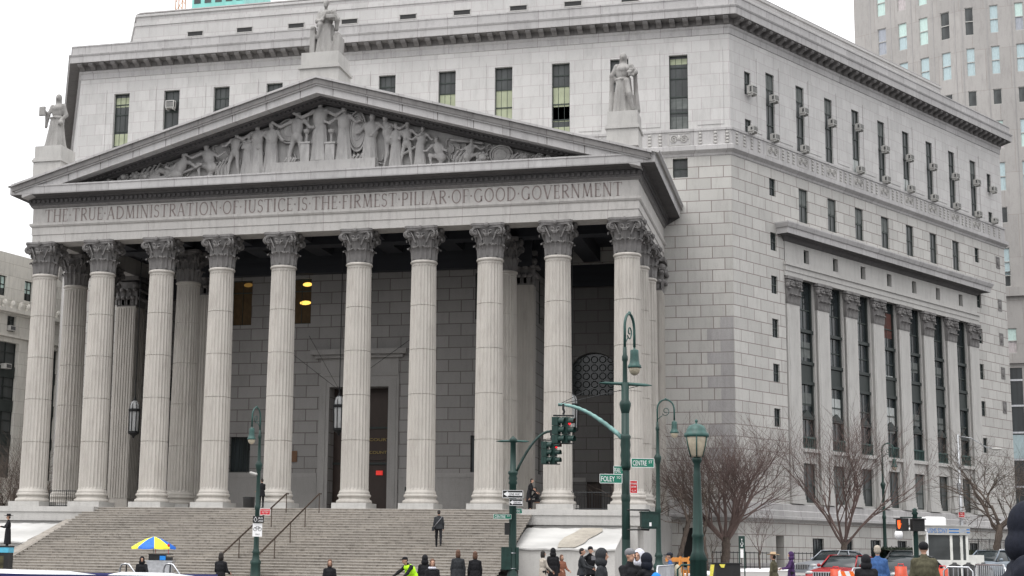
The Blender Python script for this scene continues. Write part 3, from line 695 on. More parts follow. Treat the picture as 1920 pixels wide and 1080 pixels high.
# smooth shading of mouldings not needed
mb = MB(); mb.box(-.95, .95, -.95, .95, ZF, 4.105); PLINTH = mb.mesh('plinth')
def capital_mesh():
    m_ = MB(); z0 = 17.0
    m_.lathe([(RT - .02, z0), (RT - .05, z0 + .5), (RT, z0 + 1.1), (RT + .12, z0 + 1.5), (RT + .2, z0 + 1.62)], 24)
    def leaf(ang, zb, h_, r0, wd, flare):
        T_ = Matrix.Rotation(ang, 4, 'Z')
        path = [(r0, 0), (r0 + .02, .3), (r0 + .03, .6), (r0 + .09, .85), (r0 + flare * .8, 1.0), (r0 + flare, .97), (r0 + flare * .97, .86)]
        rows = []
        for (r, t), q in zip(path, (.75, .9, 1.0, 1.0, .85, .6, .35)):
            row = []
            for s_ in (-1, -.6, -.25, 0, .25, .6, 1):
                e = .05 * (1 - abs(s_)) if abs(s_) > .1 else .085
                e2 = -.03 if abs(abs(s_) - .6) < .05 else 0
                row.append(T_ @ Vector((r + e + e2 - .05, s_ * wd * q, zb + t * h_ + (.03 if abs(abs(s_) - .6) < .05 else 0))))
            rows.append(row)
        m_.grid(rows)
    for k in range(8): leaf(k * math.pi / 4 + math.pi / 8, z0 + .02, .72, RT + .0, .26, .24)
    for k in range(8): leaf(k * math.pi / 4, z0 + .1, 1.18, RT + .01, .25, .33)
    for k in range(4):
        a = math.pi / 4 + k * math.pi / 2; ca_, sa_ = math.cos(a), math.sin(a)
        for s_ in (-1, 1):
            pts = []; nx, ny = -sa_ * s_, ca_ * s_
            st = Vector((ca_ * (RT + .05) + nx * .30, sa_ * (RT + .05) + ny * .30, z0 + .95)); pts.append(st); pts.append(Vector((ca_ * (RT + .18) + nx * .22, sa_ * (RT + .18) + ny * .22, z0 + 1.3)))
            cr_ = RT + .38
            for j in range(20):
                t = 2.3 - j * .42; r = .21 * (1 - j / 24)
                d_ = cr_ + r * math.cos(t); pts.append(Vector((ca_ * d_ + nx * .09, sa_ * d_ + ny * .09, z0 + 1.38 + r * math.sin(t))))
            m_.tube(pts, [.05] * 2 + [.055] * 20, 5)
        m_.ell((ca_ * (RT + .37), sa_ * (RT + .37), z0 + 1.38), (.13, .13, .15), 8, 6)
        b_ = k * math.pi / 2; cb, sb = math.cos(b_), math.sin(b_)
        for s_ in (-1, 1):
            pts = []
            for j in range(14):
                t = (math.pi - 2.2) + j * .45; r = .13 * (1 - j / 18); q = s_ * (.16 + r * math.cos(t) * 1)
                pts.append(Vector((cb * (RT + .17) - sb * q, sb * (RT + .17) + cb * q, z0 + 1.34 + r * math.sin(t))))
            m_.tube(pts, .035, 4)
        m_.ell((cb * (RT + .26), sb * (RT + .26), z0 + 1.73), (.13, .13, .14), 8, 6)
    # concave abacus
    ring = []
    for k in range(4):
        a = math.pi / 4 + k * math.pi / 2
        for s_ in (-1, 1): ring.append((1.20 * math.cos(a + s_ * .085), 1.20 * math.sin(a + s_ * .085)))
        for j in (1, 2, 3, 4):
            t = j / 5; a2 = a + .085 + t * (math.pi / 2 - .17); rr = 1.20 - .40 * math.sin(math.pi * t) ** .8; ring.append((rr * math.cos(a2), rr * math.sin(a2)))
    m_.grid([[(x * .94, y * .94, z0 + 1.60) for x, y in ring], [(x * .96, y * .96, z0 + 1.70) for x, y in ring], [(x, y, z0 + 1.72) for x, y in ring], [(x, y, z0 + 1.845) for x, y in ring]], True, cap0=True, cap1=True)
    return m_.mesh('capital')
CAPM = capital_mesh()
XC = [-(4.3832 / 2) - 3.65 * (4 - i) for i in range(5)] + [4.3832 / 2 + 3.65 * i for i in range(5)]
cols_xy = [(x, 0) for x in XC] + [(s_ * 16.79, y) for s_ in (-1, 1) for y in (3.65, 7.3)] + [(-9.49, 3.65), (9.49, 3.65)]
SHAFT.materials.append(M['col']); PLINTH.materials.append(M['stone']); CAPM.materials.append(M['weath_shade'])
for i, (x, y) in enumerate(cols_xy):
    o = bpy.data.objects.new('column', SHAFT); col.objects.link(o); o.parent = court; o.location = (x, y - 11.64, 0)
    for nm, me in (('plinth', PLINTH), ('capital', CAPM)):
        c = bpy.data.objects.new(nm, me); col.objects.link(c); c.parent = o
        if nm == 'capital': c.rotation_euler.z = 0
def anta(x0, x1, y0, y1):
    m_ = MB(); m_.box(x0, x1, y0, y1, 4.6, 16.9); m_.box(x0 - .1, x1 + .1, y0 - .1, y1 + .1, ZF, 4.15); m_.box(x0 - .07, x1 + .07, y0 - .07, y1 + .07, 4.15, 4.4); m_.box(x0 - .04, x1 + .04, y0 - .04, y1 + .04, 4.4, 4.6)
    for k in range(7):
        u = x0 + .14 + k * (x1 - x0 - .28) / 6; m_.box(u - .055, u + .055, y0 - .035, y0, 4.7, 16.8, 'y+')
    if y1 - y0 > .8:
        for k in range(6):
            u = y0 + .14 + k * (y1 - y0 - .28) / 5
            m_.box(x1, x1 + .035, u - .055, u + .055, 4.7, 16.8); m_.box(x0 - .035, x0, u - .055, u + .055, 4.7, 16.8)
    p = cput(m_, 'anta', 'col')
    m_ = MB(); cx_, cy_ = (x0 + x1) / 2, (y0 + y1) / 2
    m_.box(x0, x1, y0, y1, 16.9, 18.5)
    for lv in range(2):
        for k in range(4):
            u = x0 + (k + .5) * (x1 - x0) / 4 if lv == 0 else x0 + k * (x1 - x0) / 3
            m_.ell((u, y0 - .1 - lv * .08, 17.45 + lv * .5), (.17, .16, .13), 8, 5); m_.box(u - .12, u + .12, y0 - .06, y0, 17.0, 17.5 + .5 * lv)
            u = y0 + (k + .5) * (y1 - y0) / 4
            m_.ell((x1 + .1 + lv * .08, u, 17.45 + lv * .5), (.16, .15, .13), 8, 5)
    for a, b in ((x0, y0), (x1, y0), (x1, y1)): m_.ell((a, b, 18.25), (.26, .26, .24), 10, 6)
    m_.box(x0 - .22, x1 + .22, y0 - .22, y1 + .22, 18.6, 18.85)
    cput(m_, 'capital', 'weath_shade', p)
anta(-17.45, -16.1, 10.25, 11.62); anta(16.1, 17.45, 10.25, 11.62); anta(9.1, 10.42, 7.12, 7.9); anta(-10.42, -9.1, 7.12, 7.9)

# ------------------------------------------------------------------ portico entablature, pediment, roof
PX = 17.45; PY = -.56
path = [(-PX, YW - .01), (-PX, PY), (PX, PY), (PX, YW - .01)]
mb = MB(); mb.sweep(path, [(-1.3, 18.85), (0, 18.85), (0, 19.3), (.04, 19.32), (.04, 19.74), (.10, 19.78), (.15, 19.86), (.15, 19.97), (.02, 20.0), (.02, 20.86), (-1.3, 20.9), (-1.3, 18.85)])
ent = cput(mb, 'entablature', stone('entablature granite', (.47, .455, .435), (2.6, 99), .06, .4, (.14, .125, .12), mw=.012, mortar=(.26, .22, .22), bump=.25))
mb = MB(); mb.sweep(path, [(.04, 20.87), (.14, 20.98), (.14, 21.02)]); cput(mb, 'frieze_moulding', 'weath_shade')
mb = MB(); mb.sweep(path, [(.98, 21.5), (1.0, 21.56), (1.0, 21.9), (1.04, 21.94), (1.04, 22.02), (-.3, 22.1)])
cmb = mb; mb = MB(); mb.sweep(path, [(.14, 21.02), (.2, 21.1), (.2, 21.36), (.3, 21.4), (.34, 21.48), (.98, 21.5)])
for k in range(122):                         # dentils
    u = -PX - .12 + k * (2 * PX + .24) / 121; mb.box(u - .075, u + .075, PY - .30, PY - .19, 21.14, 21.32, 'y+')
for k in range(42):
    u = PY + .1 + k * .285; mb.box(PX + .19, PX + .30, u - .07, u + .07, 21.14, 21.32)
cput(mb, 'dentil_course', 'soot_shade'); mb = cmb  # shade under the cornice put into the dentil colour
# cyma only along the flanks
for s_ in (-1, 1):
    a = [(s_ * PX, YW - .02), (s_ * PX, -1.1)]
    if s_ < 0: mb.sweep(a, [(1.0, 22.01), (1.06, 22.05), (1.12, 22.12), (1.2, 22.2), (1.2, 22.26), (.2, 22.36)])
    else: mb.sweep(a[::-1], [(1.0, 22.01), (1.06, 22.05), (1.12, 22.12), (1.2, 22.2), (1.2, 22.26), (.2, 22.36)])
cput(mb, 'cornice', 'cornice')
# raking cornice
SL = 5.22 / 18.2
def zt(x): return 27.32 - SL * abs(x)
def rake(m_, a, b, yf, yb, xe):
    for s_ in (-1, 1):
        q = [(0, zt(0) - a), (s_ * xe, zt(xe) - a), (s_ * xe, zt(xe) - b), (0, zt(0) - b)]
        L_ = xe
        for y in (yf, yb): m_.poly([(x, y, z) for x, z in q], [(abs(x), z + SL * abs(x)) for x, z in q])
        for (x0, z0), (x1, z1) in ((q[0], q[1]), (q[3], q[2])): m_.poly([(x0, yf, z0), (x1, yf, z1), (x1, yb, z1), (x0, yb, z0)], [(0, 0), (L_, 0), (L_, yb - yf), (0, yb - yf)])
        m_.poly([(q[1][0], yf, q[1][1]), (q[1][0], yb, q[1][1]), (q[2][0], yb, q[2][1]), (q[2][0], yf, q[2][1])])
mb = MB(); rake(mb, 0, .12, -1.78, .4, 18.3); mb2 = MB(); rake(mb2, .12, .42, -1.70, .4, 18.24); rake(mb, .42, .5, -1.64, .4, 18.1); rake(mb, .5, .92, -1.545, .4, 17.7)
rk = cput(mb, 'raking_cornice', 'cornice'); cput(mb2, 'raking_gutter', 'weath_shade', rk)  # shadow groove and stain of the rake put into this middle band's colour
mb = MB(); rake(mb, .92, .97, -.95, .4, 16.4); rake(mb, .97, 1.08, -.62, .4, 15.9); rake(mb, 1.08, 1.14, -.3, .4, 15.4)
for s_ in (-1, 1):
    for k in range(62):
        x = s_ * (.2 + k * .255); z = zt(x) - 1.03; mb.box(x - .07, x + .07, -.74, -.61, z - .05, z + .06, 'y+')
cput(mb, 'raking_bed_mould', 'soot_shade')  # deep shadow under the rake put into the stone colour
for s_ in (-1, 1):
    for k in range(9):
        x = s_ * (.95 + 1.98 * k); mb = MB(); z = zt(x); q = .028
        for a, b, y in ((.12, .42, -1.704), (.5, .92, -1.549)):
            mb.poly([(x - q, y, z - a + s_ * SL * q), (x + q, y, z - a - s_ * SL * q), (x + q * .5, y, z - b - s_ * SL * q * .5), (x - q * .5, y, z - b + s_ * SL * q * .5)])
        cput(mb, 'cornice_joint', 'joint', rk)

mb = MB(); q = [(0, 26.4), (-16.2, zt(16.2) - 1.0), (-16.2, 21.9), (16.2, 21.9), (16.2, zt(16.2) - 1.0)]
mb.poly([(x, .3, z) for x, z in q]); mb.box(-13.4, 13.4, -.5, .3, 21.9, 22.25); mb.box(-2.9, 3.1, -.5, .2, 22.25, 22.85)
tym = cput(mb, 'tympanum', 'relief')
mb = MB()
for s_ in (-1, 1): mb.poly([(0, -1.7, 27.3), (s_ * 18.6, -1.7, zt(18.6) - .02), (s_ * 18.6, YW, zt(18.6) - .02), (0, YW, 27.3)])
cput(mb, 'portico_roof', 'stone')

# inscription: roman letters drawn stroke by stroke (thick .13, thin .06)
K, H_ = .115, .05
def arc(cx, cz, rx, rz, a0, a1, n=10): return [(cx + rx * math.cos(math.radians(a0 + (a1 - a0) * k / n)), cz + rz * math.sin(math.radians(a0 + (a1 - a0) * k / n))) for k in range(n + 1)]
def S(x0, z0, x1, z1, w=K): return ([(x0, z0), (x1, z1)], w)
def serif(x, z, w=.24): return S(x - w / 2, z, x + w / 2, z, .035)
GL = {
 'T': (.72, [S(.36, 0, .36, 1), S(0, .97, .72, .97, H_), S(.02, 1, .02, .8, .04), S(.7, 1, .7, .8, .04), serif(.36, .02, .3)]),
 'H': (.8, [S(.12, 0, .12, 1), S(.68, 0, .68, 1), S(.12, .52, .68, .52, H_), serif(.12, .02), serif(.12, .98), serif(.68, .02), serif(.68, .98)]),
 'E': (.55, [S(.12, 0, .12, 1), S(.05, .97, .5, .97, H_), S(.12, .52, .42, .52, H_), S(.05, .03, .54, .03, H_), S(.5, .97, .5, .82, .04), S(.53, .03, .53, .2, .04)]),
 'R': (.66, [S(.12, 0, .12, 1), (arc(.3, .74, .24, .23, 90, -90), .1), S(.05, .97, .3, .97, H_), S(.12, .51, .3, .51, H_), S(.3, .5, .64, .03, K), serif(.12, .02)]),
 'U': (.75, [S(.12, .3, .12, 1), (arc(.375, .3, .255, .28, 180, 360), .08), S(.63, .3, .63, 1, .06), serif(.12, .98), serif(.63, .98)]),
 'A': (.78, [S(.08, 0, .38, 1, .06), S(.38, 1, .7, 0, K), S(.2, .34, .57, .34, H_), serif(.08, .02), serif(.7, .02)]),
 'D': (.8, [S(.12, 0, .12, 1), (arc(.28, .5, .44, .47, 90, -90, 14), .1), S(.05, .97, .3, .97, H_), S(.05, .03, .3, .03, H_)]),
 'M': (.95, [S(.14, 0, .2, 1, .06), S(.2, 1, .48, .06, K), S(.48, .06, .76, 1, .06), S(.76, 1, .84, 0, K), serif(.14, .02), serif(.84, .02)]),
 'I': (.28, [S(.14, 0, .14, 1), serif(.14, .02), serif(.14, .98)]),
 'N': (.82, [S(.13, 0, .13, 1, .06), S(.13, 1, .69, 0, K), S(.69, 0, .69, 1, .06), serif(.13, .02), serif(.69, .98), serif(.1, .98, .16)]),
 'S': (.52, [(arc(.26, .74, .19, .22, 30, 270, 10)[:-1] + arc(.26, .27, .21, .25, 90, -150, 10), .085), S(.44, .95, .44, .8, .04), S(.05, .05, .05, .22, .04)]),
 'O': (.86, [(arc(.43, .5, .37, .48, 0, 360, 24), .09)]),
 'F': (.52, [S(.12, 0, .12, 1), S(.05, .97, .5, .97, H_), S(.12, .52, .42, .52, H_), S(.49, .97, .49, .82, .04), serif(.12, .02)]),
 'J': (.36, [S(.22, 0, .22, 1), (arc(.06, .0, .16, .16, 0, -90, 5), .06), serif(.22, .98)]),
 'C': (.72, [(arc(.43, .5, .36, .48, 45, 315, 18), .09), S(.67, .96, .67, .76, .04)]),
 'P': (.58, [S(.12, 0, .12, 1), (arc(.3, .72, .24, .25, 90, -90), .1), S(.05, .97, .3, .97, H_), S(.12, .47, .3, .47, H_), serif(.12, .02)]),
 'L': (.54, [S(.12, 0, .12, 1), S(.05, .03, .52, .03, H_), S(.51, .03, .51, .22, .04), serif(.12, .98)]),
 'G': (.8, [(arc(.43, .5, .36, .48, 45, 320, 18), .09), S(.68, .06, .68, .45), serif(.68, .45)]),
 'V': (.76, [S(.06, 1, .38, 0, K), S(.38, 0, .7, 1, .06), serif(.07, .98), serif(.7, .98)]),
 '.': (.2, [S(.04, .5, .16, .5, .13)])}
def inscription(text, x0, x1, z0, h, y):
    adv = sum(GL[c][0] + .14 for c in text) - .14; sc = (x1 - x0) / adv; m_ = MB(); x = x0
    m_.T = None
    for c in text:
        wd, st = GL[c]
        for pl, w_ in st:
            pts = [(x + a * sc, z0 + b * h) for a, b in pl]; hw = w_ * h * .5; rows = []
            for i, p in enumerate(pts):
                a, b = pts[max(i - 1, 0)], pts[min(i + 1, len(pts) - 1)]; d = Vector((b[0] - a[0], b[1] - a[1])).normalized(); nx, nz = -d.y * hw, d.x * hw
                rows.append([(p[0] + nx, y, p[1] + nz), (p[0] - nx, y, p[1] - nz)])
            m_.grid(rows)
        x += (wd + .14) * sc
    return m_
cput(inscription('THE.TRUE.ADMINISTRATION.OF.JUSTICE.IS.THE.FIRMEST.PILLAR.OF.GOOD.GOVERNMENT', -16.68, 16.62, 20.04, .74, PY - .026), 'inscription', 'letters', ent)
def onY(px, py, Y):
    d = (CF + CR * ((px - PP_X) / F_PX) + CU * ((PP_Y - py) / F_PX)); return CP + d * ((Y - CP.y) / d.y)
# ------------------------------------------------------------------ tympanum sculpture (high relief)
def robe(m_, cx, y, z0, z1, r0, r1, folds=9, ph=0., amp=.1, flat=.6):
    rows = []
    for i in range(9):
        t = i / 8; r = r0 + (r1 - r0) * t ** .8; rows.append([(cx + r * (1 + amp * (1 - t * .6) * math.sin(folds * a + ph + t)) * math.cos(a), y + flat * r * (1 + amp * (1 - t * .6) * math.sin(folds * a + ph + t)) * math.sin(a), z0 + (z1 - z0) * t) for a in [2 * math.pi * k / 36 for k in range(36)]])
    m_.grid(rows, True, cap0=True, cap1=True)
def relief(px, pyh, z0, kind='robe', lean=0, arm=(.5, -.5), wing=0):
    hd = onY(px, pyh, -.12); x = hd.x; H = hd.z - z0; s = H / 1.62; m_ = MB(); y = .02
    hx = x; bx = x - lean * s
    def P(a, z): return (bx + (hx - bx) * (z / 1.62) + a * s, y, z0 + z * s)
    if kind == 'robe':
        robe(m_, bx + (hx - bx) * .3, y, z0, z0 + 1.0 * s, .27 * s, .17 * s, 9, px, .12)
        m_.ell(P(0, 1.15), (.2 * s, .16 * s, .3 * s)); m_.cap(P(-.12, .95), P(.13, .1), .07 * s, .05 * s)
    elif kind == 'nude':
        m_.ell(P(0, 1.15), (.17 * s, .15 * s, .28 * s)); m_.ell(P(0, .9), (.15 * s, .14 * s, .16 * s))
        for q in (-1, 1): m_.cap(P(q * .08, .88), P(q * .16 - lean * .2, .48), .095 * s, .065 * s); m_.cap(P(q * .16 - lean * .2, .48), P(q * .2 + lean * .3, .06), .065 * s, .04 * s); m_.cap(P(q * .2 + lean * .3, .04), P(q * .2 + lean * .3 + .1, .03), .045 * s, .03 * s)
    elif kind == 'crouch':
        s = H / 1.15
        def P(a, z): return (x + a * s, y, z0 + z * s)
        q = 1 if lean >= 0 else -1
        m_.ell(P(-.08 * q, .72), (.2 * s, .16 * s, .3 * s), rot=Matrix.Rotation(.35 * q, 3, 'Y')); m_.ell(P(-.2 * q, .38), (.2 * s, .16 * s, .18 * s))
        m_.cap(P(-.2 * q, .36), P(.28 * q, .5), .11 * s, .08 * s); m_.cap(P(.28 * q, .5), P(.2 * q, .06), .075 * s, .05 * s); m_.cap(P(-.25 * q, .33), P(-.1 * q, .06), .11 * s, .08 * s); m_.cap(P(-.1 * q, .06), P(-.62 * q, .05), .08 * s, .05 * s)
    else:                                                       # reclining
        s = H / .85
        def P(a, z): return (x + a * s, y, z0 + z * s)
        q = 1 if lean >= 0 else -1
        m_.ell(P(-.1 * q, .45), (.17 * s, .16 * s, .32 * s), rot=Matrix.Rotation(.45 * q, 3, 'Y')); m_.ell(P(-.28 * q, .2), (.24 * s, .16 * s, .17 * s))
        m_.cap(P(-.3 * q, .2), P(-.8 * q, .36), .13 * s, .09 * s); m_.cap(P(-.8 * q, .36), P(-1.25 * q, .08), .085 * s, .05 * s); m_.cap(P(-.3 * q, .12), P(-1.1 * q, .1), .12 * s, .07 * s)
    top = (x, y - .05, hd.z)
    m_.ell((x, y - .08, hd.z - .09 * s), (.085 * s, .11 * s, .12 * s)); m_.cap((x, y, hd.z - .3 * s), (x, y, hd.z - .15 * s), .06 * s, .05 * s); m_.ell((x, y, hd.z - .02 * s), (.1 * s, .1 * s, .09 * s))
    sh = hd.z - .30 * s
    for q, a in ((-1, arm[0]), (1, arm[1])):
        s0 = Vector((x + q * .19 * s, y - .04, sh)); el = s0 + Vector((q * .12 + a * .16, -.08, -.26 + abs(a) * .12)) * s; wr = el + Vector((a * .24, -.02, -.1 + abs(a) * .25)) * s
        m_.cap(s0, el, .065 * s, .052 * s, 8); m_.cap(el, wr, .05 * s, .04 * s, 8); m_.ell(wr, (.055 * s,) * 3, 8, 6)
        m_.cap((x, y, sh + .05 * s), s0, .07 * s, .075 * s, 8)
    me = remesh(m_, 'relief_figure', .045, 1); put(me, 'relief_figure', 'relief', tym, True)
for a in [(345, 287, 22.25, 'recline', 1, (-.6, .7)), (386, 270, 22.25, 'crouch', -1, (-.9, .9)), (443, 246, 22.25, 'nude', .12, (-.4, .8)), (482, 231, 22.25, 'robe', 0, (-.7, .3)), (509, 229, 22.25, 'robe', 0, (-.5, .2)),
          (558, 206, 22.5, 'nude', .05, (-.9, .4)), (600, 187, 22.9, 'robe', 0, (-.9, .9)), (645, 199, 22.85, 'robe', 0, (-.6, .5)), (698, 213, 22.25, 'robe', .1, (-.3, .6)), (722, 216, 22.25, 'nude', -.25, (-.2, 1.0)),
          (763, 229, 22.25, 'nude', .03, (.2, .5)), (792, 238, 22.3, 'robe', .15, (-.5, .3)), (818, 258, 22.25, 'crouch', -1, (-.4, .3)), (884, 261, 22.25, 'crouch', 1, (-.8, .7)), (467, 252, 22.25, 'robe', .1, (.4, .2)), (742, 232, 22.25, 'robe', .0, (.4, .2))]:
    relief(*a)
def disc(px, py, r, rz=None, y=.05, name='relief_shield'):
    c = onY(px, py, 0); m_ = MB(); rz = rz or r
    for q, t in ((1, .06), (.8, .045), (.45, .05)):
        m_.tube([(c.x + r * q * math.cos(k * math.pi / 12), y - .04, c.z + rz * q * math.sin(k * math.pi / 12)) for k in range(25)], t, 5)
    m_.ell((c.x, y + .08, c.z), (r, .16, rz), 20, 8); put(m_, name, 'relief', tym, True, smooth=True)
disc(542, 246, .68); disc(670, 246, .5, 1.15); disc(940, 290, .62, .52)
for a, b, t, zb in ((566, 582, 268, 22.85), (612, 629, 268, 22.85)):
    m_ = MB(); p, q = onY(a, t, -.1), onY(b, t, -.1); m_.box(p.x, q.x, -.3, .25, zb, p.z); m_.box(p.x - .05, q.x + .05, -.34, .25, p.z - .1, p.z)
    m_.lathe([(.12, 0), (.07, .1), (.07, .5), (.17, .6), (.2, .75), (.05, .8)], 10, ((p.x + q.x) / 2, -.05, p.z))
    put(m_, 'relief_altar', 'relief', tym, True)
rf = random.Random(3)
def tuft(px0, px1, py0, py1, n, nm='relief_foliage'):
    m_ = MB()
    for k in range(n):
        t = (k + .5) / n; px = px0 + (px1 - px0) * t; b = onY(px, 325 - 0 * t, .1); zb = 22.27; top = onY(px, py0 + (py1 - py0) * t, .1)
        hh = max(top.z - zb, .15); s_ = 1 if px1 > px0 else -1
        m_.tube([(top.x - .1, .1, zb), (top.x, .02, zb + hh * .5), (top.x + .22 * s_, .0, zb + hh * .8), (top.x + .42 * s_, .08, zb + hh * .7)], [.07, .1, .09, .03], 6)
        m_.ell((top.x + .1, .08, zb + hh * .35), (.14, .1, hh * .33), 8, 6)
    put(m_, nm, 'relief', tym, True, smooth=True)
tuft(960, 1028, 282, 296, 9); tuft(262, 300, 312, 296, 4); tuft(530, 552, 290, 290, 5); tuft(850, 870, 275, 280, 3); tuft(405, 425, 300, 285, 3); tuft(655, 685, 285, 280, 4)
for px, r in ((190, .2), (204, .28), (231, .42), (254, .4), (272, .36), (318, .3), (1012, .26), (1030, .2), (985, .3), (905, .42)):
    m_ = MB(); c = onY(px, 335, 0); m_.ell((c.x, .1, 22.25 + r * .8), (r * .8, .3, r * .85), 12, 8); m_.ell((c.x + .08, -.15, 22.25 + r * .8), (r * .45, .2, r * .45), 10, 6)
    for k in range(9): m_.ell((c.x + r * .7 * math.cos(k * .7), -.02, 22.25 + r * .8 + r * .7 * math.sin(k * .7)), (.11, .14, .11), 6, 5)
    put(m_, 'relief_lion', 'relief', tym, True, smooth=True)
for (a, b, c, d) in ((427, 300, 465, 255), (340, 325, 400, 300), (575, 300, 577, 215), (737, 300, 800, 262), (845, 262, 905, 268)):
    m_ = MB(); p, q = onY(a, b, 0), onY(c, d, 0); m_.cap((p.x, .05, max(p.z, 22.3)), (q.x, .05, q.z), .09, .07); put(m_, 'relief_drapery', 'relief', tym, True, smooth=True)

for s_ in (-1, 1):
    for k in range(60):
        x = s_ * rf.uniform(.6, 14.2); top = zt(x) - 1.2; zb = 22.3
        if top - zb < .25: continue
        z = rf.uniform(zb, top - .1); m_ = MB(); r = rf.uniform(.15, .42)
        a0 = rf.uniform(0, 6); pts = [(x + r * math.cos(a0 + t * .5) * (1 - t * .08), .24, min(z + r * math.sin(a0 + t * .5), top)) for t in range(7)]
        m_.tube(pts, [.03, .06, .07, .075, .07, .05, .02], 6)
        put(m_, 'relief_scroll', 'relief', tym, True, smooth=True)
# ------------------------------------------------------------------ rooftop statues
def pedestal(root, w, d, z0, z1, x, y):
    m_ = MB(); m_.box(-w * .46, w * .46, -d * .46, d * .46, z0, z1 - .95); m_.box(-w * .5, w * .5, -d * .5, d * .5, z1 - .95, z1 - .82); m_.box(-w * .47, w * .47, -d * .47, d * .47, z1 - .82, z1 - .72)
    m_.box(-w * .44, w * .44, -d * .44, d * .44, z1 - .72, z1); put(m_, 'pedestal', 'stone', root)
def statue(x, y, zb, zp, h, w, d, label, kind, pw=2.0):
    root = thing('rooftop_statue', (x, y, zb), label, 'statue', 'granite statues on the portico gable')
    pedestal(root, w, d, 0, zp - zb, x, y); s = h / 1.75; Z = zp - zb; m_ = MB()
    P = lambda a, b, c: (a * s, b * s, Z + c * s)
    if kind == 'left':
        robe(m_, 0, 0, Z, Z + 1.02 * s, .36 * s, .19 * s, 11, .5, .12, .8); m_.ell(P(.02, 0, 1.2), (.2 * s, .15 * s, .28 * s)); m_.ell(P(.02, -.05, 1.28), (.17 * s, .13 * s, .13 * s))
        m_.tube([P(-.2, -.1, .99), P(0, -.19, .98), P(.2, -.1, .99)], .035 * s, 6)
        m_.cap(P(-.18, 0, 1.38), P(-.26, -.08, 1.12), .075 * s, .065 * s); m_.cap(P(-.26, -.08, 1.12), P(-.32, -.22, 1.18), .06 * s, .045 * s); m_.box(-.48 * s, -.28 * s, -.3 * s, -.22 * s, Z + 1.02 * s, Z + 1.32 * s)
        m_.cap(P(-.3, -.05, 1.1), P(-.34, -.05, .72), .09 * s, .05 * s)
        m_.cap(P(.2, 0, 1.38), P(.3, .02, 1.08), .085 * s, .075 * s); m_.cap(P(.3, .02, 1.08), P(.2, -.14, .86), .07 * s, .06 * s); m_.ell(P(.22, -.14, .80), (.09 * s, .08 * s, .08 * s))
        hx = .02
    elif kind == 'mid':
        robe(m_, 0, 0, Z, Z + .98 * s, .34 * s, .22 * s, 8, 1.5, .14, .8); m_.ell(P(-.02, 0, 1.17), (.23 * s, .17 * s, .3 * s)); m_.cap(P(-.2, -.15, .95), P(.12, -.2, 1.3), .07 * s, .08 * s); m_.cap(P(-.22, -.12, .6), P(-.1, -.2, .95), .08 * s, .07 * s)
        m_.cap(P(-.22, 0, 1.36), P(-.27, -.08, 1.1), .085 * s, .075 * s); m_.cap(P(-.27, -.08, 1.1), P(-.05, -.24, 1.06), .065 * s, .05 * s)
        m_.cap(P(.2, 0, 1.38), P(.34, .0, 1.14), .09 * s, .085 * s); m_.cap(P(.34, 0, 1.14), P(.3, -.22, 1.06), .07 * s, .05 * s)
        m_.box(.08 * s, .36 * s, -.34 * s, -.12 * s, Z + 1.08 * s, Z + 1.2 * s); m_.cap(P(.34, -.05, 1.1), P(.33, -.05, .82), .09 * s, .07 * s)
        m_.box(.26 * s, .46 * s, -.16 * s, .3 * s, Z, Z + .62 * s); m_.box(-.46 * s, -.3 * s, -.16 * s, .3 * s, Z, Z + .85 * s); m_.ell(P(-.38, -.1, .88), (.09 * s, .1 * s, .08 * s)); m_.box(.3 * s, .44 * s, -.16 * s, .1 * s, Z + .6 * s, Z + .7 * s)
        hx = -.03
    else:
        robe(m_, -.03, 0, Z, Z + 1.02 * s, .31 * s, .2 * s, 10, 2.5, .14, .8); m_.ell(P(-.02, 0, 1.2), (.2 * s, .15 * s, .28 * s)); m_.ell(P(-.02, -.05, 1.28), (.18 * s, .13 * s, .12 * s)); m_.tube([P(-.21, -.08, 1.0), P(-.02, -.19, .98), P(.19, -.08, 1.0)], .035 * s, 6)
        m_.cap(P(.08, -.14, .92), P(.16, -.24, .52), .1 * s, .085 * s); m_.cap(P(.16, -.24, .52), P(.26, -.16, .1), .08 * s, .06 * s)
        m_.cap(P(-.2, 0, 1.38), P(-.34, .0, 1.12), .085 * s, .075 * s); m_.cap(P(-.34, 0, 1.12), P(-.2, .06, .98), .07 * s, .06 * s); m_.cap(P(-.34, .02, 1.05), P(-.36, .05, .04), .07 * s, .09 * s)
        m_.cap(P(.19, 0, 1.38), P(.32, -.04, 1.18), .085 * s, .075 * s); m_.cap(P(.32, -.04, 1.18), P(.2, -.22, 1.14), .065 * s, .05 * s); m_.cap(P(.3, .02, 1.1), P(.34, .05, .1), .06 * s, .1 * s)
        for k in range(7): m_.ell(P(.24 + .1 * math.cos(k), -.2, 1.14 + .09 * math.sin(k)), (.05 * s,) * 3, 6, 5)
        hx = -.02
    m_.cap(P(hx, 0, 1.42), P(hx, -.01, 1.56), .055 * s, .055 * s); m_.ell(P(hx, -.02, 1.64), (.078 * s, .095 * s, .115 * s)); m_.ell(P(hx, -.11, 1.62), (.015 * s, .025 * s, .03 * s)); m_.ell(P(hx, .01, 1.69), (.092 * s, .1 * s, .085 * s))
    if kind != 'mid':
        for q in (-1, 1): m_.cap(P(hx + q * .075, .01, 1.66), P(hx + q * .085, .02, 1.46), .035 * s, .03 * s)
    else: m_.ell(P(hx, -.07, 1.56), (.055 * s, .05 * s, .06 * s))
    m_.box(-.4 * s, .4 * s, -.3 * s, .3 * s, Z - .02, Z + .05)
    put(remesh(m_, 'carved_figure', .038, 1), 'carved_figure', 'figure', root)
statue(-16.55, -.1, 22.6, 24.5, 3.3, 1.9, 1.9, 'robed stone statue holding up a tablet at the left corner of the gable', 'left')
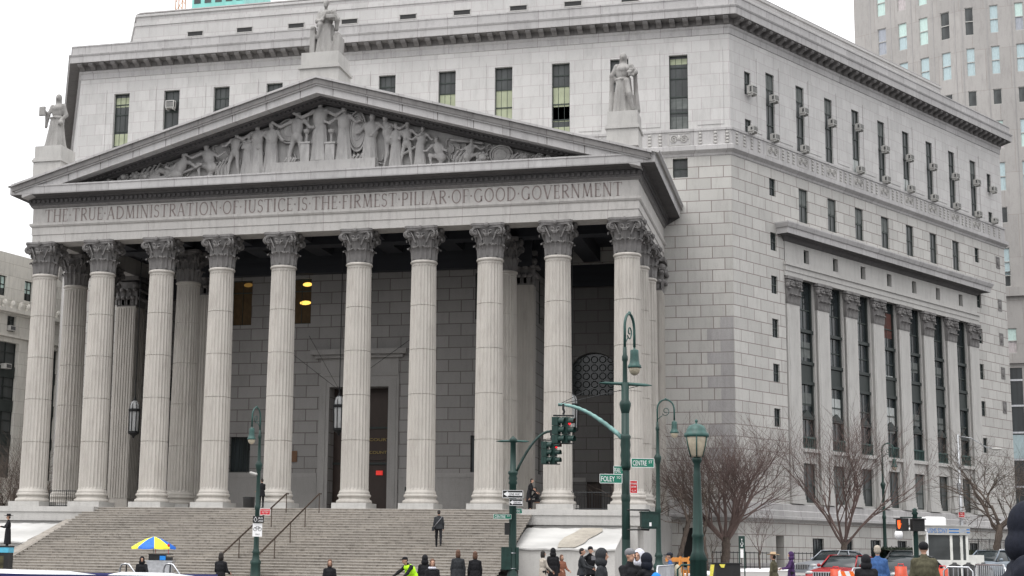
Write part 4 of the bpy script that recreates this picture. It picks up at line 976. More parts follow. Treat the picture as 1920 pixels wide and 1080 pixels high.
statue(0, -.2, 26.6, 28.85, 3.35, 2.45, 2.3, 'robed stone statue with an open book standing on the gable peak', 'mid')
statue(16.7, -.1, 22.6, 24.5, 3.4, 1.8, 1.9, 'robed stone statue with one knee forward at the right corner of the gable', 'right')

# ------------------------------------------------------------------ window air conditioners
def air_con(T, u, z, n, label, w=.54, h=.38, dp=.38):
    p = T(u, n, z); root = thing('air_conditioner', p, label, 'air conditioner', 'air conditioners in the courthouse windows')
    o = Vector(T(0, 0, 0)); eu = Vector(T(1, 0, 0)) - o; root.rotation_euler.z = math.atan2(eu.y, eu.x)
    m_ = MB(); m_.box(-w / 2, w / 2, -dp, 0, 0, h); m_.box(-w / 2 - .02, w / 2 + .02, -dp * .4, -dp * .36, -.02, h + .02); m_.box(-w / 2 + .05, -w / 2 + .09, -dp, 0, -.12, 0); m_.box(w / 2 - .09, w / 2 - .05, -dp, 0, -.12, 0); put(m_, 'casing', 'whitemetal', root)
    m_ = MB(); m_.box(-w / 2 + .06, w / 2 - .06, -dp - .012, -dp, .06, h - .06); 
    for q in (-1, 1): m_.box(q * (w / 2 + .006) - .006, q * (w / 2 + .006) + .006, -dp + .05, -.2, .08, h - .08)
    put(m_, 'vent', 'grill', root)
    m_ = MB()
    for k in range(6): m_.box(-w / 2 + .05, w / 2 - .05, -dp - .022, -dp - .012, .075 + k * .05, .09 + k * .05)
    put(m_, 'louvre', 'whitemetal', root)
ords = ['first', 'second', 'third', 'fourth', 'fifth', 'sixth', 'seventh', 'eighth', 'ninth']
for i, c in enumerate(TALL):
    zz = [29.45, 29.43, 29.45, 29.9, 29.1, 29.2, 29.25, 29.2, 29.4][i]
    air_con(TS, c - .02, zz, .12, f'air conditioner halfway up the {ords[i]} tall upper window from the corner')
    if i != 2: air_con(TS, c - .02, 26.97, .12, f'air conditioner on the sill of the {ords[i]} tall upper window from the corner')
air_con(TS, 1.93, 29.35, .14, 'air conditioner in the small upper window beside the corner', .58, .5)
air_con(TS, 1.93, 26.97, .14, 'pale air conditioner low in the small window beside the corner, just over the carved belt', .55, .32)
air_con(TS, 35.15, 29.35, .14, 'air conditioner in the small upper window at the far end of the side wall', .55)
air_con(TS, 35.15, 26.97, .14, 'small air conditioner over the carved belt at the far end of the side wall', .5, .3)
air_con(TF, -14.9, 30.35, -.1, 'white air conditioner high in a front window above the gable', .6, .5)

# ================================================================== STEPS, CHEEKS, RAILS
steps = thing('entrance_steps', (0, -1.9, 0), 'broad worn granite steps climbing to the columned porch', 'steps')
n = 27; k = 2.77
for i in range(n):
    z1 = ZF - .13 * i; z0 = z1 - .13; y1 = -1.9 - .36 * i; mb = MB()
    mb.poly([(-12.3, y1 - .36, z0), (12.3, y1 - .36, z0), (12.3, y1, z0), (-12.3, y1, z0)])
    mb.poly([(-12.3, y1, z0), (12.3, y1, z0), (12.3, y1, z1 - .04), (-12.3, y1, z1 - .04)], [(-12.3 + i * .55, z0 + 3), (12.3 + i * .55, z0 + 3), (12.3 + i * .55, z1 + 3), (-12.3 + i * .55, z1 + 3)])
    st_ = put(mb, 'step', 'steps', steps, True); mb = MB(); mb.box(-12.3, 12.3, y1 - .035, y1 + .02, z1 - .04, z1 + .001, 'y+'); put(mb, 'nosing', 'nosing', st_, True)

for s_, lb in ((1, 'right'), (-1, 'left')):
    wl = thing('cheek_wall', (s_ * 14.7, -2.4, 0), f'low granite terrace wall with a snowy sloping top {"right" if s_ > 0 else "left"} of the steps', 'wall')
    X = lambda a, b: (min(s_ * a, s_ * b), max(s_ * a, s_ * b))
    mb = MB(); x0, x1 = X(11.75, 17.95)
    mb.box(x0, x1, -2.4, -1.91, 3.02, 3.5); mb.box(x0 - .05, x1 + .05, -2.46, -1.85, 3.5, 3.785)
    a0, a1 = X(12.32, 17.5); mb.box(a0, a1, -2.3, -1.92, .0, 3.0); 
    for q in range(5): xx = s_ * (12.8 + q * 1.25); mb.box(xx - .012, xx + .012, -2.403, -2.39, 3.03, 3.49); mb.box(xx - .012, xx + .012, -2.463, -2.45, 3.51, 3.775)
    b0, b1 = X(12.32, 16.9); mb.box(b0, b1, -5.95, -2.31, .0, 1.80)
    mb.poly([(b0, -5.95, 1.8), (b0, -2.31, 1.8), (b0, -2.31, 2.85)]); mb.poly([(b1, -5.95, 1.8), (b1, -2.31, 1.8), (b1, -2.31, 2.85)])
    c0, c1 = X(12.31, 12.75)
    rows = [(-2.3, 3.0), (-5.95, 1.8), (-10.4, .7), (-10.4, -.2)]
    put(mb, 'masonry', 'stone', wl, True)
    mb = MB(); mb.box(b0 + .003, b1 - .003, -5.93, -2.32, .1, 1.2); 
    gx0, gx1 = X(12.1, 16.95) if s_ > 0 else X(13.35, 17.9); Y0, Y1 = -2.75, -6.05; Z0_, Z1_ = 2.86, 1.86
    mb = MB(); 
    nx, ny = 16, 6
    def gz(i, j): return (gx0 + (gx1 - gx0) * i / nx, Y0 + (Y1 - Y0) * j / ny, Z0_ + (Z1_ - Z0_) * j / ny + .02 * math.sin(i * 1.7 + j))
    mb.grid([[gz(i, j) for i in range(nx + 1)] for j in range(ny + 1)]); mb.grid([[gz(i, ny) for i in range(nx + 1)], [(p[0], p[1], p[2] - .07) for p in [gz(i, ny) for i in range(nx + 1)]]])
    mb.grid([[gz(nx, j) for j in range(ny + 1)], [(p[0], p[1], p[2] - .07) for p in [gz(nx, j) for j in range(ny + 1)]]]); mb.grid([[gz(0, j) for j in range(ny + 1)], [(p[0], p[1], p[2] - .07) for p in [gz(0, j) for j in range(ny + 1)]]])
    put(mb, 'snow_cover', 'dirty snow', wl, True, smooth=True)
    if s_ < 0:
        mb = MB(); mb.poly([(-13.34, -2.4, .2), (-13.34, -6.3, .2), (-13.34, -6.3, 1.95), (-13.34, -2.4, 3.02)]); mb.poly([(-12.31, -2.4, .2), (-12.31, -9.5, .2), (-12.31, -9.5, 1.1), (-12.31, -2.4, 3.4)]); mb.poly([(-13.34, -2.4, 3.1), (-13.34, -9.5, .95), (-12.31, -9.5, .95), (-12.31, -2.4, 3.1)]); mb.poly([(-13.34, -9.5, .95), (-12.31, -9.5, .95), (-12.31, -9.5, 0), (-13.34, -9.5, 0)]); put(mb, 'coping', 'steps', wl, True)
    if s_ > 0:       # bare wet patch melted through the snow: thin stone sheet
        mb = MB(); sl = (Z1_ - Z0_) / (Y1 - Y0)
        def patch(pts): return [(x, y, Z0_ + (y - Y0) * sl + .045) for x, y in pts]
        mb.poly(patch([(14.2, -6.0), (15.0, -6.0), (15.35, -5.3), (15.45, -4.6), (15.75, -3.9), (15.95, -3.3), (15.85, -2.8), (14.85, -2.8), (14.6, -3.6), (14.25, -4.4), (14.15, -5.2)]))
        put(mb, 'melted_patch', 'wetstone', wl, True)
# stone plinth blocks beside the steps, front of right terrace
mb = MB(); mb.box(17.0, 18.6, -4.2, -1.9, 0, 2.95); mb.box(17.0, 18.8, -4.3, -1.9, 2.95, 3.2)
def fence(p0, p1, label, h=1.0, step=.13, mat='iron', name='iron_fence'):
    p0, p1 = Vector(p0), Vector(p1); root = thing(name, p0, label, 'fence'); d = p1 - p0; Lh = d.length; e = d / Lh; m_ = MB()
    for t in (0.12, h - .06): m_.tube([e * 0 + Vector((0, 0, t)), d + Vector((0, 0, t))], .025, 5)
    put(m_, 'rail', mat, root); m_ = MB(); nb = int(Lh / step)
    for k_ in range(nb + 1): q = e * (k_ * step); m_.tube([q, q + Vector((0, 0, h))], .014 if k_ % 8 else .03, 4)
    put(m_, 'bars', mat, root)
fence((13.9, -.2, ZF), (15.85, -.2, ZF), 'black iron railing between the two rightmost front columns')
fence((-15.85, .2, ZF), (-14.1, .2, ZF), 'black iron railing between the two leftmost front columns')
fence((-16.8, 4.6, ZF), (-16.8, 6.4, ZF), 'dark iron railing along the left flank of the porch')
def handrail(x, ya, yb, label):
    za = ZF - (-1.9 - ya) / k + .1; zb = ZF - (-1.9 - yb) / k
    root = thing('stair_handrail', (x, yb, zb - .0), label, 'handrail', 'sloping handrails on the steps'); m_ = MB(); dy = ya - yb; dz = za - zb
    m_.tube([(0, dy + .25, dz + .88), (0, dy, dz + .88), (0, 0, .85), (0, -.25, .82), (0, -.28, .55)], .045, 8); put(m_, 'rail', 'rail', root); 
    for t in (0, .25, .5, .75, 1): m_ = MB(); m_.tube([(0, dy * t, dz * t - .1), (0, dy * t, dz * t + .86)], .026, 6); put(m_, 'post', 'rail', root)
handrail(-.65, -2.6, -10.9, 'brown handrail on the steps, the one nearer the hot dog cart')
handrail(1.15, -2.6, -10.9, 'brown handrail on the steps, the one nearer the doorway')
# lanterns hung in the porch
for x, y, lb in ((0, 3.65, 'hanging iron lantern in front of the main doorway'), (-13.1, 4.7, 'hanging iron lantern half hidden in the left end of the porch'), (13.1, 4.7, 'hanging iron lantern in the right end of the porch beside the traffic signals')):
    root = thing('hanging_lantern', (x, y, 8.25), lb, 'lantern', 'lanterns hanging in the porch'); m_ = MB()
    m_.tube([(0, 0, 2.3), (0, 0, 10.6)], .03, 5); put(m_, 'suspension_rod', 'iron', root)
    m_ = MB(); m_.lathe([(.05, -.25), (.1, -.1), (.28, 0), (.34, .05), (.34, .15), (.30, .17)], 8)
    for q in range(8): a = q * math.pi / 4; m_.tube([(.31 * math.cos(a), .31 * math.sin(a), .15), (.33 * math.cos(a), .33 * math.sin(a), 1.35)], .03, 5)
    m_.lathe([(.35, 1.33), (.37, 1.38), (.37, 1.48), (.3, 1.5)], 8); put(m_, 'frame', 'iron', root)
    m_ = MB(); m_.lathe([(.26, .17), (.29, 1.33)], 8); m_.lathe([(.29, 1.5), (.28, 1.7), (.2, 1.9), (.08, 2.0)], 8); put(m_, 'glass', 'lantern glass', root)
    m_ = MB(); m_.lathe([(.02, 2.3), (.06, 2.15), (.1, 2.0), (.03, 1.98)], 8)
    for q in range(8): a = q * math.pi / 4; m_.tube([(.31 * math.cos(a), .31 * math.sin(a), 1.48), (.29 * math.cos(a), .29 * math.sin(a), 1.72), (.1 * math.cos(a), .1 * math.sin(a), 2.0)], .02, 4)
    put(m_, 'crown', 'iron', root)
    if x == 0:
        for a in ((-3.2, 3.6, 6.0), (-4.6, 3.6, 5.2), (3.6, 3.6, 6.0)): m_ = MB(); m_.tube([(0, 0, 2.3), a], .013, 4); put(m_, 'stay_wire', 'iron', root)

# ================================================================== NEIGHBOUR BUILDINGS
tower = thing('office_tower', (39.56, 65.72, 0), 'tall tan stone office tower with vertical window strips behind the courthouse', 'tower')
DL, DR = Vector((-.86163, .50753)), Vector((.99437, -.10592)); T0 = Vector((39.56, 65.72))
def TL(u, n, z): p = T0 + DL * u + Vector((-.50753, -.86163)) * n; return (p.x, p.y, z)
def TRr(u, n, z): p = T0 + DR * u + Vector((-.10592, -.99437)) * n; return (p.x, p.y, z)
tmat = stone('tan limestone', (.385, .37, .355), (2.17, 3.97), .08, .3, mw=.02, mortar=(.3, .27, .25), bump=.15, off=(0, -.9))
rowsZ = [(52.75 - 3.98 * k_, 2.72) for k_ in range(-1, 2)] + [(44.62, 1.5)] + [(41.6 - 3.98 * k_, 2.7) for k_ in range(0, 2)] + [(33.4, 1.5), (29.6, 2.6), (27.4, 1.4)] 
hl = [(.97 + 2.17 * j, 1.87 + 2.17 * j, zt_ - h_, zt_) for j in range(4) for zt_, h_ in rowsZ]
hr = [(.5 + 2.18 * j, 1.26 + 2.18 * j, zt_ - h_, zt_) for j in range(9) for zt_, h_ in rowsZ] + [(2.8 + 2.18 * j, 3.7 + 2.18 * j, 19.9, 22.2) for j in range(6)] + [(2.9 + 2.18 * j, 4.0 + 2.18 * j, 1.0, 18.6) for j in range(6)]
mb = MB(TL); mb.wall(0, 10.87, 0, 70, hl, .18); mb.T = TRr; mb.wall(0, 22, 0, 70, hr, .18)
mb.T = TRr; mb.box(0, 22, .0, .3, 25.1, 25.9); mb.box(0, 22, 0, .2, 19.0, 19.5)
mb.T = None
e = TL(10.87, 0, 0); f_ = TRr(22, 0, 0)
mb.poly([(e[0], e[1], 0), (e[0] + 4, e[1] + 25, 0), (e[0] + 4, e[1] + 25, 70), (e[0], e[1], 70)]); mb.poly([(f_[0], f_[1], 0), (f_[0] + 1, f_[1] + 32, 0), (f_[0] + 1, f_[1] + 32, 70), (f_[0], f_[1], 70)])
mb.poly([(*TL(10.87, 0, 0)[:2], 69.9), (*TL(0, 0, 0)[:2], 69.9), (f_[0], f_[1], 69.9), (f_[0] + 1, f_[1] + 32, 69.9), (e[0] + 4, e[1] + 25, 69.9)])
put(mb, 'wall', tmat, tower, True)
mb = MB(TL)
for j in range(5): mb.box(.55 + 2.17 * j - .12, .55 + 2.17 * j - .06, 0, .03, 26, 69)
mb.T = TRr
for j in range(10): mb.box(.2 + 2.18 * j, .26 + 2.18 * j, 0, .03, 26, 69)
put(mb, 'pier_edges', 'dark stone', tower, True)
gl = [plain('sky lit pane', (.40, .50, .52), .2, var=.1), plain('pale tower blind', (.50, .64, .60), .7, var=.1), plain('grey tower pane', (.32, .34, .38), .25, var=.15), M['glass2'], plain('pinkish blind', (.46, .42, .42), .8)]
def twin(T, u0, u1, z0, z1, rnd):
    m_ = MB(T); m_.box(u0, u0 + .05, -.14, -.05, z0, z1); m_.box(u1 - .05, u1, -.14, -.05, z0, z1); m_.box(u0, u1, -.14, -.03, z0 - .02, z0 + .06); m_.box(u0, u1, -.14, -.05, z1 - .06, z1)
    if z1 - z0 > 2: m_.box(u0 + .05, u1 - .05, -.13, -.04, (z0 + z1) / 2 - .04, (z0 + z1) / 2 + .04)
    w_ = put(m_, 'window', 'whitemetal', tower, True)
    g = rnd.choice([gl[1], gl[1], gl[0], gl[0], gl[2], gl[3], gl[4]] if z1 - z0 > 2 else gl[3:4]); m_ = MB(T); m_.poly([(u0, -.12, z0), (u1, -.12, z0), (u1, -.12, z1), (u0, -.12, z1)]); put(m_, 'pane', g, w_, True)
    if g is not M['glass2'] and rnd.random() < .5: m_ = MB(T); m_.poly([(u0 + .05, -.11, (z0 + z1) / 2), (u1 - .05, -.11, (z0 + z1) / 2), (u1 - .05, -.11, z1 - .06), (u0 + .05, -.11, z1 - .06)]); put(m_, 'blind', rnd.choice(gl[:2]), w_, True)
rt = random.Random(21)
for h_ in hl: twin(TL, *h_[:4], rt)
for h_ in hr:
    if h_[0] < 7.2:
        if h_[3] - h_[2] > 5:
            m_ = MB(TRr); m_.box(h_[0], h_[1], -.2, -.15, h_[2], h_[3])
            w_ = put(m_, 'window', 'glass', tower, True); m_ = MB(TRr)
            for z in (17.5, 15.2, 12.8, 10.4, 8, 5.6): m_.box(h_[0], h_[1], -.15, -.06, z - .08, z + .08)
            put(m_, 'transom', 'steel', w_, True); m_ = MB(TRr); m_.box(h_[0] + .05, h_[1] - .05, -.14, -.12, 10.5, 12.6); put(m_, 'blind', gl[0], w_, True)
        else: twin(TRr, *h_[:4], rt)

# left neighbour
lb_ = thing('office_building', (-42.8, 42.97, 0), 'pale stone office building with carved parapet left of the courthouse', 'building')
DB = Vector((.19597, .98061)); B0 = Vector((-42.8, 42.97))
def TB(u, n, z): p = B0 + DB * u + Vector((.98061, -.19597)) * n; return (p.x, p.y, z)
hb = [(-4.2 + 3.4 * j, -3.15 + 3.4 * j, 23.4, 25.2) for j in range(-2, 9)] + [(-2.75 + 5.4 * j, -1.7 + 5.4 * j, 20.35, 21.75) for j in range(-2, 6)] + [(-3.6 + 5.4 * j, -1.1 + 5.4 * j, 7.5, 19.4, .5) for j in range(-2, 6)] + [(-3.4 + 5.4 * j, -1.3 + 5.4 * j, 1.6, 5.3, .4) for j in range(-2, 6)]
mb = MB(TB); mb.wall(-16, 30, 0, 27.3, hb, .3); mb.box(-16.2, 30.2, 0, .5, 22.0, 22.35); mb.box(-16, 30, 0, .2, 21.85, 22.0); mb.box(-16, 30, 0, .25, 19.85, 20.05)
for u in range(-16, 30, 1): mb.ell((u * 1.0 + .5, .35, 22.75), (.28, .2, .32), 7, 5); mb.box(u + .25, u + .75, .2, .45, 22.35, 22.6)
mb.T = None
a = TB(-16, 0, 0); b = TB(30, 0, 0)
mb.poly([(a[0], a[1], 0), (a[0], a[1], 27.3), (a[0] - 30, a[1] + 6, 27.3), (a[0] - 30, a[1] + 6, 0)]); mb.poly([(b[0], b[1], 0), (b[0], b[1], 27.3), (b[0] - 30, b[1] + 6, 27.3), (b[0] - 30, b[1] + 6, 0)])
mb.poly([(a[0], a[1], 27.28), (b[0], b[1], 27.28), (b[0] - 30, b[1] + 6, 27.28), (a[0] - 30, a[1] + 6, 27.28)])
put(mb, 'wall', stone('cream limestone', (.62, .60, .55), (2.4, 1.1), .08, .3, mw=.015, mortar=(.36, .33, .29)), lb_, True)
for h_ in hb:
    if not (-9 < h_[0] < 9): continue
    m_ = MB(TB); q = -.28 if len(h_) < 5 else -.45; m_.box(h_[0], h_[0] + .06, q, q + .08, h_[2], h_[3]); m_.box(h_[1] - .06, h_[1], q, q + .08, h_[2], h_[3]); c = (h_[0] + h_[1]) / 2; m_.box(c - .04, c + .04, q, q + .08, h_[2], h_[3])
    zz = h_[2]
    while zz < h_[3]: m_.box(h_[0] + .06, h_[1] - .06, q, q + .1, zz, zz + .07); zz += 1.0
    if h_[3] - h_[2] > 8:
        for z in (16.3, 13.3, 10.3): m_.box(h_[0] + .06, h_[1] - .06, q, q + .2, z, z + 1.0)
    w_ = put(m_, 'window', 'bronze', lb_, True); m_ = MB(TB); m_.poly([(h_[0], q + .01, h_[2]), (h_[1], q + .01, h_[2]), (h_[1], q + .01, h_[3]), (h_[0], q + .01, h_[3])]); put(m_, 'pane', 'glass2', w_, True)
    if h_[2] > 23: m_ = MB(TB); m_.box(h_[0] + .1, h_[1] - .1, q + .02, q + .05, h_[2] + .7, h_[3] - .1); put(m_, 'blind', gl[1], w_, True)
for u, z, lb in ((-2.35, 20.4, 'air conditioner in the small upper window of the left building'), (-2.6, 17.0, 'air conditioner near the top of the dark window strip of the left building')):
    o_ = TB(u, .0, z)
    root = thing('air_conditioner', o_, lb, 'air conditioner', 'air conditioners of the left building', math.atan2(DB.y, DB.x)); m_ = MB(); m_.box(-.35, .35, -.35, .45, 0, .45); put(m_, 'casing', 'whitemetal', root); m_ = MB(); m_.box(-.28, .28, -.37, -.35, .07, .38); put(m_, 'vent', 'grill', root)

# blue-green tower peeping over the roof, and the crane mast
p = at(412, 30, 190); tt = thing('glass_tower', (p.x, p.y, 0), 'blue green glass tower just showing above the courthouse roof', 'tower')
mb = MB(); mb.box(-3.9, 3.3, 0, 9, 0, p.z + 6); put(mb, 'wall', plain('blue green cladding', (.22, .55, .50), .35, var=.1), tt)
mb = MB(); 
for kx in range(5):
    for kz in range(9): mb.box(-3.6 + kx * 1.45, -2.7 + kx * 1.45, -.04, -.01, p.z + 4.5 - kz * 2.6, p.z + 5.7 - kz * 2.6)
put(mb, 'window_band', 'glass2', tt)
mb = MB(); mb.poly([(3.3, 0, p.z + 1), (5.2, 0, p.z - 1.2), (5.2, 9, p.z - 1.2), (3.3, 9, p.z + 1)]); mb.poly([(3.3, 0, 0), (5.2, 0, 0), (5.2, 0, p.z - 1.2), (3.3, 0, p.z + 1)]); mb.poly([(5.2, 0, 0), (5.2, 9, 0), (5.2, 9, p.z - 1.2), (5.2, 0, p.z - 1.2)]); put(mb, 'lower_roof', plain('pale green cladding', (.35, .6, .56), .4), tt)
p = at(338, 20, 170); cr = thing('crane_mast', (p.x, p.y, 0), 'thin orange lattice mast beyond the roof, left of the blue green tower', 'crane'); mb = MB()
for a in (-.4, .4):
    for b in (-.4, .4): mb.tube([(a, b, 0), (a, b, p.z + 12)], .07, 4)
for q in range(int(p.z + 11)): mb.tube([(-.4, -.4, q), (.4, -.4, q + 1)], .04, 4); mb.tube([(.4, .4, q), (-.4, .4, q + 1)], .04, 4)
put(mb, 'lattice', plain('faded orange steel', (.5, .28, .15)), cr)
# ================================================================== STREET FURNITURE
def crook_lamp(x, y, z, H, flip, label, sc=1.0, mast=False, rz=0, fs=1.0):
    """bishop's crook lamp; flip=+1 lamp hangs to the right"""
    root = thing('street_lamp', (x, y, z), label, 'street lamp', None, rz); f = flip
    m_ = MB(); zt_ = H - 1.05 * sc
    m_.lathe([(.30, 0), (.30, .12), (.24, .2), (.22, .75), (.25, .8), (.25, .88), (.17, 1.0), (.15, 1.25), (.19, 1.3), (.15, 1.38), (.12, 1.5), (.10 + .01 * mast, 3.2), (.125, 3.25), (.125, 3.4), (.095, 3.45), (.085, zt_ - 1.9), (.11, zt_ - 1.85), (.16, zt_ - 1.62), (.16, zt_ - 1.56), (.1, zt_ - 1.45), (.075, zt_ - 1.4), (.06, zt_ - .4), (.085, zt_ - .35), (.085, zt_ - .25), (.06, zt_ - .2), (.05, zt_ + .02)], 14)
    put(m_, 'pole', 'green', root, smooth=True)
    ca_ = fs; sa_ = math.sqrt(1 - fs * fs); TW = lambda u, v, zz: (u * ca_ - v * sa_, u * sa_ + v * ca_, zz)
    m_ = MB(TW); r = .38 * sc; pts = [(0, 0, zt_)] + [(f * (r - r * math.cos(t)), 0, zt_ + .58 * sc + r * 1.15 * math.sin(t)) for t in [math.pi * k / 14 for k in range(15)]] + [(f * 2 * r, 0, zt_ + .11 * sc)]
    m_.tube(pts, .042 * sc, 8)
    m_.tube([(f * (r + (.19 - .009 * k) * sc * math.cos(-2.6 + k * .5)), 0, zt_ + .5 * sc + (.22 - .011 * k) * sc * math.sin(-2.6 + k * .5)) for k in range(17)], .02 * sc, 5)
    m_.tube([(0, 0, zt_ + .1), (f * .12, 0, zt_ + .22), (f * r * .6, 0, zt_ + .3 * sc)], .02 * sc, 5); m_.ell((f * r, 0, zt_ + 1.04 * sc), (.05 * sc, .05 * sc, .06 * sc), 8, 6)
    put(m_, 'crook', 'greenlite', root, smooth=True)
    hx = f * 2 * r; m_ = MB(TW); zb = zt_ - .47 * sc
    m_.lathe([(.02, .60), (.035, .56), (.035, .52), (.105, .505), (.118, .48), (.122, .36), (.13, .22), (.15, .10), (.19, .05), (.2, 0), (.19, -.015)], 16, (hx, 0, zb)); put(m_, 'lamp_head', 'greenlite', root, smooth=True)
    m_ = MB(TW); m_.lathe([(.165, -.015), (.16, -.07), (.13, -.16), (.07, -.215), (.02, -.23)], 14, (hx, 0, zb)); put(m_, 'globe', 'globe', root, smooth=True)
    return root
def sign(px, py, d, w_, h_, base, label, name='street_sign', lines=(), rz=0, border=None, cat='sign', mat2='white', group=None):
    p = at(px, py, d); root = thing(name, p, label, cat, group, R(14.7) + rz)
    m_ = MB(); m_.box(-w_ / 2, w_ / 2, -.004, .012, -h_ / 2, h_ / 2); put(m_, 'plate', base, root)
    if border:
        m_ = MB(); b = .05 * min(w_, h_)
        for q in ((-w_ / 2, w_ / 2, h_ / 2 - b, h_ / 2), (-w_ / 2, w_ / 2, -h_ / 2, -h_ / 2 + b), (-w_ / 2, -w_ / 2 + b, -h_ / 2, h_ / 2), (w_ / 2 - b, w_ / 2, -h_ / 2, h_ / 2)): m_.box(q[0], q[1], -.008, -.0045, q[2], q[3])
        put(m_, 'border', border, root)
    for s_, x, z, tw, th, *mt in lines: put(text_mesh(s_, 1, .002, tw, th), 'lettering', mt[0] if mt else mat2, root, loc=(x, -.010, z))
    return root

# lamps
p = gp(480, 68); crook_lamp(p.x, p.y, p.z, at(480, 760, 68).z - p.z, -1, 'green crook street lamp in front of the steps, left of the doorway', rz=R(14.7), fs=.38)
p = gp(1235, 66); crook_lamp(p.x, p.y, p.z, at(1235, 743, 66).z - p.z, 1, 'slim green crook street lamp between the tall signal pole and the round headed park lamp', rz=R(14.7))
p = gp(1660, 94); crook_lamp(p.x, p.y, p.z, at(1660, 828, 94).z - p.z, 1, 'distant green crook street lamp in front of the side wall pilasters', rz=R(14.7))
p = gp(1174, 41); main = crook_lamp(p.x, p.y, p.z, at(1174, 571, 41).z - p.z, 1, 'tall green crook lamp pole that carries the curved signal arm and street name signs', 1.0, True, rz=R(14.7), fs=.47)
Lz = lambda py, d: at(1174, py, d).z - p.z
m_ = MB(); m_.lathe([(.12, 0), (.108, Lz(712, 41))], 14); m_.lathe([(.125, Lz(880, 41)), (.145, Lz(872, 41)), (.125, Lz(862, 41)), (.145, Lz(852, 41)), (.125, Lz(842, 41)), (.145, Lz(832, 41)), (.13, Lz(822, 41)), (.155, Lz(816, 41)), (.12, Lz(812, 41))], 14); put(m_, 'lower_pole', 'green', main, smooth=True)
m_ = MB(); zc_ = Lz(714, 41); m_.tube([(-.72, .1, zc_ + .03), (-.55, .05, zc_ + .02), (0, 0, zc_), (.55, -.05, zc_ - .03), (.74, -.06, zc_ - .04)], [.012, .04, .055, .045, .012], 8); put(m_, 'crossbar', 'greenlite', main, smooth=True)
az0, az1 = Lz(818, 41), Lz(752, 41)
arm = []
for k in range(13):
    t = k / 12; arm.append((-.1 - 1.72 * t, .6 * t, az0 + (az1 - az0) * math.sin(t * math.pi / 2) ** .95))
m_ = MB(); m_.tube(arm, [.07 - .025 * k / 12 for k in range(13)], 8); put(m_, 'signal_arm', 'arm_sheen', main, smooth=True)
m_ = MB(); m_.tube([(-.7, .1, zc_), arm[-1]], .009, 4); m_.tube([(.5, -.05, zc_ - .03), arm[-1]], .009, 4); put(m_, 'guy_wire', 'iron', main)
def signal(px, py, d, label, n=2, face=R(72)):
    """pair of three-lamp heads hanging from an arm end; top of housing at pixel"""
    p_ = at(px, py, d); root = thing('traffic_signal', p_, label, 'traffic light', 'traffic lights hung from the curved arms', R(14.7))
    m_ = MB(); m_.tube([(0, 0, .34), (0, 0, .2), (.03, 0, .12), (0, 0, .04)], .035, 6); m_.box(-.28, .3, -.03, .03, -.01, .03); m_.box(-.28, .3, -.03, .03, -.78, -.75); put(m_, 'hanger', 'iron', root)
    for q in range(n):
        cx = -.19 + .27 * q; rot = Matrix.Rotation(face - math.pi / 2 + math.pi / 2, 3, 'Z')
        T_ = lambda u, v, z, cx=cx: (cx + u * math.cos(R(30)) + v * math.sin(R(30)), -u * math.sin(R(30)) + v * math.cos(R(30)), z)
        m_ = MB(T_)
        for k in range(3): m_.box(-.09, .09, -.11, .11, -.03 - .245 * (k + 1) + .008, -.03 - .245 * k - .004)
        hs_ = put(m_, 'housing', 'green', root)
        m_ = MB(T_)
        for k in range(3):
            zc = -.03 - .245 * k - .125
            rows = []
            for u, r in ((.09, .10), (.26, .095)):
                rows.append([(u, r * math.cos(a), zc + r * math.sin(a)) for a in [R(-30) + R(240) * j / 12 for j in range(13)]])
            m_.grid(rows)
        put(m_, 'visor', 'green', hs_)
        for k in range(3):
            zc = -.03 - .245 * k - .125
            m_ = MB(T_); rows = [[(.105 + .025 * (1 - r_), .10 * r_ * math.cos(a), zc + .10 * r_ * math.sin(a)) for a in [2 * math.pi * j / 14 for j in range(14)]] for r_ in (1, .6, .1)]
            m_.grid(rows, True, cap1=True); put(m_, 'lens', 'lampred' if (k == 0 and q == n - 1) else 'lens', hs_, smooth=True)
    return root
signal(1056, 780, 41.5, 'pair of green signal heads hung from the pale arm of the tall lamp pole')
# second signal pole
p = gp(961, 48); sp_ = thing('signal_pole', p, 'shorter dark green signal pole with a crossbar and one way signs', 'signal pole', None, R(14.7)); Hh = at(961, 815, 48).z - p.z; q_ = lambda py: at(961, py, 48).z - p.z
m_ = MB(); m_.lathe([(.26, 0), (.26, .3), (.19, .4), (.17, 1.1), (.13, 1.2), (.115, q_(908)), (.15, q_(905)), (.12, q_(900)), (.15, q_(896)), (.12, q_(891)), (.16, q_(887)), (.16, q_(883)), (.1, q_(881)), (.09, q_(828)), (.13, q_(826)), (.13, q_(821)), (.07, q_(818)), (.02, Hh)], 14); put(m_, 'pole', 'green', sp_, smooth=True)
m_ = MB(); zc_ = q_(825); m_.tube([(-.55, .05, zc_), (-.4, .03, zc_), (0, 0, zc_ + .01), (.4, -.03, zc_), (.52, -.04, zc_)], [.012, .035, .045, .035, .012], 8); put(m_, 'crossbar', 'greenlite', sp_, smooth=True)
a0, a1 = q_(888), q_(803); m_ = MB(); m_.tube([(.08 + 1.18 * (k / 10), .4 * k / 10, a0 + (a1 - a0) * math.sin(k / 10 * math.pi / 2) ** .9) for k in range(11)], .045, 8); put(m_, 'signal_arm', 'green', sp_, smooth=True)
signal(1033, 826, 48.5, 'lower pair of signal heads hung from the arm of the shorter signal pole')
m_ = MB(); zt_, zb = q_(1026), q_(1069); m_.box(-.36, -.08, -.14, .14, zb, zt_); m_.box(-.37, -.05, -.155, -.14, zb + .02, zt_ - .02); m_.box(.1, .2, -.1, .1, zb, zt_); put(m_, 'control_box', 'green', sp_)
m_ = MB(); 
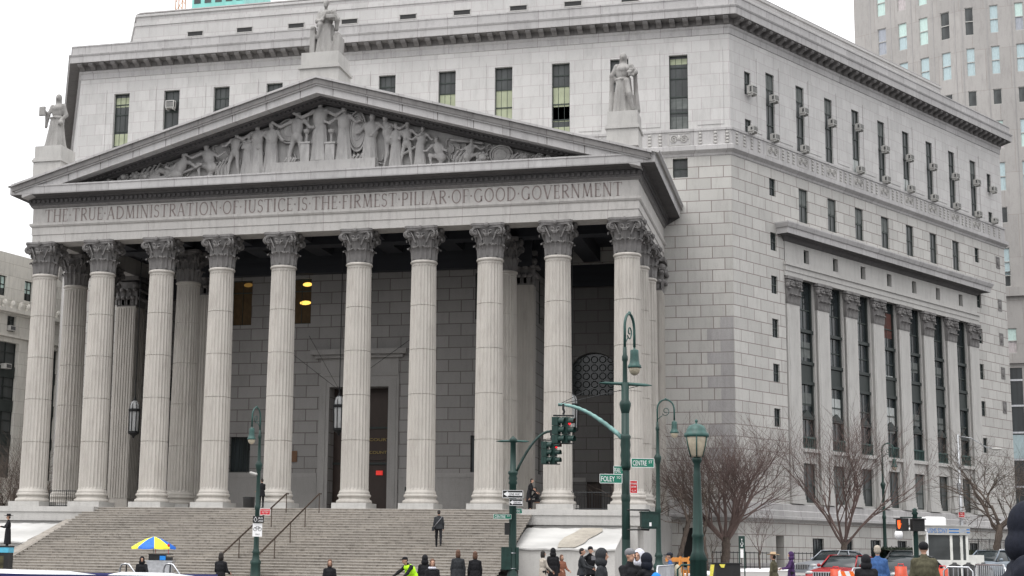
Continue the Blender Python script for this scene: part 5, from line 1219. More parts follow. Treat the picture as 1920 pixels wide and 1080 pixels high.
for z in (q_(1037), q_(1066)): m_.tube([(.135 * math.cos(a), .135 * math.sin(a), z) for a in [2 * math.pi * k / 16 for k in range(17)]], .012, 4)
put(m_, 'steel_strap', 'steel', sp_)
m_ = MB(); m_.box(-.26, -.1, -.08, .1, q_(1003), q_(980)); put(m_, 'pedestrian_signal', 'black', sp_)
def oneway(px, py, d, w_, h_, lb):
    r_ = sign(px, py, d, w_, h_, 'black', lb, 'one_way_sign', (), 0, 'white')
    m_ = MB(); hh = h_ * .36
    pts = [(-w_ * .46, 0), (-w_ * .24, hh * .98), (-w_ * .24, hh * .58), (w_ * .45, hh * .58), (w_ * .45, -hh * .58), (-w_ * .24, -hh * .58), (-w_ * .24, -hh * .98)]
    m_.poly([(x, -.012, z) for x, z in (pts[0], pts[1], pts[6])]); m_.poly([(x, -.012, z) for x, z in (pts[2], pts[3], pts[4], pts[5])]); put(m_, 'arrow', 'white', r_)
    put(text_mesh('ONE WAY', 1, .002, w_ * .56, h_ * .3), 'lettering', 'black', r_, loc=(w_ * .10, -.018, 0))
oneway(961.5, 926.5, 47.7, .66, .25, 'large black and white ONE WAY arrow sign pointing left'); oneway(967.5, 942, 47.7, .43, .21, 'smaller ONE WAY arrow sign just under the large one')
def nameplate(px, py, d, w_, h_, word, suf, lb, rz=0):
    ww = w_ * .6; sign(px, py, d, w_, h_, 'signgreen', lb, 'street_sign', ((word, -w_ * .13, -.005, ww, h_ * .55), (suf, w_ * .34, h_ * .12, w_ * .16, h_ * .3)), rz, 'white')
nameplate(942, 968.5, 48, .58, .155, 'CENTRE', 'ST', 'small green CENTRE ST name sign left of the shorter signal pole')
nameplate(973.5, 958, 48.2, .2, .17, 'PEARL', 'ST', 'small green street name sign edge on, just right of the shorter signal pole')
nameplate(1145.5, 897.5, 41, .62, .255, 'FOLEY', 'SQ', 'green FOLEY SQ name sign left of the tall lamp pole')
nameplate(1160.5, 881.5, 41.3, .30, .235, 'PEARL', 'ST', 'green PEARL ST name sign partly behind the tall lamp pole')
nameplate(1205, 868, 41, .64, .25, 'CENTRE', 'ST', 'green CENTRE ST name sign right of the tall lamp pole', R(4))
sign(1188, 913, 41, .22, .35, 'red', 'red NO STANDING ANYTIME sign on the tall lamp pole', 'parking_sign', (('NO STANDING', 0, .09, .18, .045), ('ANYTIME', 0, .0, .14, .045), ('<-->', 0, -.1, .12, .05)), R(12), 'white')
sign(497, 959.5, 67.7, .47, .3, 'red', 'red NO STANDING sign on the lamp pole before the steps', 'parking_sign', (('NO STANDING', 0, .07, .38, .05), ('ANYTIME', 0, -.02, .3, .05), ('<-->', 0, -.1, .2, .035)), 0, 'white')
r_ = sign(484.5, 974, 67.6, .5, .3, 'black', 'black diamond lane sign above the white bicycle sign', 'lane_sign', (('BUS', .1, .06, .18, .07), ('LANE', .1, -.06, .22, .07)), 0)
m_ = MB(); m_.tube([(-.13, -.012, .11), (-.06, -.012, 0), (-.13, -.012, -.11), (-.2, -.012, 0), (-.13, -.012, .11)], .012, 4); put(m_, 'diamond', 'white', r_)
r_ = sign(482.5, 993.5, 67.6, .43, .6, 'white', 'white bicycle lane sign under the black diamond lane sign', 'bicycle_sign', (('ONLY', .02, -.2, .2, .07),), 0, None, mat2='black')
m_ = MB()
for cx in (-.1, .11): m_.tube([(cx + .075 * math.cos(a), -.012, .03 + .075 * math.sin(a)) for a in [2 * math.pi * k / 14 for k in range(15)]], .01, 4)
m_.tube([(-.1, -.012, .03), (-.04, -.012, .15), (.07, -.012, .15), (.11, -.012, .03)], .009, 4); m_.tube([(-.04, -.012, .15), (0.02, -.012, .03), (.07, -.012, .15)], .009, 4); put(m_, 'bicycle_symbol', 'black', r_)
p = at(476, 889, 67.7); r_ = thing('security_camera', p, 'white security camera on the lamp pole before the steps', 'camera', None, R(14.7)); m_ = MB(); m_.cap((-.14, 0, .05), (.1, 0, .0), .075, .07); put(m_, 'housing', 'whitemetal', r_, smooth=True); m_ = MB(); m_.tube([(.08, 0, 0), (.16, .02, -.1)], .025, 6); put(m_, 'bracket', 'iron', r_)
# signal control cabinet on the tall pole
p = at(1217, 975, 41); r_ = thing('control_cabinet', p, 'dark green control cabinet bracketed to the right of the tall lamp pole', 'cabinet', None, R(14.7)); m_ = MB(); m_.box(-.23, .23, -.18, .18, -.2, .2); m_.box(-.25, .25, -.2, .2, .2, .23); m_.box(-.2, .2, -.17, .17, -.24, -.2); put(m_, 'case', 'green', r_)
m_ = MB(); m_.box(-.02, .04, -.19, -.182, -.17, -.07); put(m_, 'white_sticker', 'white', r_); m_ = MB(); m_.tube([(-.6, .05, .27), (0, 0, .27), (0.04, 0, .22)], .025, 6); put(m_, 'bracket', 'iron', r_); m_ = MB(); m_.tube([(-.6, .05, -.27), (0, 0, -.27), (0, 0, -.2)], .025, 6); put(m_, 'bracket', 'iron', r_)
# round headed park lamp
p = gp(1309, 28); H = at(1307, 783, 28).z - p.z; q_ = lambda py: at(1309, py, 28).z - p.z
r_ = thing('park_lamp', p, 'stout green park lamp post with a domed glass lantern in the foreground', 'street lamp', None, R(14.7))
m_ = MB(); m_.lathe([(.2, 0), (.2, .1), (.17, .15), (.16, q_(1052)), (.18, q_(1050)), (.115, q_(1034)), (.10, q_(1008)), (.12, q_(1004)), (.10, q_(1000)), (.072, q_(900)), (.072, q_(888)), (.066, q_(885)), (.06, q_(868)), (.085, q_(864)), (.10, q_(860)), (.095, q_(857)), (.05, q_(855)), (.05, q_(853)), (.11, q_(850)), (.08, q_(849))], 16); put(m_, 'post', 'green', r_, smooth=True)
m_ = MB(); m_.lathe([(.11, q_(855)), (.13, q_(852)), (.18, q_(835)), (.215, q_(815)), (.205, q_(812))], 16); put(m_, 'glass', 'globe', r_, smooth=True)
m_ = MB()
for k in range(6): a = k * math.pi / 3 + .35; m_.tube([(.125 * math.cos(a), .125 * math.sin(a), q_(855)), (.187 * math.cos(a), .187 * math.sin(a), q_(835)), (.225 * math.cos(a), .225 * math.sin(a), q_(814))], .013, 5)
m_.lathe([(.225, q_(817)), (.24, q_(815)), (.235, q_(810)), (.2, q_(808)), (.19, q_(803)), (.15, q_(796)), (.1, q_(793)), (.03, q_(791)), (.015, q_(790)), (.03, q_(787)), (.03, q_(785)), (.005, q_(782))], 18); put(m_, 'cap', 'greenlite', r_, smooth=True)
# modern lamp far right
p = gp(1805, 90); r_ = thing('street_lamp', p, 'grey modern street light with a long arm at the far right', 'street lamp', None, R(14.7)); H = at(1805, 812, 90).z - p.z
m_ = MB(); m_.lathe([(.14, 0), (.12, 1), (.07, H)], 10); put(m_, 'pole', 'galv', r_, smooth=True)
z0 = at(1805, 845, 90).z - p.z; m_ = MB(); m_.tube([(0, 0, H - .1), (.8, 0, H - .2), (1.7, 0, z0 + .3), (2.2, 0, z0 + .2)], .04, 6); put(m_, 'arm', 'galv', r_, smooth=True); m_ = MB(); m_.ell((2.35, 0, z0 + .2), (.35, .13, .09), 12, 6); put(m_, 'lamp_head', 'whitemetal', r_, smooth=True)
m_ = MB(); z1 = at(1805, 925, 90).z - p.z; m_.box(-.15, .02, -.12, .1, z1, z1 + .65); put(m_, 'junction_box', 'galv', r_)
sign(1803, 965, 89.8, .38, .34, 'red', 'red parking sign on the grey modern light pole', 'parking_sign', (('NO', 0, .07, .14, .08), ('PARKING', 0, -.05, .3, .07)), 0, 'white')
# pedestrian signal pole
p = gp(1718, 48); r_ = thing('pedestrian_signal', p, 'short green pole with two black pedestrian signal heads, the left one showing an orange hand', 'pedestrian light', None, R(14.7)); q_ = lambda py: at(1718, py, 48).z - p.z
m_ = MB(); m_.lathe([(.16, 0), (.14, .4), (.085, .5), (.075, q_(965)), (.11, q_(963)), (.06, q_(958)), (.09, q_(955)), (.02, q_(952))], 12); m_.tube([(-.48, 0, q_(970)), (.22, 0, q_(970))], .02, 6); put(m_, 'pole', 'green', r_, smooth=True)
T_ = lambda a: (lambda u, v, z: (a[0] + u * math.cos(a[1]) + v * math.sin(a[1]), a[2] - u * math.sin(a[1]) + v * math.cos(a[1]), z))
m_ = MB(T_((-.42, R(76), 0))); m_.box(-.2, .2, -.11, .11, q_(996), q_(972)); m_.box(-.21, .21, -.19, -.11, q_(973), q_(971.5)); h1 = put(m_, 'signal_head', 'black', r_)
m_ = MB(T_((-.42, R(76), 0))); z_ = (q_(996) + q_(972)) / 2
m_.ell((0, -.115, z_ - .04), (.085, .012, .1), 10, 6)
for k in range(4): m_.cap((-.06 + .04 * k, -.115, z_), (-.07 + .045 * k, -.115, z_ + .13), .017, .015, 6)
m_.cap((.06, -.115, z_ - .06), (.12, -.115, z_ + .03), .018, .015, 6); put(m_, 'hand_symbol', 'handorange', h1)
m_ = MB(T_((.03, R(-6), -.12))); m_.box(-.2, .2, -.11, .11, q_(996), q_(973)); m_.box(-.22, .22, -.19, -.11, q_(974), q_(972)); h1 = put(m_, 'signal_head', 'black', r_); m_ = MB(T_((.03, R(-6), -.12)))
for k in range(5): m_.box(-.18, .18, -.125, -.112, q_(994) + .01 + k * .07, q_(994) + .018 + k * .07)
put(m_, 'louvre', 'iron', h1)
# accessible entrance sign
p = gp(1391, 72); r_ = thing('access_sign', p, 'narrow green two post sign with a white wheelchair symbol', 'sign', None, R(14.7)); q_ = lambda py: at(1391, py, 72).z - p.z
m_ = MB(); m_.box(-.15, -.1, -.03, .03, 0, q_(1005)); m_.box(.1, .15, -.03, .03, 0, q_(1005)); m_.box(-.1, .1, -.02, .02, q_(1028), q_(1005)); put(m_, 'posts', 'green', r_)
m_ = MB(); zc = q_(1018); m_.tube([(.06 * math.cos(a), -.026, zc - .05 + .06 * math.sin(a)) for a in [math.pi * .7 + k * .42 for k in range(12)]], .012, 4); m_.ell((0, -.026, zc + .17), (.03, .008, .03), 8, 5); m_.tube([(0, -.026, zc + .13), (.0, -.026, zc + .02), (.05, -.026, zc + .02), (.07, -.026, zc - .06)], .012, 4); m_.box(-.05, .05, -.028, -.022, zc - .17, zc - .14); put(m_, 'wheelchair_symbol', 'white', r_); m_ = MB(); m_.box(-.07, .07, -.012, .012, q_(1046), q_(1030)); put(m_, 'white_panel', 'white', r_)
# guard booth
p = gp(1778, 64); r_ = thing('guard_booth', p, 'white guard booth with blue stripes and a sign on its roof edge', 'booth', None, R(14.7)); q_ = lambda py: at(1778, py, 64).z - p.z; W2 = .98
m_ = MB(); zs0, zs1 = q_(1003), q_(987); m_.box(-W2, W2, 0, 1.9, zs0, zs1); m_.box(-W2 - .03, W2 + .03, -.03, 1.93, zs1, zs1 + .05); put(m_, 'roof', 'whitemetal', r_)
m_ = MB(); zw = q_(1050); m_.box(-W2 + .08, W2 - .05, .06, 1.85, 0, zw)
for x in (-.88, -.84 + .5 * 2, .6, .84): m_.box(x - .05, x + .06, .06, .16, zw, zs0)
m_.box(-.93, .9, 1.75, 1.85, zw, zs0); m_.box(.9, 1.6, .2, 1.7, 0, q_(1040)); put(m_, 'wall', plain('cream booth panel', (.66, .66, .62), .5), r_)
m_ = MB(); m_.box(-.83, .11, .09, .12, zw, zs0); m_.box(.22, .54, .09, .12, zw, zs0); m_.box(.66, .8, .09, .12, zw, zs0); put(m_, 'window', 'glass2', r_)
bl = plain('booth blue', (.03, .16, .45), .5)
put(text_mesh('USMS SDNY', 1, .002, .86, .2), 'lettering', bl, r_, loc=(-.42, -.008, (zs0 + zs1) / 2)); put(text_mesh('1091', 1, .002, .22, .16), 'lettering', plain('pale blue lettering', (.3, .4, .55)), r_, loc=(.66, -.008, (zs0 + zs1) / 2))
m_ = MB(); zc = (zs0 + zs1) / 2
for z in (-.07, .05): m_.box(.06, .5, -.006, -.002, zc + z - .02, zc + z + .03); m_.box(.82, .96, -.006, -.002, zc + z - .02, zc + z + .03)
put(m_, 'stripe', bl, r_); m_ = MB(); m_.box(-.95, -.93, -.2, -.18, 0, zs0); m_.tube([(-.94, -.19, .2), (-.94, -.19, zs0 + .1)], .03, 6); put(m_, 'white_post', 'white', r_)
p2 = Vector((p.x, p.y, p.z)) + Vector((math.cos(R(14.7)), math.sin(R(14.7)), 0)) * -.35 + Vector((-.2, .8, zs1 + .05)); r_ = thing('roof_air_conditioner', p2, 'rounded white air conditioner on top of the guard booth', 'air conditioner', None, R(14.7)); m_ = MB(); rows = [[(x * s_, y * s_, z) for x, y in ((-.45, -.3), (-.4, -.38), (.4, -.38), (.47, -.3), (.47, .3), (.4, .38), (-.4, .38), (-.45, .3))] for z, s_ in ((0, 1), (.27, 1), (.33, .95), (.37, .8))]; m_.grid(rows, True, cap1=True); put(m_, 'cover', 'white', r_); m_ = MB(); m_.box(-.62, -.46, -.15, .15, .02, .14); put(m_, 'connector', 'galv', r_)
p = at(1685, 1000, 60); r_ = thing('dome_camera', p, 'white globe camera on a bracket left of the guard booth', 'camera', None, R(14.7)); m_ = MB(); m_.ell((0, 0, -.05), (.17, .17, .2), 12, 8); m_.tube([(0, 0, .1), (.1, 0, .17), (.7, 0, .17), (1.2, .3, .12)], [.06, .06, .06, .05], 6); put(m_, 'dome', 'white', r_, smooth=True)
# hot dog cart with umbrella
p = gp(288, 66); r_ = thing('street_umbrella', p, 'blue and yellow vendor umbrella over the food cart', 'umbrella', None, R(14.7)); H = at(288, 1006, 66).z - p.z
m_ = MB(); m_.tube([(0, 0, 0), (0, 0, H)], .022, 6); put(m_, 'pole', 'whitemetal', r_)
ub, uy = plain('umbrella blue', (.015, .13, .55), .6), plain('umbrella yellow', (.75, .72, .04), .6)
for k in range(8):
    m_ = MB(); rows = []
    for t, zz in ((.03, 0), (.35, -.1), (.7, -.28), (1.0, -.46), (1.0, -.53)): rows.append([(.97 * t * math.cos(a), .97 * t * math.sin(a), H + zz - (0 if abs(j - 3) != 0 else 0) - .03 * t * math.sin(j / 6 * math.pi)) for j, a in enumerate([(k + j / 6) * math.pi / 4 + .2 for j in range(7)])])
    m_.grid(rows); put(m_, 'panel', ub if k % 2 else uy, r_, smooth=True)
p = gp(302, 65.5); r_ = thing('food_cart', p, 'small steel food cart with jars and boxes under the umbrella', 'cart', None, R(14.7)); m_ = MB(); m_.box(-.55, .55, -.35, .35, .35, .95); m_.box(-.6, .6, -.4, .4, .95, 1.0); put(m_, 'body', 'steel', r_)
m_ = MB()
for a in (-.4, .4): m_.tube([(a + .22 * math.cos(t), -.38, .22 + .22 * math.sin(t)) for t in [2 * math.pi * k / 14 for k in range(15)]], .035, 5)
put(m_, 'wheel', 'black', r_)
m_ = MB(); m_.box(-.5, .2, -.2, .25, 1.0, 1.25); m_.box(-.52, .5, -.25, .3, 1.25, 1.28); m_.box(.25, .5, -.2, .2, 1.0, 1.15); put(m_, 'rack', 'iron', r_)
for nm, x, z, c in (('red', -.25, 1.6, 'red'), ('red', .32, 1.55, 'red')): m_ = MB(); m_.lathe([(.05, 0), (.05, .13), (.02, .18)], 8, (x, 0, z)); m_.tube([(x, 0, z - .3), (x, 0, z)], .012, 4); put(m_, 'bottle', c, r_)
m_ = MB(); m_.box(.0, .25, -.26, -.2, 1.02, 1.2); put(m_, 'menu_card', 'cbright', r_)
for px, lb in ((236, 'curved steel bicycle rail left of the seated cart vendor'), (318, 'curved steel bicycle rail right of the food cart')):
    p = gp(px, 58); r_ = thing('bicycle_rail', p, lb, 'rail', None, R(14.7)); m_ = MB(); t0 = at(px, 1057, 58).z - p.z
    m_.tube([(-.2, 0, 0), (-.2, 0, t0 - .2), (-.14, 0, t0 - .03), (0, 0, t0), (.14, .0, t0 - .02), (.5, .1, t0 - .5), (.6, .1, 0)], .04, 8); put(m_, 'hoop', 'steel', r_, smooth=True); m_ = MB(); m_.tube([(.05, 0, t0 - .02), (.05, 0, 0)], .03, 6); put(m_, 'post', 'iron', r_)
p = Vector((-1.6, -.75, ZF)); p = onY(466, 954, -1.2); r_ = thing('litter_bin', (p.x, p.y, ZF), 'black litter bin at the top of the steps beside a column', 'litter bin'); m_ = MB(); m_.lathe([(.26, 0), (.3, .05), (.31, .5), (.32, .58), (.29, .6), (.27, .55)], 16); put(m_, 'body', 'black', r_, smooth=True); m_ = MB(); m_.tube([(.315 * math.cos(a), .315 * math.sin(a), .57) for a in [2 * math.pi * k / 16 for k in range(17)]], .02, 5); put(m_, 'rim', 'iron', r_)
# newspaper kiosk box at left edge
p = gp(4, 48); r_ = thing('kiosk', p, 'black and green street kiosk with a bright blue band at the left edge', 'kiosk', None, R(14.7)); q_ = lambda py: at(4, py, 48).z - p.z
m_ = MB(); m_.box(-.9, .28, -.3, .3, 0, q_(1036)); m_.box(-.92, .3, -.32, .32, q_(1026), q_(1023)); put(m_, 'case', 'black', r_); m_ = MB(); m_.box(-.91, .29, -.31, .31, q_(1036), q_(1026)); put(m_, 'lit_band', plain('cyan band', (.10, .45, .62), .4), r_)
m_ = MB(); m_.box(-.7, .15, -.305, -.301, .5, q_(1042)); put(m_, 'poster', plain('dark poster', (.05, .045, .02), .4, 0, .8, 3), r_)
# orange sawhorse, crowd barriers, striped barricade, barrels, black board
p = gp(1285, 60); r_ = thing('sawhorse_barrier', p, 'orange wooden sawhorse barriers stacked together under the bare trees', 'barrier', None, R(14.7)); H = at(1285, 1044, 60).z - p.z; og = plain('worn orange paint', (.52, .21, .045), .7)
for x in (-.62, -.2, .15, .5):
    m_ = MB(); m_.box(x - .04, x + .04, -.1, -.04, 0, .1); m_.tube([(x - .22, -.2, 0), (x, 0, H)], .045, 4); m_.tube([(x + .25, .2, 0), (x, 0, H)], .045, 4); m_.tube([(x + .2, -.25, 0), (x - .02, 0, H - .05)], .04, 4); put(m_, 'leg', og, r_)
m_ = MB(); m_.box(-.8, .7, -.03, .03, H - .2, H - .03); m_.box(-.7, .8, .06, .1, H * .55, H * .55 + .15); put(m_, 'beam', og, r_)
def crowd_barrier(px0, px1, pyt, d0, d1, label, posts='steel'):
    a, b = gp(px0, d0), gp(px1, d1); H = at(px0, pyt, d0).z - a.z; r_ = thing('crowd_barrier', a, label, 'barrier', 'steel crowd barriers'); d = b - a; m_ = MB(); Z = Vector((0, 0, 1)); e = d.normalized()
    m_.tube([Z * .15, Z * (H - .12), e * .12 + Z * H, d - e * .12 + Z * H, d + Z * (H - .12), d + Z * .15], .028, 6); m_.tube([Z * .2, d + Z * .2], .025, 6); put(m_, 'frame', posts, r_, smooth=True)
    m_ = MB(); n = int(d.length / .13)
    for k in range(1, n): q = d * (k / n); m_.tube([q + Z * .2, q + Z * H], .012, 4)
    put(m_, 'bars', posts, r_)
    m_ = MB()
    for q in (e * .3, d - e * .3): n_ = Vector((-e.y, e.x, 0)); m_.tube([q - n_ * .3, q - n_ * .2 + Z * .16, q + n_ * .2 + Z * .16, q + n_ * .3], .02, 5)
    put(m_, 'feet', posts, r_)
crowd_barrier(1232, 1262, 1062, 36, 42, 'steel crowd barrier behind the pedestrian in the patterned jacket')
crowd_barrier(1270, 1306, 1059, 41, 41, 'green painted crowd barrier left of the park lamp', 'greenlite')
crowd_barrier(1768, 1822, 1063, 44, 44, 'steel crowd barrier below the guard booth'); crowd_barrier(1826, 1884, 1058, 44, 42, 'steel crowd barrier at the far right beside the large dark figure')
crowd_barrier(1596, 1640, 1066, 47, 49, 'low steel crowd barrier beside the red car')
for i, (px, lb) in enumerate(((1789, 'black drum post behind the barrier, nearest the orange barrel'), (1815, 'black drum post behind the barrier, in the middle'), (1843, 'black drum post behind the barrier, farthest right'))):
    p = gp(px, 52); H = at(px, 1060, 52).z - p.z; r_ = thing('traffic_drum', p, lb, 'bollard'); m_ = MB(); m_.lathe([(.24, 0), (.23, .3), (.21, H * .6), (.2, H)], 12); m_.lathe([(.2, H), (.08, H + .05), (.06, H + .1)], 10); put(m_, 'drum', 'black', r_, smooth=True); m_ = MB(); m_.lathe([(.236, .3), (.228, .42)], 12, cap=False); put(m_, 'band', 'white', r_)
def barrel(px, py, d, lb, r0=.26):
    p = gp(px, d); H = at(px, py, d).z - p.z; r_ = thing('traffic_barrel', p, lb, 'barrel', 'orange traffic barrels'); m_ = MB(); m_.lathe([(r0 * 1.25, 0), (r0 * 1.25, .06), (r0 * 1.02, .07), (r0, .4), (r0 * .95, .41), (r0 * .92, H - .3), (r0 * .85, H - .28), (r0 * .8, H)], 16); put(m_, 'drum', plain('orange plastic', (.5, .06, .02), .4), r_, smooth=True)
    m_ = MB(); m_.lathe([(r0 * .965, .55), (r0 * .955, .72)], 16, cap=False); put(m_, 'band', 'white', r_); m_ = MB(); m_.tube([(-.1, 0, H), (-.08, 0, H + .08), (.08, 0, H + .08), (.1, 0, H)], .02, 5); put(m_, 'handle', 'red', r_)
barrel(1566, 1067, 50, 'orange barrel in front of the grille of the red car', .22); barrel(1688, 1062, 50, 'orange barrel right of the pedestrian in the blue sweatshirt', .24); barrel(1766, 1066, 46, 'orange barrel below the guard booth', .2)
p = gp(1603, 46); r_ = thing('striped_barricade', p, 'orange and white striped barricade in front of the red car', 'barricade', None, R(20)); H = at(1603, 1070, 46).z - p.z; m_ = MB(); m_.box(-.55, .55, -.02, .02, H - .34, H - .02); put(m_, 'board', 'white', r_); m_ = MB()
for k in range(4): x = -.5 + k * .28; m_.poly([(x, -.025, H - .02), (x + .13, -.025, H - .02), (x + .27, -.025, H - .34), (x + .14, -.025, H - .34)])
put(m_, 'stripes', plain('reflective orange', (.85, .16, .02), .4), r_); m_ = MB()
for x in (-.5, .5): m_.tube([(x, -.25, 0), (x, 0, H)], .025, 5); m_.tube([(x, .25, 0), (x, 0, H)], .025, 5)
put(m_, 'leg', 'white', r_)
m_ = MB(); 
p = gp(1357, 31); r_ = thing('planter_board', p, 'black street cabinet with yellow tape marks beside the park lamp', 'cabinet', None, R(14.7)); H = at(1357, 1057, 31).z - p.z; m_ = MB(); m_.box(-.2, .32, -.1, .3, 0, H); m_.box(-.32, .34, -.12, .32, H, H + .02); put(m_, 'case', 'black', r_); m_ = MB(); ye = plain('yellow tape', (.75, .66, .10), .5)
m_.poly([(-.30, -.125, H - .02), (-.22, -.125, H - .02), (-.26, -.125, H - .28), (-.33, -.125, H - .28)]); m_.poly([(-.12, -.125, H - .01), (.0, -.125, H - .01), (-.02, -.125, H - .08), (-.08, -.125, H - .08)]); put(m_, 'tape', ye, r_)
for k, (px, d, lb, wd) in enumerate(((1396, 82, 'dark iron fence around the big bare tree bed', 3.4), (1520, 84, 'dark iron fence between the purple coat and the silver car', 2.2))):
    a = gp(px, d); fence((a.x - wd / 2, a.y - wd * .2, a.z + .1), (a.x + wd / 2, a.y + wd * .35, a.z + .1), lb, .95, .25)
for u0, u1, z in ((9.5, 15, 0), (24.5, 31.5, 0)): pass
m_ = MB()
# hedge along the side wall
for u0, u1, lb in ((13.0, 24.5, 'long dark clipped hedge along the foot of the side wall'), (27.5, 36.5, 'dark hedge at the far end of the side wall, right of the guard booth')):
    c = TS(u0, 2.0, .85); r_ = thing('hedge', c, lb, 'hedge', None, R(60)); m_ = MB(); Lh = u1 - u0; rh = random.Random(int(u0))
    rows = [[(x, y, z) for y, z in ((-.6, .05), (-.66, .8), (-.5, 1.28), (0, 1.36), (.5, 1.28), (.66, .8), (.6, .05))] for x in [Lh * k / 24 for k in range(25)]]
    rows = [[(x, y + rh.uniform(-.06, .06), z + rh.uniform(-.07, .07) if z > .1 else z) for x, y, z in r] for r in rows]
    m_.grid(rows); put(m_, 'bush_core', 'hedge', r_); m_ = MB()
    for k in range(int(Lh * 520)):
        x = rh.uniform(0, Lh); t = rh.random(); y, z = (rh.uniform(-.66, .66), 1.33 + rh.gauss(0, .06)) if t < .4 else (-.66 + rh.gauss(0, .05), rh.uniform(.1, 1.3)); a = rh.uniform(0, 6); s_ = rh.uniform(.05, .1)
        m_.poly([(x - s_ * math.cos(a), y, z - s_ * math.sin(a)), (x + s_ * math.sin(a) * .4, y - .04, z - s_ * math.cos(a) * .4), (x + s_ * math.cos(a), y, z + s_ * math.sin(a))])
    put(m_, 'leaves', 'hedge', r_)
# iron area railing behind the hedge
a, b = TS(19.5, 1.1, .85), TS(36.5, 1.1, .85); fence(a, b, 'tall dark iron area railing along the side wall behind the hedge', 2.2, .22)

# ================================================================== BARE TREES
def tree(px, d, label, H, spread, seed, trunk_h, r0, vase=True, levels=5, nb=(5, 4, 3, 3, 3), lean=(0, 0), twig='twig', curl=.25, group='bare winter trees', tw=1.0, asc=.55):
    p = gp(px, d); root = thing('bare_tree', (p.x, p.y, p.z), label, 'tree', group); rnd = random.Random(seed); mt, mc = MB(), MB()
    def limb(m_, p0, d0, Ln, r, lv):
        n = 5 if lv < 3 else 3; pts = [p0]; rs = [r]; dd = d0.copy()
        for k in range(n):
            dd = (dd + Vector((rnd.gauss(0, curl), rnd.gauss(0, curl), rnd.gauss(0, curl * .6) + (.10 if vase else .03))) * (.5 if lv < 2 else .6)).normalized()
            pts.append(pts[-1] + dd * Ln / n); rs.append(r * (1 - .5 * (k + 1) / n))
        m_.tube(pts, rs, 7 if lv == 0 else 5 if lv == 1 else 3, cap=False)
        if lv >= levels - 1: return
        for k in range(nb[lv]):
            t = .35 + .65 * (k + rnd.random() * .8) / nb[lv] if lv > 0 else .3 + .7 * k / nb[lv]
            i = min(int(t * n), n - 1); q = pts[i].lerp(pts[i + 1], t * n - i); ax = Vector((rnd.gauss(0, 1), rnd.gauss(0, 1), rnd.gauss(0, .35))).normalized(); dn = (dd * (1 if vase else .7) + ax * asc * (1 if lv < 2 else 1.15)).normalized()
            limb(m_ if lv > 5 else mc, q, dn, Ln * rnd.uniform(.62, .82), max(rs[i] * .62, .007 * tw), lv + 1)
    # trunk
    pts = [Vector((0, 0, -.1))]; 
    for k in range(5): pts.append(Vector((lean[0] * (k + 1) / 5 + rnd.gauss(0, .03), lean[1] * (k + 1) / 5, trunk_h * (k + 1) / 5)))
    mt.tube(pts, [r0 * 1.25, r0 * 1.02, r0 * .95, r0 * .92, r0 * .95, r0 * .98], 12); put(mt, 'trunk', 'bark', root, smooth=True)
    top = pts[-1]; n0 = nb[0] + 2
    for k in range(n0):
        a = 2 * math.pi * (k + rnd.random() * .6) / n0; s_ = spread * rnd.uniform(.45, 1.1); dv = Vector((math.cos(a) * s_, math.sin(a) * s_, 1.0)).normalized()
        limb(mc, top - Vector((0, 0, rnd.uniform(0, .35 * trunk_h * .5))), dv, (H - trunk_h) * rnd.uniform(.48, .62), r0 * .42, 1)
    put(mc, 'crown', twig, root)
def HT(px, py, d): return at(px, py, d).z - gp(px, d).z
tree(1360, 81, 'large vase shaped bare tree with a dense reddish crown before the corner', HT(1360, 812, 81), 1.2, 9, 1.8, .27, True, 6, (8, 5, 4, 4, 3, 3), tw=.75, curl=.13, asc=.62)
tree(1583, 84, 'medium bare tree with open spreading limbs behind the red car', HT(1583, 800, 84), .95, 12, 1.7, .19, True, 6, (5, 5, 4, 3, 3), curl=.13, twig='twig', asc=.5, tw=.8)
tree(1862, 83, 'gnarled crooked bare tree at the far right', HT(1862, 800, 83), 1.0, 31, 3.0, .22, False, 6, (4, 4, 4, 3, 2), (.4, 0), 'bark', .4)
tree(1232, 78, 'crooked dark bare tree directly behind the slim crook lamp', HT(1232, 860, 78), .9, 44, 2.2, .15, False, 5, (3, 3, 3, 3), (-.5, 0), 'bark', .45)
tree(1266, 79, 'leaning dark bare tree just left of the park lamp', HT(1270, 850, 79), .8, 45, 2.8, .15, False, 5, (3, 3, 3, 3), (.75, 0), 'bark', .4)
tree(1326, 79, 'dark bare tree hidden partly behind the park lamp', HT(1326, 860, 79), .9, 47, 2.2, .12, False, 5, (3, 3, 3, 3), (-.2, 0), 'bark', .3)
tree(1335, 77, 'thin young bare sapling left of the largest tree', 2.6, .5, 51, .9, .04, True, 4, (3, 3, 2), twig='bark', group=None)
tree(1424, 80, 'slender young bare tree right of the wheelchair sign', 3.3, .8, 52, 1.1, .05, True, 5, (3, 3, 3, 2), twig='twig', group=None)
tree(1480, 95, 'fine bare tree between the two larger trees', 6.0, .8, 57, 2.2, .12, True, 6, (4, 4, 3, 3, 2), twig='twig')
tree(1905, 92, 'tall thin bare tree at the right edge', 6.8, .6, 61, 2.0, .10, True, 6, (4, 3, 3, 3, 2), twig='bark')
tree(6, 100, 'bare tree at the left edge behind the first column', HT(6, 835, 100), .9, 71, 2.0, .2, True, 6, (5, 4, 4, 3, 3), twig='bark')
tree(60, 112, 'far bare tree seen between the first columns', HT(60, 870, 112), .9, 73, 2.0, .18, True, 6, (4, 4, 3, 3, 2), twig='bark')

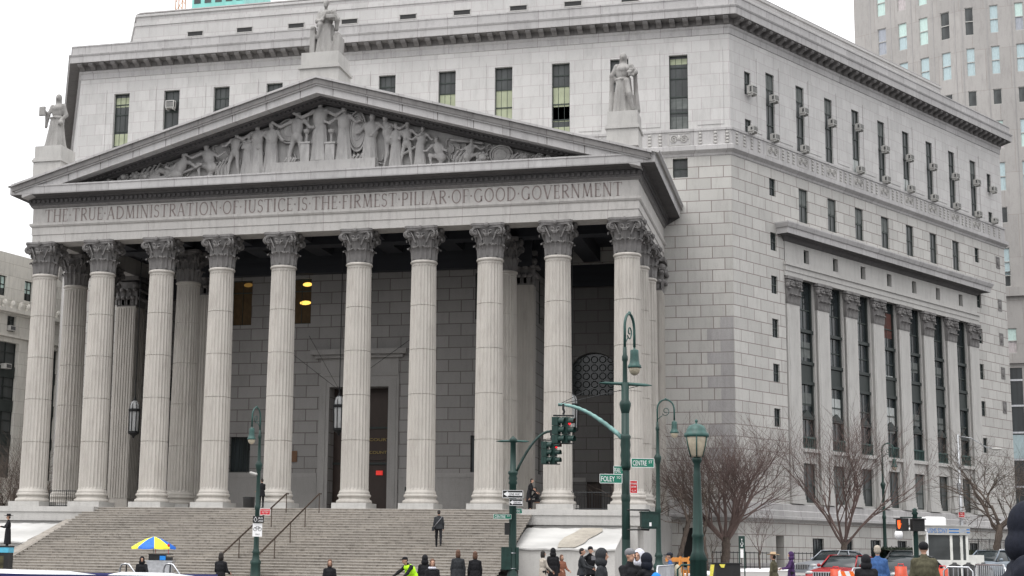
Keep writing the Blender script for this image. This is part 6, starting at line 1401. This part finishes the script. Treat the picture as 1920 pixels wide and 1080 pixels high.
# ================================================================== VEHICLES
def car(px, d, top_py, label, paint, rz, Ln=4.6, W=1.8, name='parked_car', H=1.45, suv=0, lights=None, grille=True):
    p = gp(px, d); zg = at(px, top_py, d).z - H; root = thing(name, (p.x, p.y, max(zg, p.z - .2)), label, 'car', None, rz); m_ = MB()
    st = [(-.5, .55, .62), (-.47, .72, .78), (-.36, .80, .88), (-.22, .88, .95), (0, .92, .97), (.25, .92, .98), (.36, .90, .98), (.46, .86, .92), (.5, .7, .72)]      # x/L, belt z, half-width factor
    rows = []
    for x, zb, wf in st:
        w_ = W / 2 * (.86 if abs(x) >= .5 else .95 if abs(x) > .45 else 1)
        rows.append([(x * Ln, -w_ * .92, .22), (x * Ln, -w_, .35), (x * Ln, -w_, .6), (x * Ln, -w_ * .95, zb - .03), (x * Ln, -w_ * .82, zb + .02), (x * Ln, 0, zb + .05), (x * Ln, w_ * .82, zb + .02), (x * Ln, w_ * .95, zb - .03), (x * Ln, w_, .6), (x * Ln, w_, .35), (x * Ln, w_ * .92, .22)])
    m_.grid(rows, cap0=True, cap1=True); put(m_, 'body', paint, root, smooth=True)
    cab = [(-.17, .93, 1.0), (-.05 + .0, H - .03, .80), (.02, H, .78), (.20, H - .02, .78), (.26 + .05 * suv, H - .10 + .08 * suv, .80), (.38 + .04 * suv, .96, .93)]
    m_ = MB(); rows = []
    for x, z, wf in cab: w_ = W / 2 * .86; wt = W / 2 * .70; rows.append([(x * Ln, -w_, .93), (x * Ln, -(w_ + (wt - w_) * max(0, (z - .93) / (H - .93))), z - .04), (x * Ln, -wt * .8 if z > 1.2 else -w_ * .8, z), (x * Ln, 0, z + .02), (x * Ln, wt * .8 if z > 1.2 else w_ * .8, z), (x * Ln, (w_ + (wt - w_) * max(0, (z - .93) / (H - .93))), z - .04), (x * Ln, w_, .93)])
    m_.grid(rows, cap0=True, cap1=True); put(m_, 'window', 'glass', root, smooth=True)
    m_ = MB(); rows = [[(x * Ln, q * W / 2 * .62, H + .012 - abs(q) * .03 - (.03 if x in (-.06, .22) else 0)) for q in (-1.12, -.6, 0, .6, 1.12)] for x in (-.06, .02, .12, .22)]; m_.grid(rows)
    for s_ in (-1, 1):
        A = W / 2
        for x0, z0, x1, z1 in ((-.17, .95, -.055, H - .03), (.08, .95, .08, H - .01), (.38 + .04 * suv, .97, .26 + .05 * suv, H - .08)): m_.tube([(x0 * Ln, s_ * A * .865, z0), (x1 * Ln, s_ * A * .705, z1)], .035, 5)
        m_.tube([(-.055 * Ln, s_ * A * .70, H - .02), (.1 * Ln, s_ * A * .70, H), (.26 * Ln, s_ * A * .70, H - .05)], .03, 5); m_.ell((-.13 * Ln, s_ * (A + .06), 1.0), (.1, .09, .08), 8, 6)
    put(m_, 'roof', paint, root, smooth=True)
    for s_ in (-1, 1):
        for x in (-.32, .3):
            m_ = MB(); rows = []
            for rr, y in ((.05, .10), (.2, .11), (.31, .10), (.33, .05), (.33, -.1)): rows.append([(x * Ln + rr * math.cos(a), s_ * (W / 2 - .10 + y), .33 + rr * math.sin(a)) for a in [2 * math.pi * k / 18 for k in range(18)]])
            m_.grid(rows, True); wh = put(m_, 'wheel', 'black', root, smooth=True); m_ = MB(); m_.grid([[(x * Ln + rr * math.cos(a), s_ * (W / 2 + .018), .33 + rr * math.sin(a)) for a in [2 * math.pi * k / 12 for k in range(12)]] for rr in (.2, .08, .02)], True); put(m_, 'rim', 'galv', wh)
        m_ = MB(); m_.ell((-.475 * Ln, s_ * W * .36, .68), (.1, .2, .08), 10, 6); put(m_, 'headlight', 'lantern glass', root, smooth=True)
        m_ = MB(); m_.ell((.488 * Ln, s_ * W * .37, .78), (.06, .16, .08), 10, 6); put(m_, 'tail_light', 'red', root, smooth=True)
    if grille:
        m_ = MB(); m_.box(-.506 * Ln, -.49 * Ln, -.42, .42, .48, .70); g_ = put(m_, 'grille', 'black', root); m_ = MB()
        for k in range(8): m_.box(-.512 * Ln, -.506 * Ln, -.42 + k * .117, -.385 + k * .117, .48, .70)
        m_.box(-.512 * Ln, -.506 * Ln, -.45, .45, .70, .73); put(m_, 'chrome', 'steel', g_)
    return root
red = plain('glossy red paint', (.28, .008, .012), .25, 0, .05, 2, .6); silver = plain('silver paint', (.30, .32, .35), .3, .4, .05, 2); dk = plain('dark grey paint', (.03, .035, .04), .25, 0, .1, 2, .6); whp = plain('white car paint', (.70, .71, .73), .3, 0, .03, 2)
car(1585, 66, 1041, 'bright red car facing left with a chrome grille, before the side wall', red, R(66), 4.8, 1.85)
car(1563, 78, 1032, 'silver car behind the red one, facing left', silver, R(48), 4.7, 1.8)
car(1697, 62, 1041, 'dark grey car partly hidden behind the pedestrian in the blue sweatshirt', dk, R(60), 4.6, 1.8)
car(1698, 72, 1032, 'black taller car parked in front of the hedge left of the guard booth', plain('black paint', (.012, .012, .013), .25), R(50), 4.6, 1.85, H=1.6, suv=1)
car(1858, 74, 1032, 'grey car right of the guard booth', plain('grey blue paint', (.16, .19, .22), .3), R(50), 4.5, 1.8)
car(1900, 82, 1030, 'white car behind the grey one at the far right', whp, R(50), 4.6, 1.85, H=1.55, suv=1)
p = gp(120, 13.5); blu = plain('dark blue paint', (.012, .015, .09), .3, 0, .05, 2, .5)
nc = thing('passing_van', (at(150, 1034, 22.0).x, at(150, 1034, 22.0).y, -.14), 'near vehicle with a white roof at the bottom left edge', 'van', None, R(14.7) + R(1)); Hc = at(150, 1069, 22.3).z + .14
m_ = MB(); rows = []
for x, dz in ((-4.0, .0), (-1.3, .004), (-.2, -.012), (.15, -.05), (.30, -.052), (.45, -.015), (.9, -.018), (1.22, -.05), (1.42, -.12)): rows.append([(x * 1.4, y, Hc + dz * 1.6 + e) for y, e in ((-.84, -.03), (-.80, -.012), (-.6, .0), (0, .012), (.6, .0), (.80, -.012), (.84, -.03))])
m_.grid(rows); put(m_, 'roof', whp, nc, smooth=True)
m_ = MB(); m_.box(-5.6, 1.95, -.84, .84, .35, Hc - .62); put(m_, 'body', blu, nc); m_ = MB(); m_.box(-5.5, 1.8, -.80, .80, Hc - .62, Hc - .22); put(m_, 'window', 'glass', nc); m_ = MB()
for s_ in (-1, 1): m_.box(-5.6, 1.93, s_ * .845 - .012, s_ * .845 + .012, Hc - .62, Hc - .045)
put(m_, 'gutter', blu, nc)
for s_ in (-1, 1):
    for x in (-2.6, .6): m_ = MB(); m_.grid([[(x + rr * math.cos(a), s_ * (.74 + y), .33 + rr * math.sin(a)) for a in [2 * math.pi * k / 16 for k in range(16)]] for rr, y in ((.05, .12), (.31, .12), (.33, .08), (.33, -.1))], True); put(m_, 'wheel', 'black', nc, smooth=True)
# ================================================================== PEOPLE
def person(x, y, z, h, yaw, label, coat='cblack', legs='cjean', coat_len=.82, pose='stand', hair='hairb', hat=None, hatmat='cblack', skin='skin', lean=0, arms=((.1, .0), (.1, .0)), build=1.0, turn=0, step=0, group=None, vox=.022, extra=None, shoes='black', seat=False, scarf=None, head_tilt=0):
    """local frame: faces -y. arms: for left(-x), right(+x): (shoulder forward angle, elbow bend) or explicit wrist point"""
    root = thing('person', (x, y, z), label, 'person', group, yaw); s = h / 1.75; b = build
    hip = .92 if not seat else .48
    Lr = Matrix.Rotation(lean, 3, 'X')                      # lean forward (towards -y) positive
    def up(a, q, c): v = Lr @ Vector((a, q, c - .92)); return (v + Vector((0, 0, hip))) * s
    hd = up(0, -.02, 1.63); Ht = Matrix.Rotation(turn, 3, 'Z') @ Matrix.Rotation(head_tilt, 3, 'X')
    hp = lambda a, q, c: hd + (Ht @ Vector((a, q, c))) * s
    J = {}
    for k, sg in ((0, -1), (1, 1)):
        sh = up(sg * (.165 + .03 * (b - 1)), 0, 1.385); A = arms[k]
        if len(A) == 3: wr = Vector(up(*A)); mid = (sh + wr) / 2; el = mid + Vector((sg * .10, .05, -.10)) * s
        else:
            f_, e_ = A; dn = Vector((sg * .20, -math.sin(f_), -math.cos(f_))).normalized(); el = sh + dn * .29 * s; dn2 = Vector((sg * (.02 - .10 * min(e_, 1)), -math.sin(f_ + e_), -math.cos(f_ + e_))).normalized(); wr = el + dn2 * .26 * s
        J[k] = (sh, el, wr)
    Lg = {}
    for k, sg in ((0, -1), (1, 1)):
        hj = Vector((sg * .09, 0, hip)) * s; a = step * sg
        if seat: kn = Vector((sg * .12, -.42, hip + .02)) * s; an = Vector((sg * .12, -.44, .08)) * s
        else: kn = hj + Vector((sg * .01, -math.sin(a) * .44 - .01, -math.cos(a) * .43)) * s; a2 = a - (.35 if a < 0 else 0.0) * 1; an = kn + Vector((0, -math.sin(a2) * .42, -math.cos(a2) * .42)) * s; an.z = max(an.z, .08 * s)
        Lg[k] = (hj, kn, an)
    # body: one continuous surface
    m_ = MB(); m_.ell(up(0, 0, 1.0), (.155 * s * b, .11 * s * b, .14 * s)); m_.ell(up(0, 0, 1.2), (.14 * s * b, .10 * s * b, .2 * s)); m_.ell(up(0, 0, 1.33), (.15 * s * b, .09 * s * b, .10 * s))
    m_.cap(up(0, .01, 1.42), hp(0, .02, -.09), .06 * s, .052 * s)
    m_.ell(hp(0, .01, .02), (.074 * s, .092 * s, .100 * s), 16, 12, Ht); m_.ell(hp(0, -.025, -.055), (.052 * s, .058 * s, .058 * s), 12, 8, Ht); m_.cap(hp(0, -.085, .015), hp(0, -.108, -.02), .012 * s, .018 * s, 6)
    m_.ell(hp(0, -.08, -.055), (.026 * s, .012 * s, .010 * s), 8, 6, Ht)
    for sg in (-1, 1): m_.ell(hp(sg * .078, .01, -.005), (.012 * s, .02 * s, .032 * s), 8, 6, Ht); m_.ell(hp(sg * .032, -.072, .03), (.02 * s, .012 * s, .01 * s), 6, 5, Ht)
    for k in (0, 1):
        sh, el, wr = J[k]; m_.cap(sh, el, .05 * s, .04 * s); m_.cap(el, wr, .04 * s, .028 * s)
        hj, kn, an = Lg[k]; m_.cap(hj, kn, .082 * s, .058 * s); m_.cap(kn, an, .055 * s, .038 * s); m_.cap(an, an + Vector((0, -.14, -.035)) * s, .038 * s, .032 * s)
        hn = (wr - el).normalized(); m_.ell(wr + hn * .05 * s, (.036 * s, .022 * s, .048 * s), 8, 6, Vector((0, 0, 1)).rotation_difference(hn).to_matrix())
    me = remesh(m_, 'body', vox * s, 2)
    bm = bmesh.new(); bm.from_mesh(me)
    fm = MB()
    for k, sg in ((0, -1), (1, 1)):
        sh, el, wr = J[k]; hn = (wr - el).normalized(); side = hn.cross(Vector((0, -1, 0))); side = (Vector((0, -1, 0)) - hn * hn.dot(Vector((0, -1, 0)))); side = side.normalized() if side.length > .05 else Vector((1, 0, 0)); pn = hn.cross(side)
        for j in range(4):
            b0 = wr + (hn * .085 + side * (-.024 + .016 * j)) * s; ln = (.06, .068, .064, .05)[j]; curl_ = pn * (-sg) * .018
            fm.tube([b0, b0 + (hn * ln * .5 + curl_ * .4) * s, b0 + (hn * ln * .95 + curl_ * 1.3) * s], [.009 * s, .008 * s, .006 * s], 5)
        b0 = wr + (hn * .03 - side * .034) * s; b1 = wr + (hn * .03 + side * .034) * s; fm.tube([b1, b1 + (hn * .03 + side * .02) * s, b1 + (hn * .055 + side * .018) * s], [.011 * s, .009 * s, .007 * s], 5)
    fme = fm.mesh('f'); bm.from_mesh(fme); bm.to_mesh(me); bm.free(); bpy.data.meshes.remove(fme)
    me.polygons.foreach_set('use_smooth', [True] * len(me.polygons)); put(me, 'body', skin, root)
    # legs wear
    m_ = MB()
    for k in (0, 1): hj, kn, an = Lg[k]; m_.cap(hj + Vector((0, 0, .04 * s)), kn, .105 * s * b, .078 * s); m_.cap(kn, an + Vector((0, 0, .03 * s)), .075 * s, .062 * s)
    m_.ell((0, 0, (hip + .03) * s), (.17 * s * b, .125 * s * b, .13 * s)); put(remesh(m_, 'trousers', vox * s * 1.1, 2), 'trousers', legs, root)
    m_ = MB()
    for k in (0, 1): an = Lg[k][2]; m_.cap(an + Vector((0, .02, -.035)) * s, an + Vector((0, -.15, -.045)) * s, .045 * s, .038 * s)
    put(m_, 'shoes', shoes, root, smooth=True)
    # coat
    m_ = MB(); m_.ell(up(0, 0, 1.0), (.17 * s * b, .135 * s * b, .17 * s)); m_.ell(up(0, .005, 1.2), (.165 * s * b, .13 * s * b, .2 * s)); m_.ell(up(0, .005, 1.31), (.175 * s * b, .12 * s * b, .11 * s)); m_.cap(up(0, .012, 1.4), up(0, .0, 1.475), .085 * s * b, .07 * s * b)
    for k in (0, 1):
        sh, el, wr = J[k]; m_.cap(up(0, .01, 1.425), sh, .07 * s, .068 * s * b); m_.cap(sh, el, .067 * s * b, .06 * s * b); m_.cap(el, wr - (wr - el) * .04, .058 * s * b, .045 * s)
    if coat_len < .95 and not seat:
        rows = []
        for i in range(6):
            t = i / 5; zz = coat_len + (1.05 - coat_len) * t; rr = .165 + .055 * (1 - t)
            c_ = Vector(up(0, 0, max(zz, .92))) if zz > .92 else Vector((0, 0, zz * s)); fz = .012
            rows.append([(c_.x + (rr * b + fz * math.sin(7 * a)) * s * math.cos(a), c_.y + (rr * .78 * b + fz * math.sin(7 * a)) * s * math.sin(a), (zz * s if zz < .92 else c_.z)) for a in [2 * math.pi * k / 28 for k in range(28)]])
        m_.grid(rows, True, cap0=True, cap1=True)
    put(remesh(m_, 'coat', vox * s, 3), 'coat', coat, root)
    # head wear
    def cp(items, nm, mat, v=.012, opening=False):
        q = MB()
        for it in items: q.ell(hp(*it[0]), tuple(a * s for a in it[1]), 16, 12, Ht)
        me_ = remesh(q, nm, v * s, 2)
        if opening:
            bm_ = bmesh.new(); bm_.from_mesh(me_); inv = Ht.transposed(); kill = []
            for v_ in bm_.verts:
                l_ = inv @ (v_.co - hd) / s
                if l_.y < -.01 and (l_.x / .062) ** 2 + ((l_.z + .01) / .085) ** 2 < 1: kill.append(v_)
            bmesh.ops.delete(bm_, geom=kill, context='VERTS'); bm_.to_mesh(me_); bm_.free()
        put(me_, nm, mat, root)
    if hat is None: cp([((0, .022, .045), (.083, .092, .088)), ((0, .045, .0), (.078, .07, .09))], 'hair', hair)
    elif hat == 'long': cp([((0, .022, .045), (.085, .095, .09)), ((0, .05, -.04), (.09, .07, .13)), ((-.06, .01, -.06), (.03, .05, .1)), ((.06, .01, -.06), (.03, .05, .1))], 'hair', hair)
    elif hat == 'hood': cp([((0, .022, .015), (.108, .122, .135)), ((0, .03, -.11), (.13, .115, .11))], 'hood', hatmat, opening=True)
    elif hat == 'beanie': cp([((0, .018, .055), (.092, .108, .085)), ((0, .03, .03), (.09, .09, .07))], 'knit_hat', hatmat); 
    elif hat == 'cap':
        q = MB(); q.ell(hp(0, .015, .06), (.088 * s, .102 * s, .07 * s), 16, 10, Ht); q.ell(hp(0, -.12, .045), (.06 * s, .07 * s, .010 * s), 12, 6, Ht); put(q, 'cap', hatmat, root, smooth=True); cp([((0, .035, .02), (.08, .08, .08))], 'hair', hair)
    elif hat == 'brim':
        q = MB(); c = hp(0, .01, .06)
        rows = [[(c.x + r * s * math.cos(a), c.y + r * s * math.sin(a) * 1.12, c.z + (zz + (.03 * abs(math.cos(a)) if r > .15 else 0)) * s) for a in [2 * math.pi * k / 24 for k in range(24)]] for r, zz in ((.20, .0), (.20, .008), (.115, .005), (.10, .02), (.092, .09), (.07, .115), (.01, .105))]
        q.grid(rows, True, cap0=True, cap1=True); put(q, 'hat', hatmat, root, smooth=True); cp([((0, .03, .0), (.08, .08, .085))], 'hair', hair)
    q = MB()
    for sg in (-1, 1): q.ell(hp(sg * .031, -.083, .015), (.012 * s, .008 * s, .008 * s), 8, 6, Ht)
    put(q, 'eyes', 'hairb', root, smooth=True)
    if scarf: q = MB(); q.tube([Vector(up(.085 * math.cos(a), .01 + .085 * math.sin(a), 1.47)) for a in [2 * math.pi * k / 14 for k in range(15)]], .045 * s, 8); put(q, 'scarf', scarf, root, smooth=True)
    if extra: extra(root, s, up, J)
    return root
def bag(side, mat, w_=.3, h_=.26, drop=.12, lb=''):
    def f(root, s, up, J):
        wr = J[side][2]; q = MB(); q.box(wr.x - .07 * s, wr.x + .07 * s, wr.y - w_ / 2 * s, wr.y + w_ / 2 * s, wr.z - (drop + h_) * s, wr.z - drop * s); q.tube([(wr.x, wr.y - w_ * .3 * s, wr.z - drop * s), (wr.x, wr.y, wr.z - .02 * s), (wr.x, wr.y + w_ * .3 * s, wr.z - drop * s)], .012 * s, 5)
        o = put(q, 'handbag', mat, None); bpy.context.view_layer.update(); o.location = root.location; o.rotation_euler = root.rotation_euler; meta(o, lb, 'bag')
    return f
def strap(root, s, up, J):
    q = MB(); q.tube([Vector(up(-.15, .03, 1.46)), Vector(up(-.05, .16, 1.3)), Vector(up(.1, .17, 1.12)), Vector(up(.23, .06, .95))], .022 * s, 6); put(q, 'bag_strap', 'cgrey', root); q = MB(); q.box(.2 * s, .32 * s, -.1 * s, .14 * s, .78 * s, .98 * s); put(q, 'shoulder_bag', 'ccoal', root)
def backpack(mat):
    def f(root, s, up, J): q = MB(); q.ell(up(0, .22, 1.16), (.16 * s, .12 * s, .24 * s)); q.ell(up(0, .30, 1.05), (.12 * s, .07 * s, .12 * s)); put(remesh(q, 'backpack', .02, 2), 'backpack', mat, root)
    return f
def vest(root, s, up, J):
    q = MB(); Lx = [(0, 0, 1.04), (0, .005, 1.22), (0, .005, 1.36)]
    for c, r in zip(Lx, ((.215, .17, .19), (.222, .165, .21), (.20, .145, .115))): q.ell(up(*c), tuple(a * s for a in r))
    put(remesh(q, 'safety_vest', .02, 2), 'safety_vest', 'clime', root)
def papers(mat='white', dz=0):
    def f(root, s, up, J): wr = (J[0][2] + J[1][2]) / 2; q = MB(); q.box(wr.x - .12 * s, wr.x + .12 * s, wr.y - .1 * s, wr.y - .08 * s, wr.z - .02 * s, wr.z + .12 * s); put(q, 'papers', mat, root)
    return f
def pgp(px, d, py_top, h): q = gp(px, d); return q.x, q.y, at(px, py_top, d).z - h
V0 = R(14.7)                                        # yaw that faces the camera
def stp(px, py_foot, z):                            # on the steps: tread height z
    y = -1.9 - (ZF - z) / .13 * .36 - .18; q = onY(px, py_foot, y); return q.x, y, z
x, y, z = stp(822, 1028, 1.83); person(x, y, z, 1.74, V0 + math.pi, 'person in a grey jacket with a shoulder strap climbing the steps', 'ccoal', 'cblack', .86, step=.28, extra=strap, arms=((.15, .35), (-.1, .5)))
q = onY(497, 952, -1.0); person(q.x, q.y - .55, ZF, 1.55, V0 + math.pi + .5, 'person in a dark coat at the top of the steps by the litter bin', 'cblack', 'cblack', .7, arms=((.4, .8), (.4, .8)))
q = onY(992, 950, -.9); person(q.x, q.y, ZF, 1.62, V0 + 1.3, 'person in a long dark coat stooping beside a column at the right of the porch', 'cblack', 'cblack', .45, lean=.2, arms=((.4, .6), (.4, .6)))
q = onY(1012, 948, -.75); person(q.x - .1, q.y, ZF, 1.6, V0 - 1.2, 'dark clothed person sitting against the column plinth at the right of the porch', 'cblack', 'cblack', .9, seat=True, lean=.25, arms=((.7, .5), (.7, .5)))
q = onY(13, 1030, -7.0); person(q.x, q.y, q.z - .05, 1.80, V0 - 1.1, 'person in a long black coat and black brimmed hat at the left edge', 'cblack', 'cblack', .3, hat='brim', arms=((.5, 1.2), (.5, 1.2)), group=None)
mb = MB(); mb.box(q.x - 1.0, q.x + .45, q.y - .5, q.y + .9, 0, q.z - .05); meta(put(mb, 'side_terrace', 'stone'), 'low stone terrace block under the person in the black hat', 'terrace')
x, y, z = pgp(415, 48, 1036, 1.62); person(x, y, z, 1.62, V0 + math.pi - .3, 'woman with long dark hair in a long black coat left of the lamp pole', 'cblack', 'cblack', .35, hat='long', arms=((.2, 1.1), (.3, 1.5)))
x, y, z = pgp(267, 62, 1045, 1.28); person(x, y, z, 1.75, V0 + .2, 'hooded person in black sitting beside the food cart', 'cblack', 'cblack', .95, hat='hood', seat=True, arms=((.3, .5), (.6, .6)), build=1.15)
x, y, z = pgp(619, 46, 1049, 1.52); person(x, y, z, 1.52, V0 + .1, 'red haired person in a black jacket facing the street below the doorway', 'cblack', 'cblack', .8, hair='hairbr', hat='long')
x, y, z = pgp(777, 44, 1044, 1.5); person(x, y, z, 1.6, V0 - .9, 'person in a bright lime safety vest and black cap leaning over', 'cblack', 'cnavy', .9, hat='cap', hatmat='cblack', lean=.55, arms=((.9, .1), (.8, .1)), extra=vest, build=1.1)
x, y, z = pgp(797, 46, 1041, 1.58); person(x, y, z, 1.58, V0 + math.pi, 'hooded person in black close behind the lime vest', 'cblack', 'cblack', .8, hat='hood')
x, y, z = pgp(811, 41, 1048, 1.55); person(x, y, z, 1.55, V0 + .15, 'brown haired woman in a black jacket with a pale scarf facing the street', 'cblack', 'cblack', .8, hair='hairbr', hat='long', scarf='cwhite')
x, y, z = pgp(859, 50, 1031, 1.68); person(x, y, z, 1.68, V0 + math.pi - .1, 'woman in a black puffer coat walking away, carrying a white bag', 'ccoal', 'cblack', .7, hair='hairbr', hat='long', extra=bag(1, 'white', .2, .25, lb='white carrier bag held by the woman in the puffer coat'), build=1.05, step=.15)
x, y, z = pgp(891, 50, 1034, 1.66); person(x, y, z, 1.66, V0 + math.pi + .1, 'woman in a black coat with a black handbag walking away', 'cblack', 'cblack', .75, hair='hairbr', hat='long', extra=bag(0, 'black', .32, .26, lb='black handbag held by the woman walking away at the right'), arms=((.1, .2), (.1, .3)), step=.15)
x, y, z = pgp(1018, 56, 1033, 1.66); person(x, y, z, 1.66, V0 + 2.0, 'person in a long beige coat with dark hair below the snowy slope', 'cbeige', 'cblack', .35, hat='long', arms=((.3, .6), (.2, .8)))
x, y, z = pgp(1037, 56.5, 1028, 1.74); person(x, y, z, 1.74, V0 + math.pi, 'person in a long black hooded coat beside the beige coat', 'cblack', 'cblack', .3, hat='hood', build=1.05)
x, y, z = pgp(1053, 58, 1040, 1.5); person(x, y, z, 1.5, V0 + .5, 'child in a rust brown coat beside the long black coat', 'cbrown', 'cblack', .7, hair='hairbr', hat='long', arms=((.3, .9), (.3, .9)), skin='skin')
x, y, z = pgp(1091, 50, 1028, 1.74); person(x, y, z, 1.74, V0 + 1.3, 'dark haired person in a charcoal jacket holding papers, facing right', 'ccoal', 'cjean', .85, arms=((.5, .8), (.6, .8)), extra=papers())
x, y, z = pgp(1107, 52, 1025, 1.78); person(x, y, z, 1.78, V0 + .1, 'person in black with a knit hat raising a hand to the face', 'cblack', 'cblack', .8, hat='beanie', arms=((-.05, -.22, 1.52), (.5, 1.0)), extra=papers('cgrey'))
x, y, z = pgp(1128, 26.5, 1029.5, 1.70); person(x, y, z, 1.70, V0 + 1.25, 'near person in a black hooded jacket seen from the side', 'ccoal', 'cblack', .8, hat='hood', hatmat='ccoal', skin='skin', vox=.018)
x, y, z = pgp(1181, 27, 1029.5, 1.72); person(x, y, z, 1.72, V0 + .5, 'bearded person in a grey knit hat and black puffer jacket', 'cblack', 'cblack', .85, hat='beanie', hatmat='cgrey', arms=((.5, .9), (.7, .6)), build=1.15, vox=.018, turn=.1)
x, y, z = pgp(1199, 28.5, 1031, 1.70); person(x, y, z, 1.70, V0 - .7, 'person with a white hood standing behind the grey knit hat', 'cnavy', 'cblack', .85, hat='hood', hatmat='cwhite', vox=.018)
x, y, z = pgp(1212, 27, 1038, 1.62); person(x, y, z, 1.62, V0 - 2.3, 'dark haired person with a bright blue backpack', 'cblack', 'cblack', .85, hat='hood', hatmat='cnavy', extra=backpack('cbright'), vox=.018, arms=((.8, .7), (.8, .7)))
x, y, z = pgp(1256, 44, 1036, 1.68); person(x, y, z, 1.68, V0 - 1.7, 'person in a blue and cream patterned jacket and dark cap behind the crowd barrier', 'cblue', 'cblack', .85, hat='cap', hatmat='ccap', extra=backpack('cpattern'), arms=((.3, .9), (.2, .3)))
x, y, z = pgp(1450, 50, 1037.5, 1.66); person(x, y, z, 1.66, V0 - 2.1, 'person in a straw brimmed hat and olive jacket near the bare trees', 'colive', 'cblack', .82, hat='brim', hatmat='ctan', build=1.1)
x, y, z = pgp(1483, 56, 1035, 1.68); person(x, y, z, 1.68, V0 - 1.6, 'person in a long purple coat standing on the snowy pavement', 'cpurple', 'cblack', .4, hat='hood', hatmat='cpurple', arms=((.5, .9), (.5, .9)))
x, y, z = pgp(1645, 36, 1023, 1.78); person(x, y, z, 1.78, V0 + math.pi - .3, 'grey haired person in a blue hooded sweatshirt seen from behind', 'cblue', 'cjean', .85, hair='hairg', build=1.05)
x, y, z = pgp(1623, 30, 1041, 1.6); person(x, y, z, 1.6, V0 + math.pi, 'person in a black hooded coat seen from behind, left of the blue sweatshirt', 'cblack', 'cblack', .7, hat='hood', build=1.3)
x, y, z = pgp(1732, 29, 1017, 1.80); person(x, y, z, 1.80, V0 + math.pi - .2, 'broad person in a brown olive jacket and black knit hat seen from behind', 'colive', 'cblack', .8, hat='beanie', hatmat='cblack', build=1.2, vox=.018)
x, y, z = pgp(1934, 8.8, 947, 1.88); person(x, y, z, 1.88, V0 + 1.15, 'very near person in a dark navy hooded jacket at the right edge', 'cnavy', 'cblack', .8, hat='hood', hatmat='cnavy', build=1.55, vox=.016, head_tilt=.15)
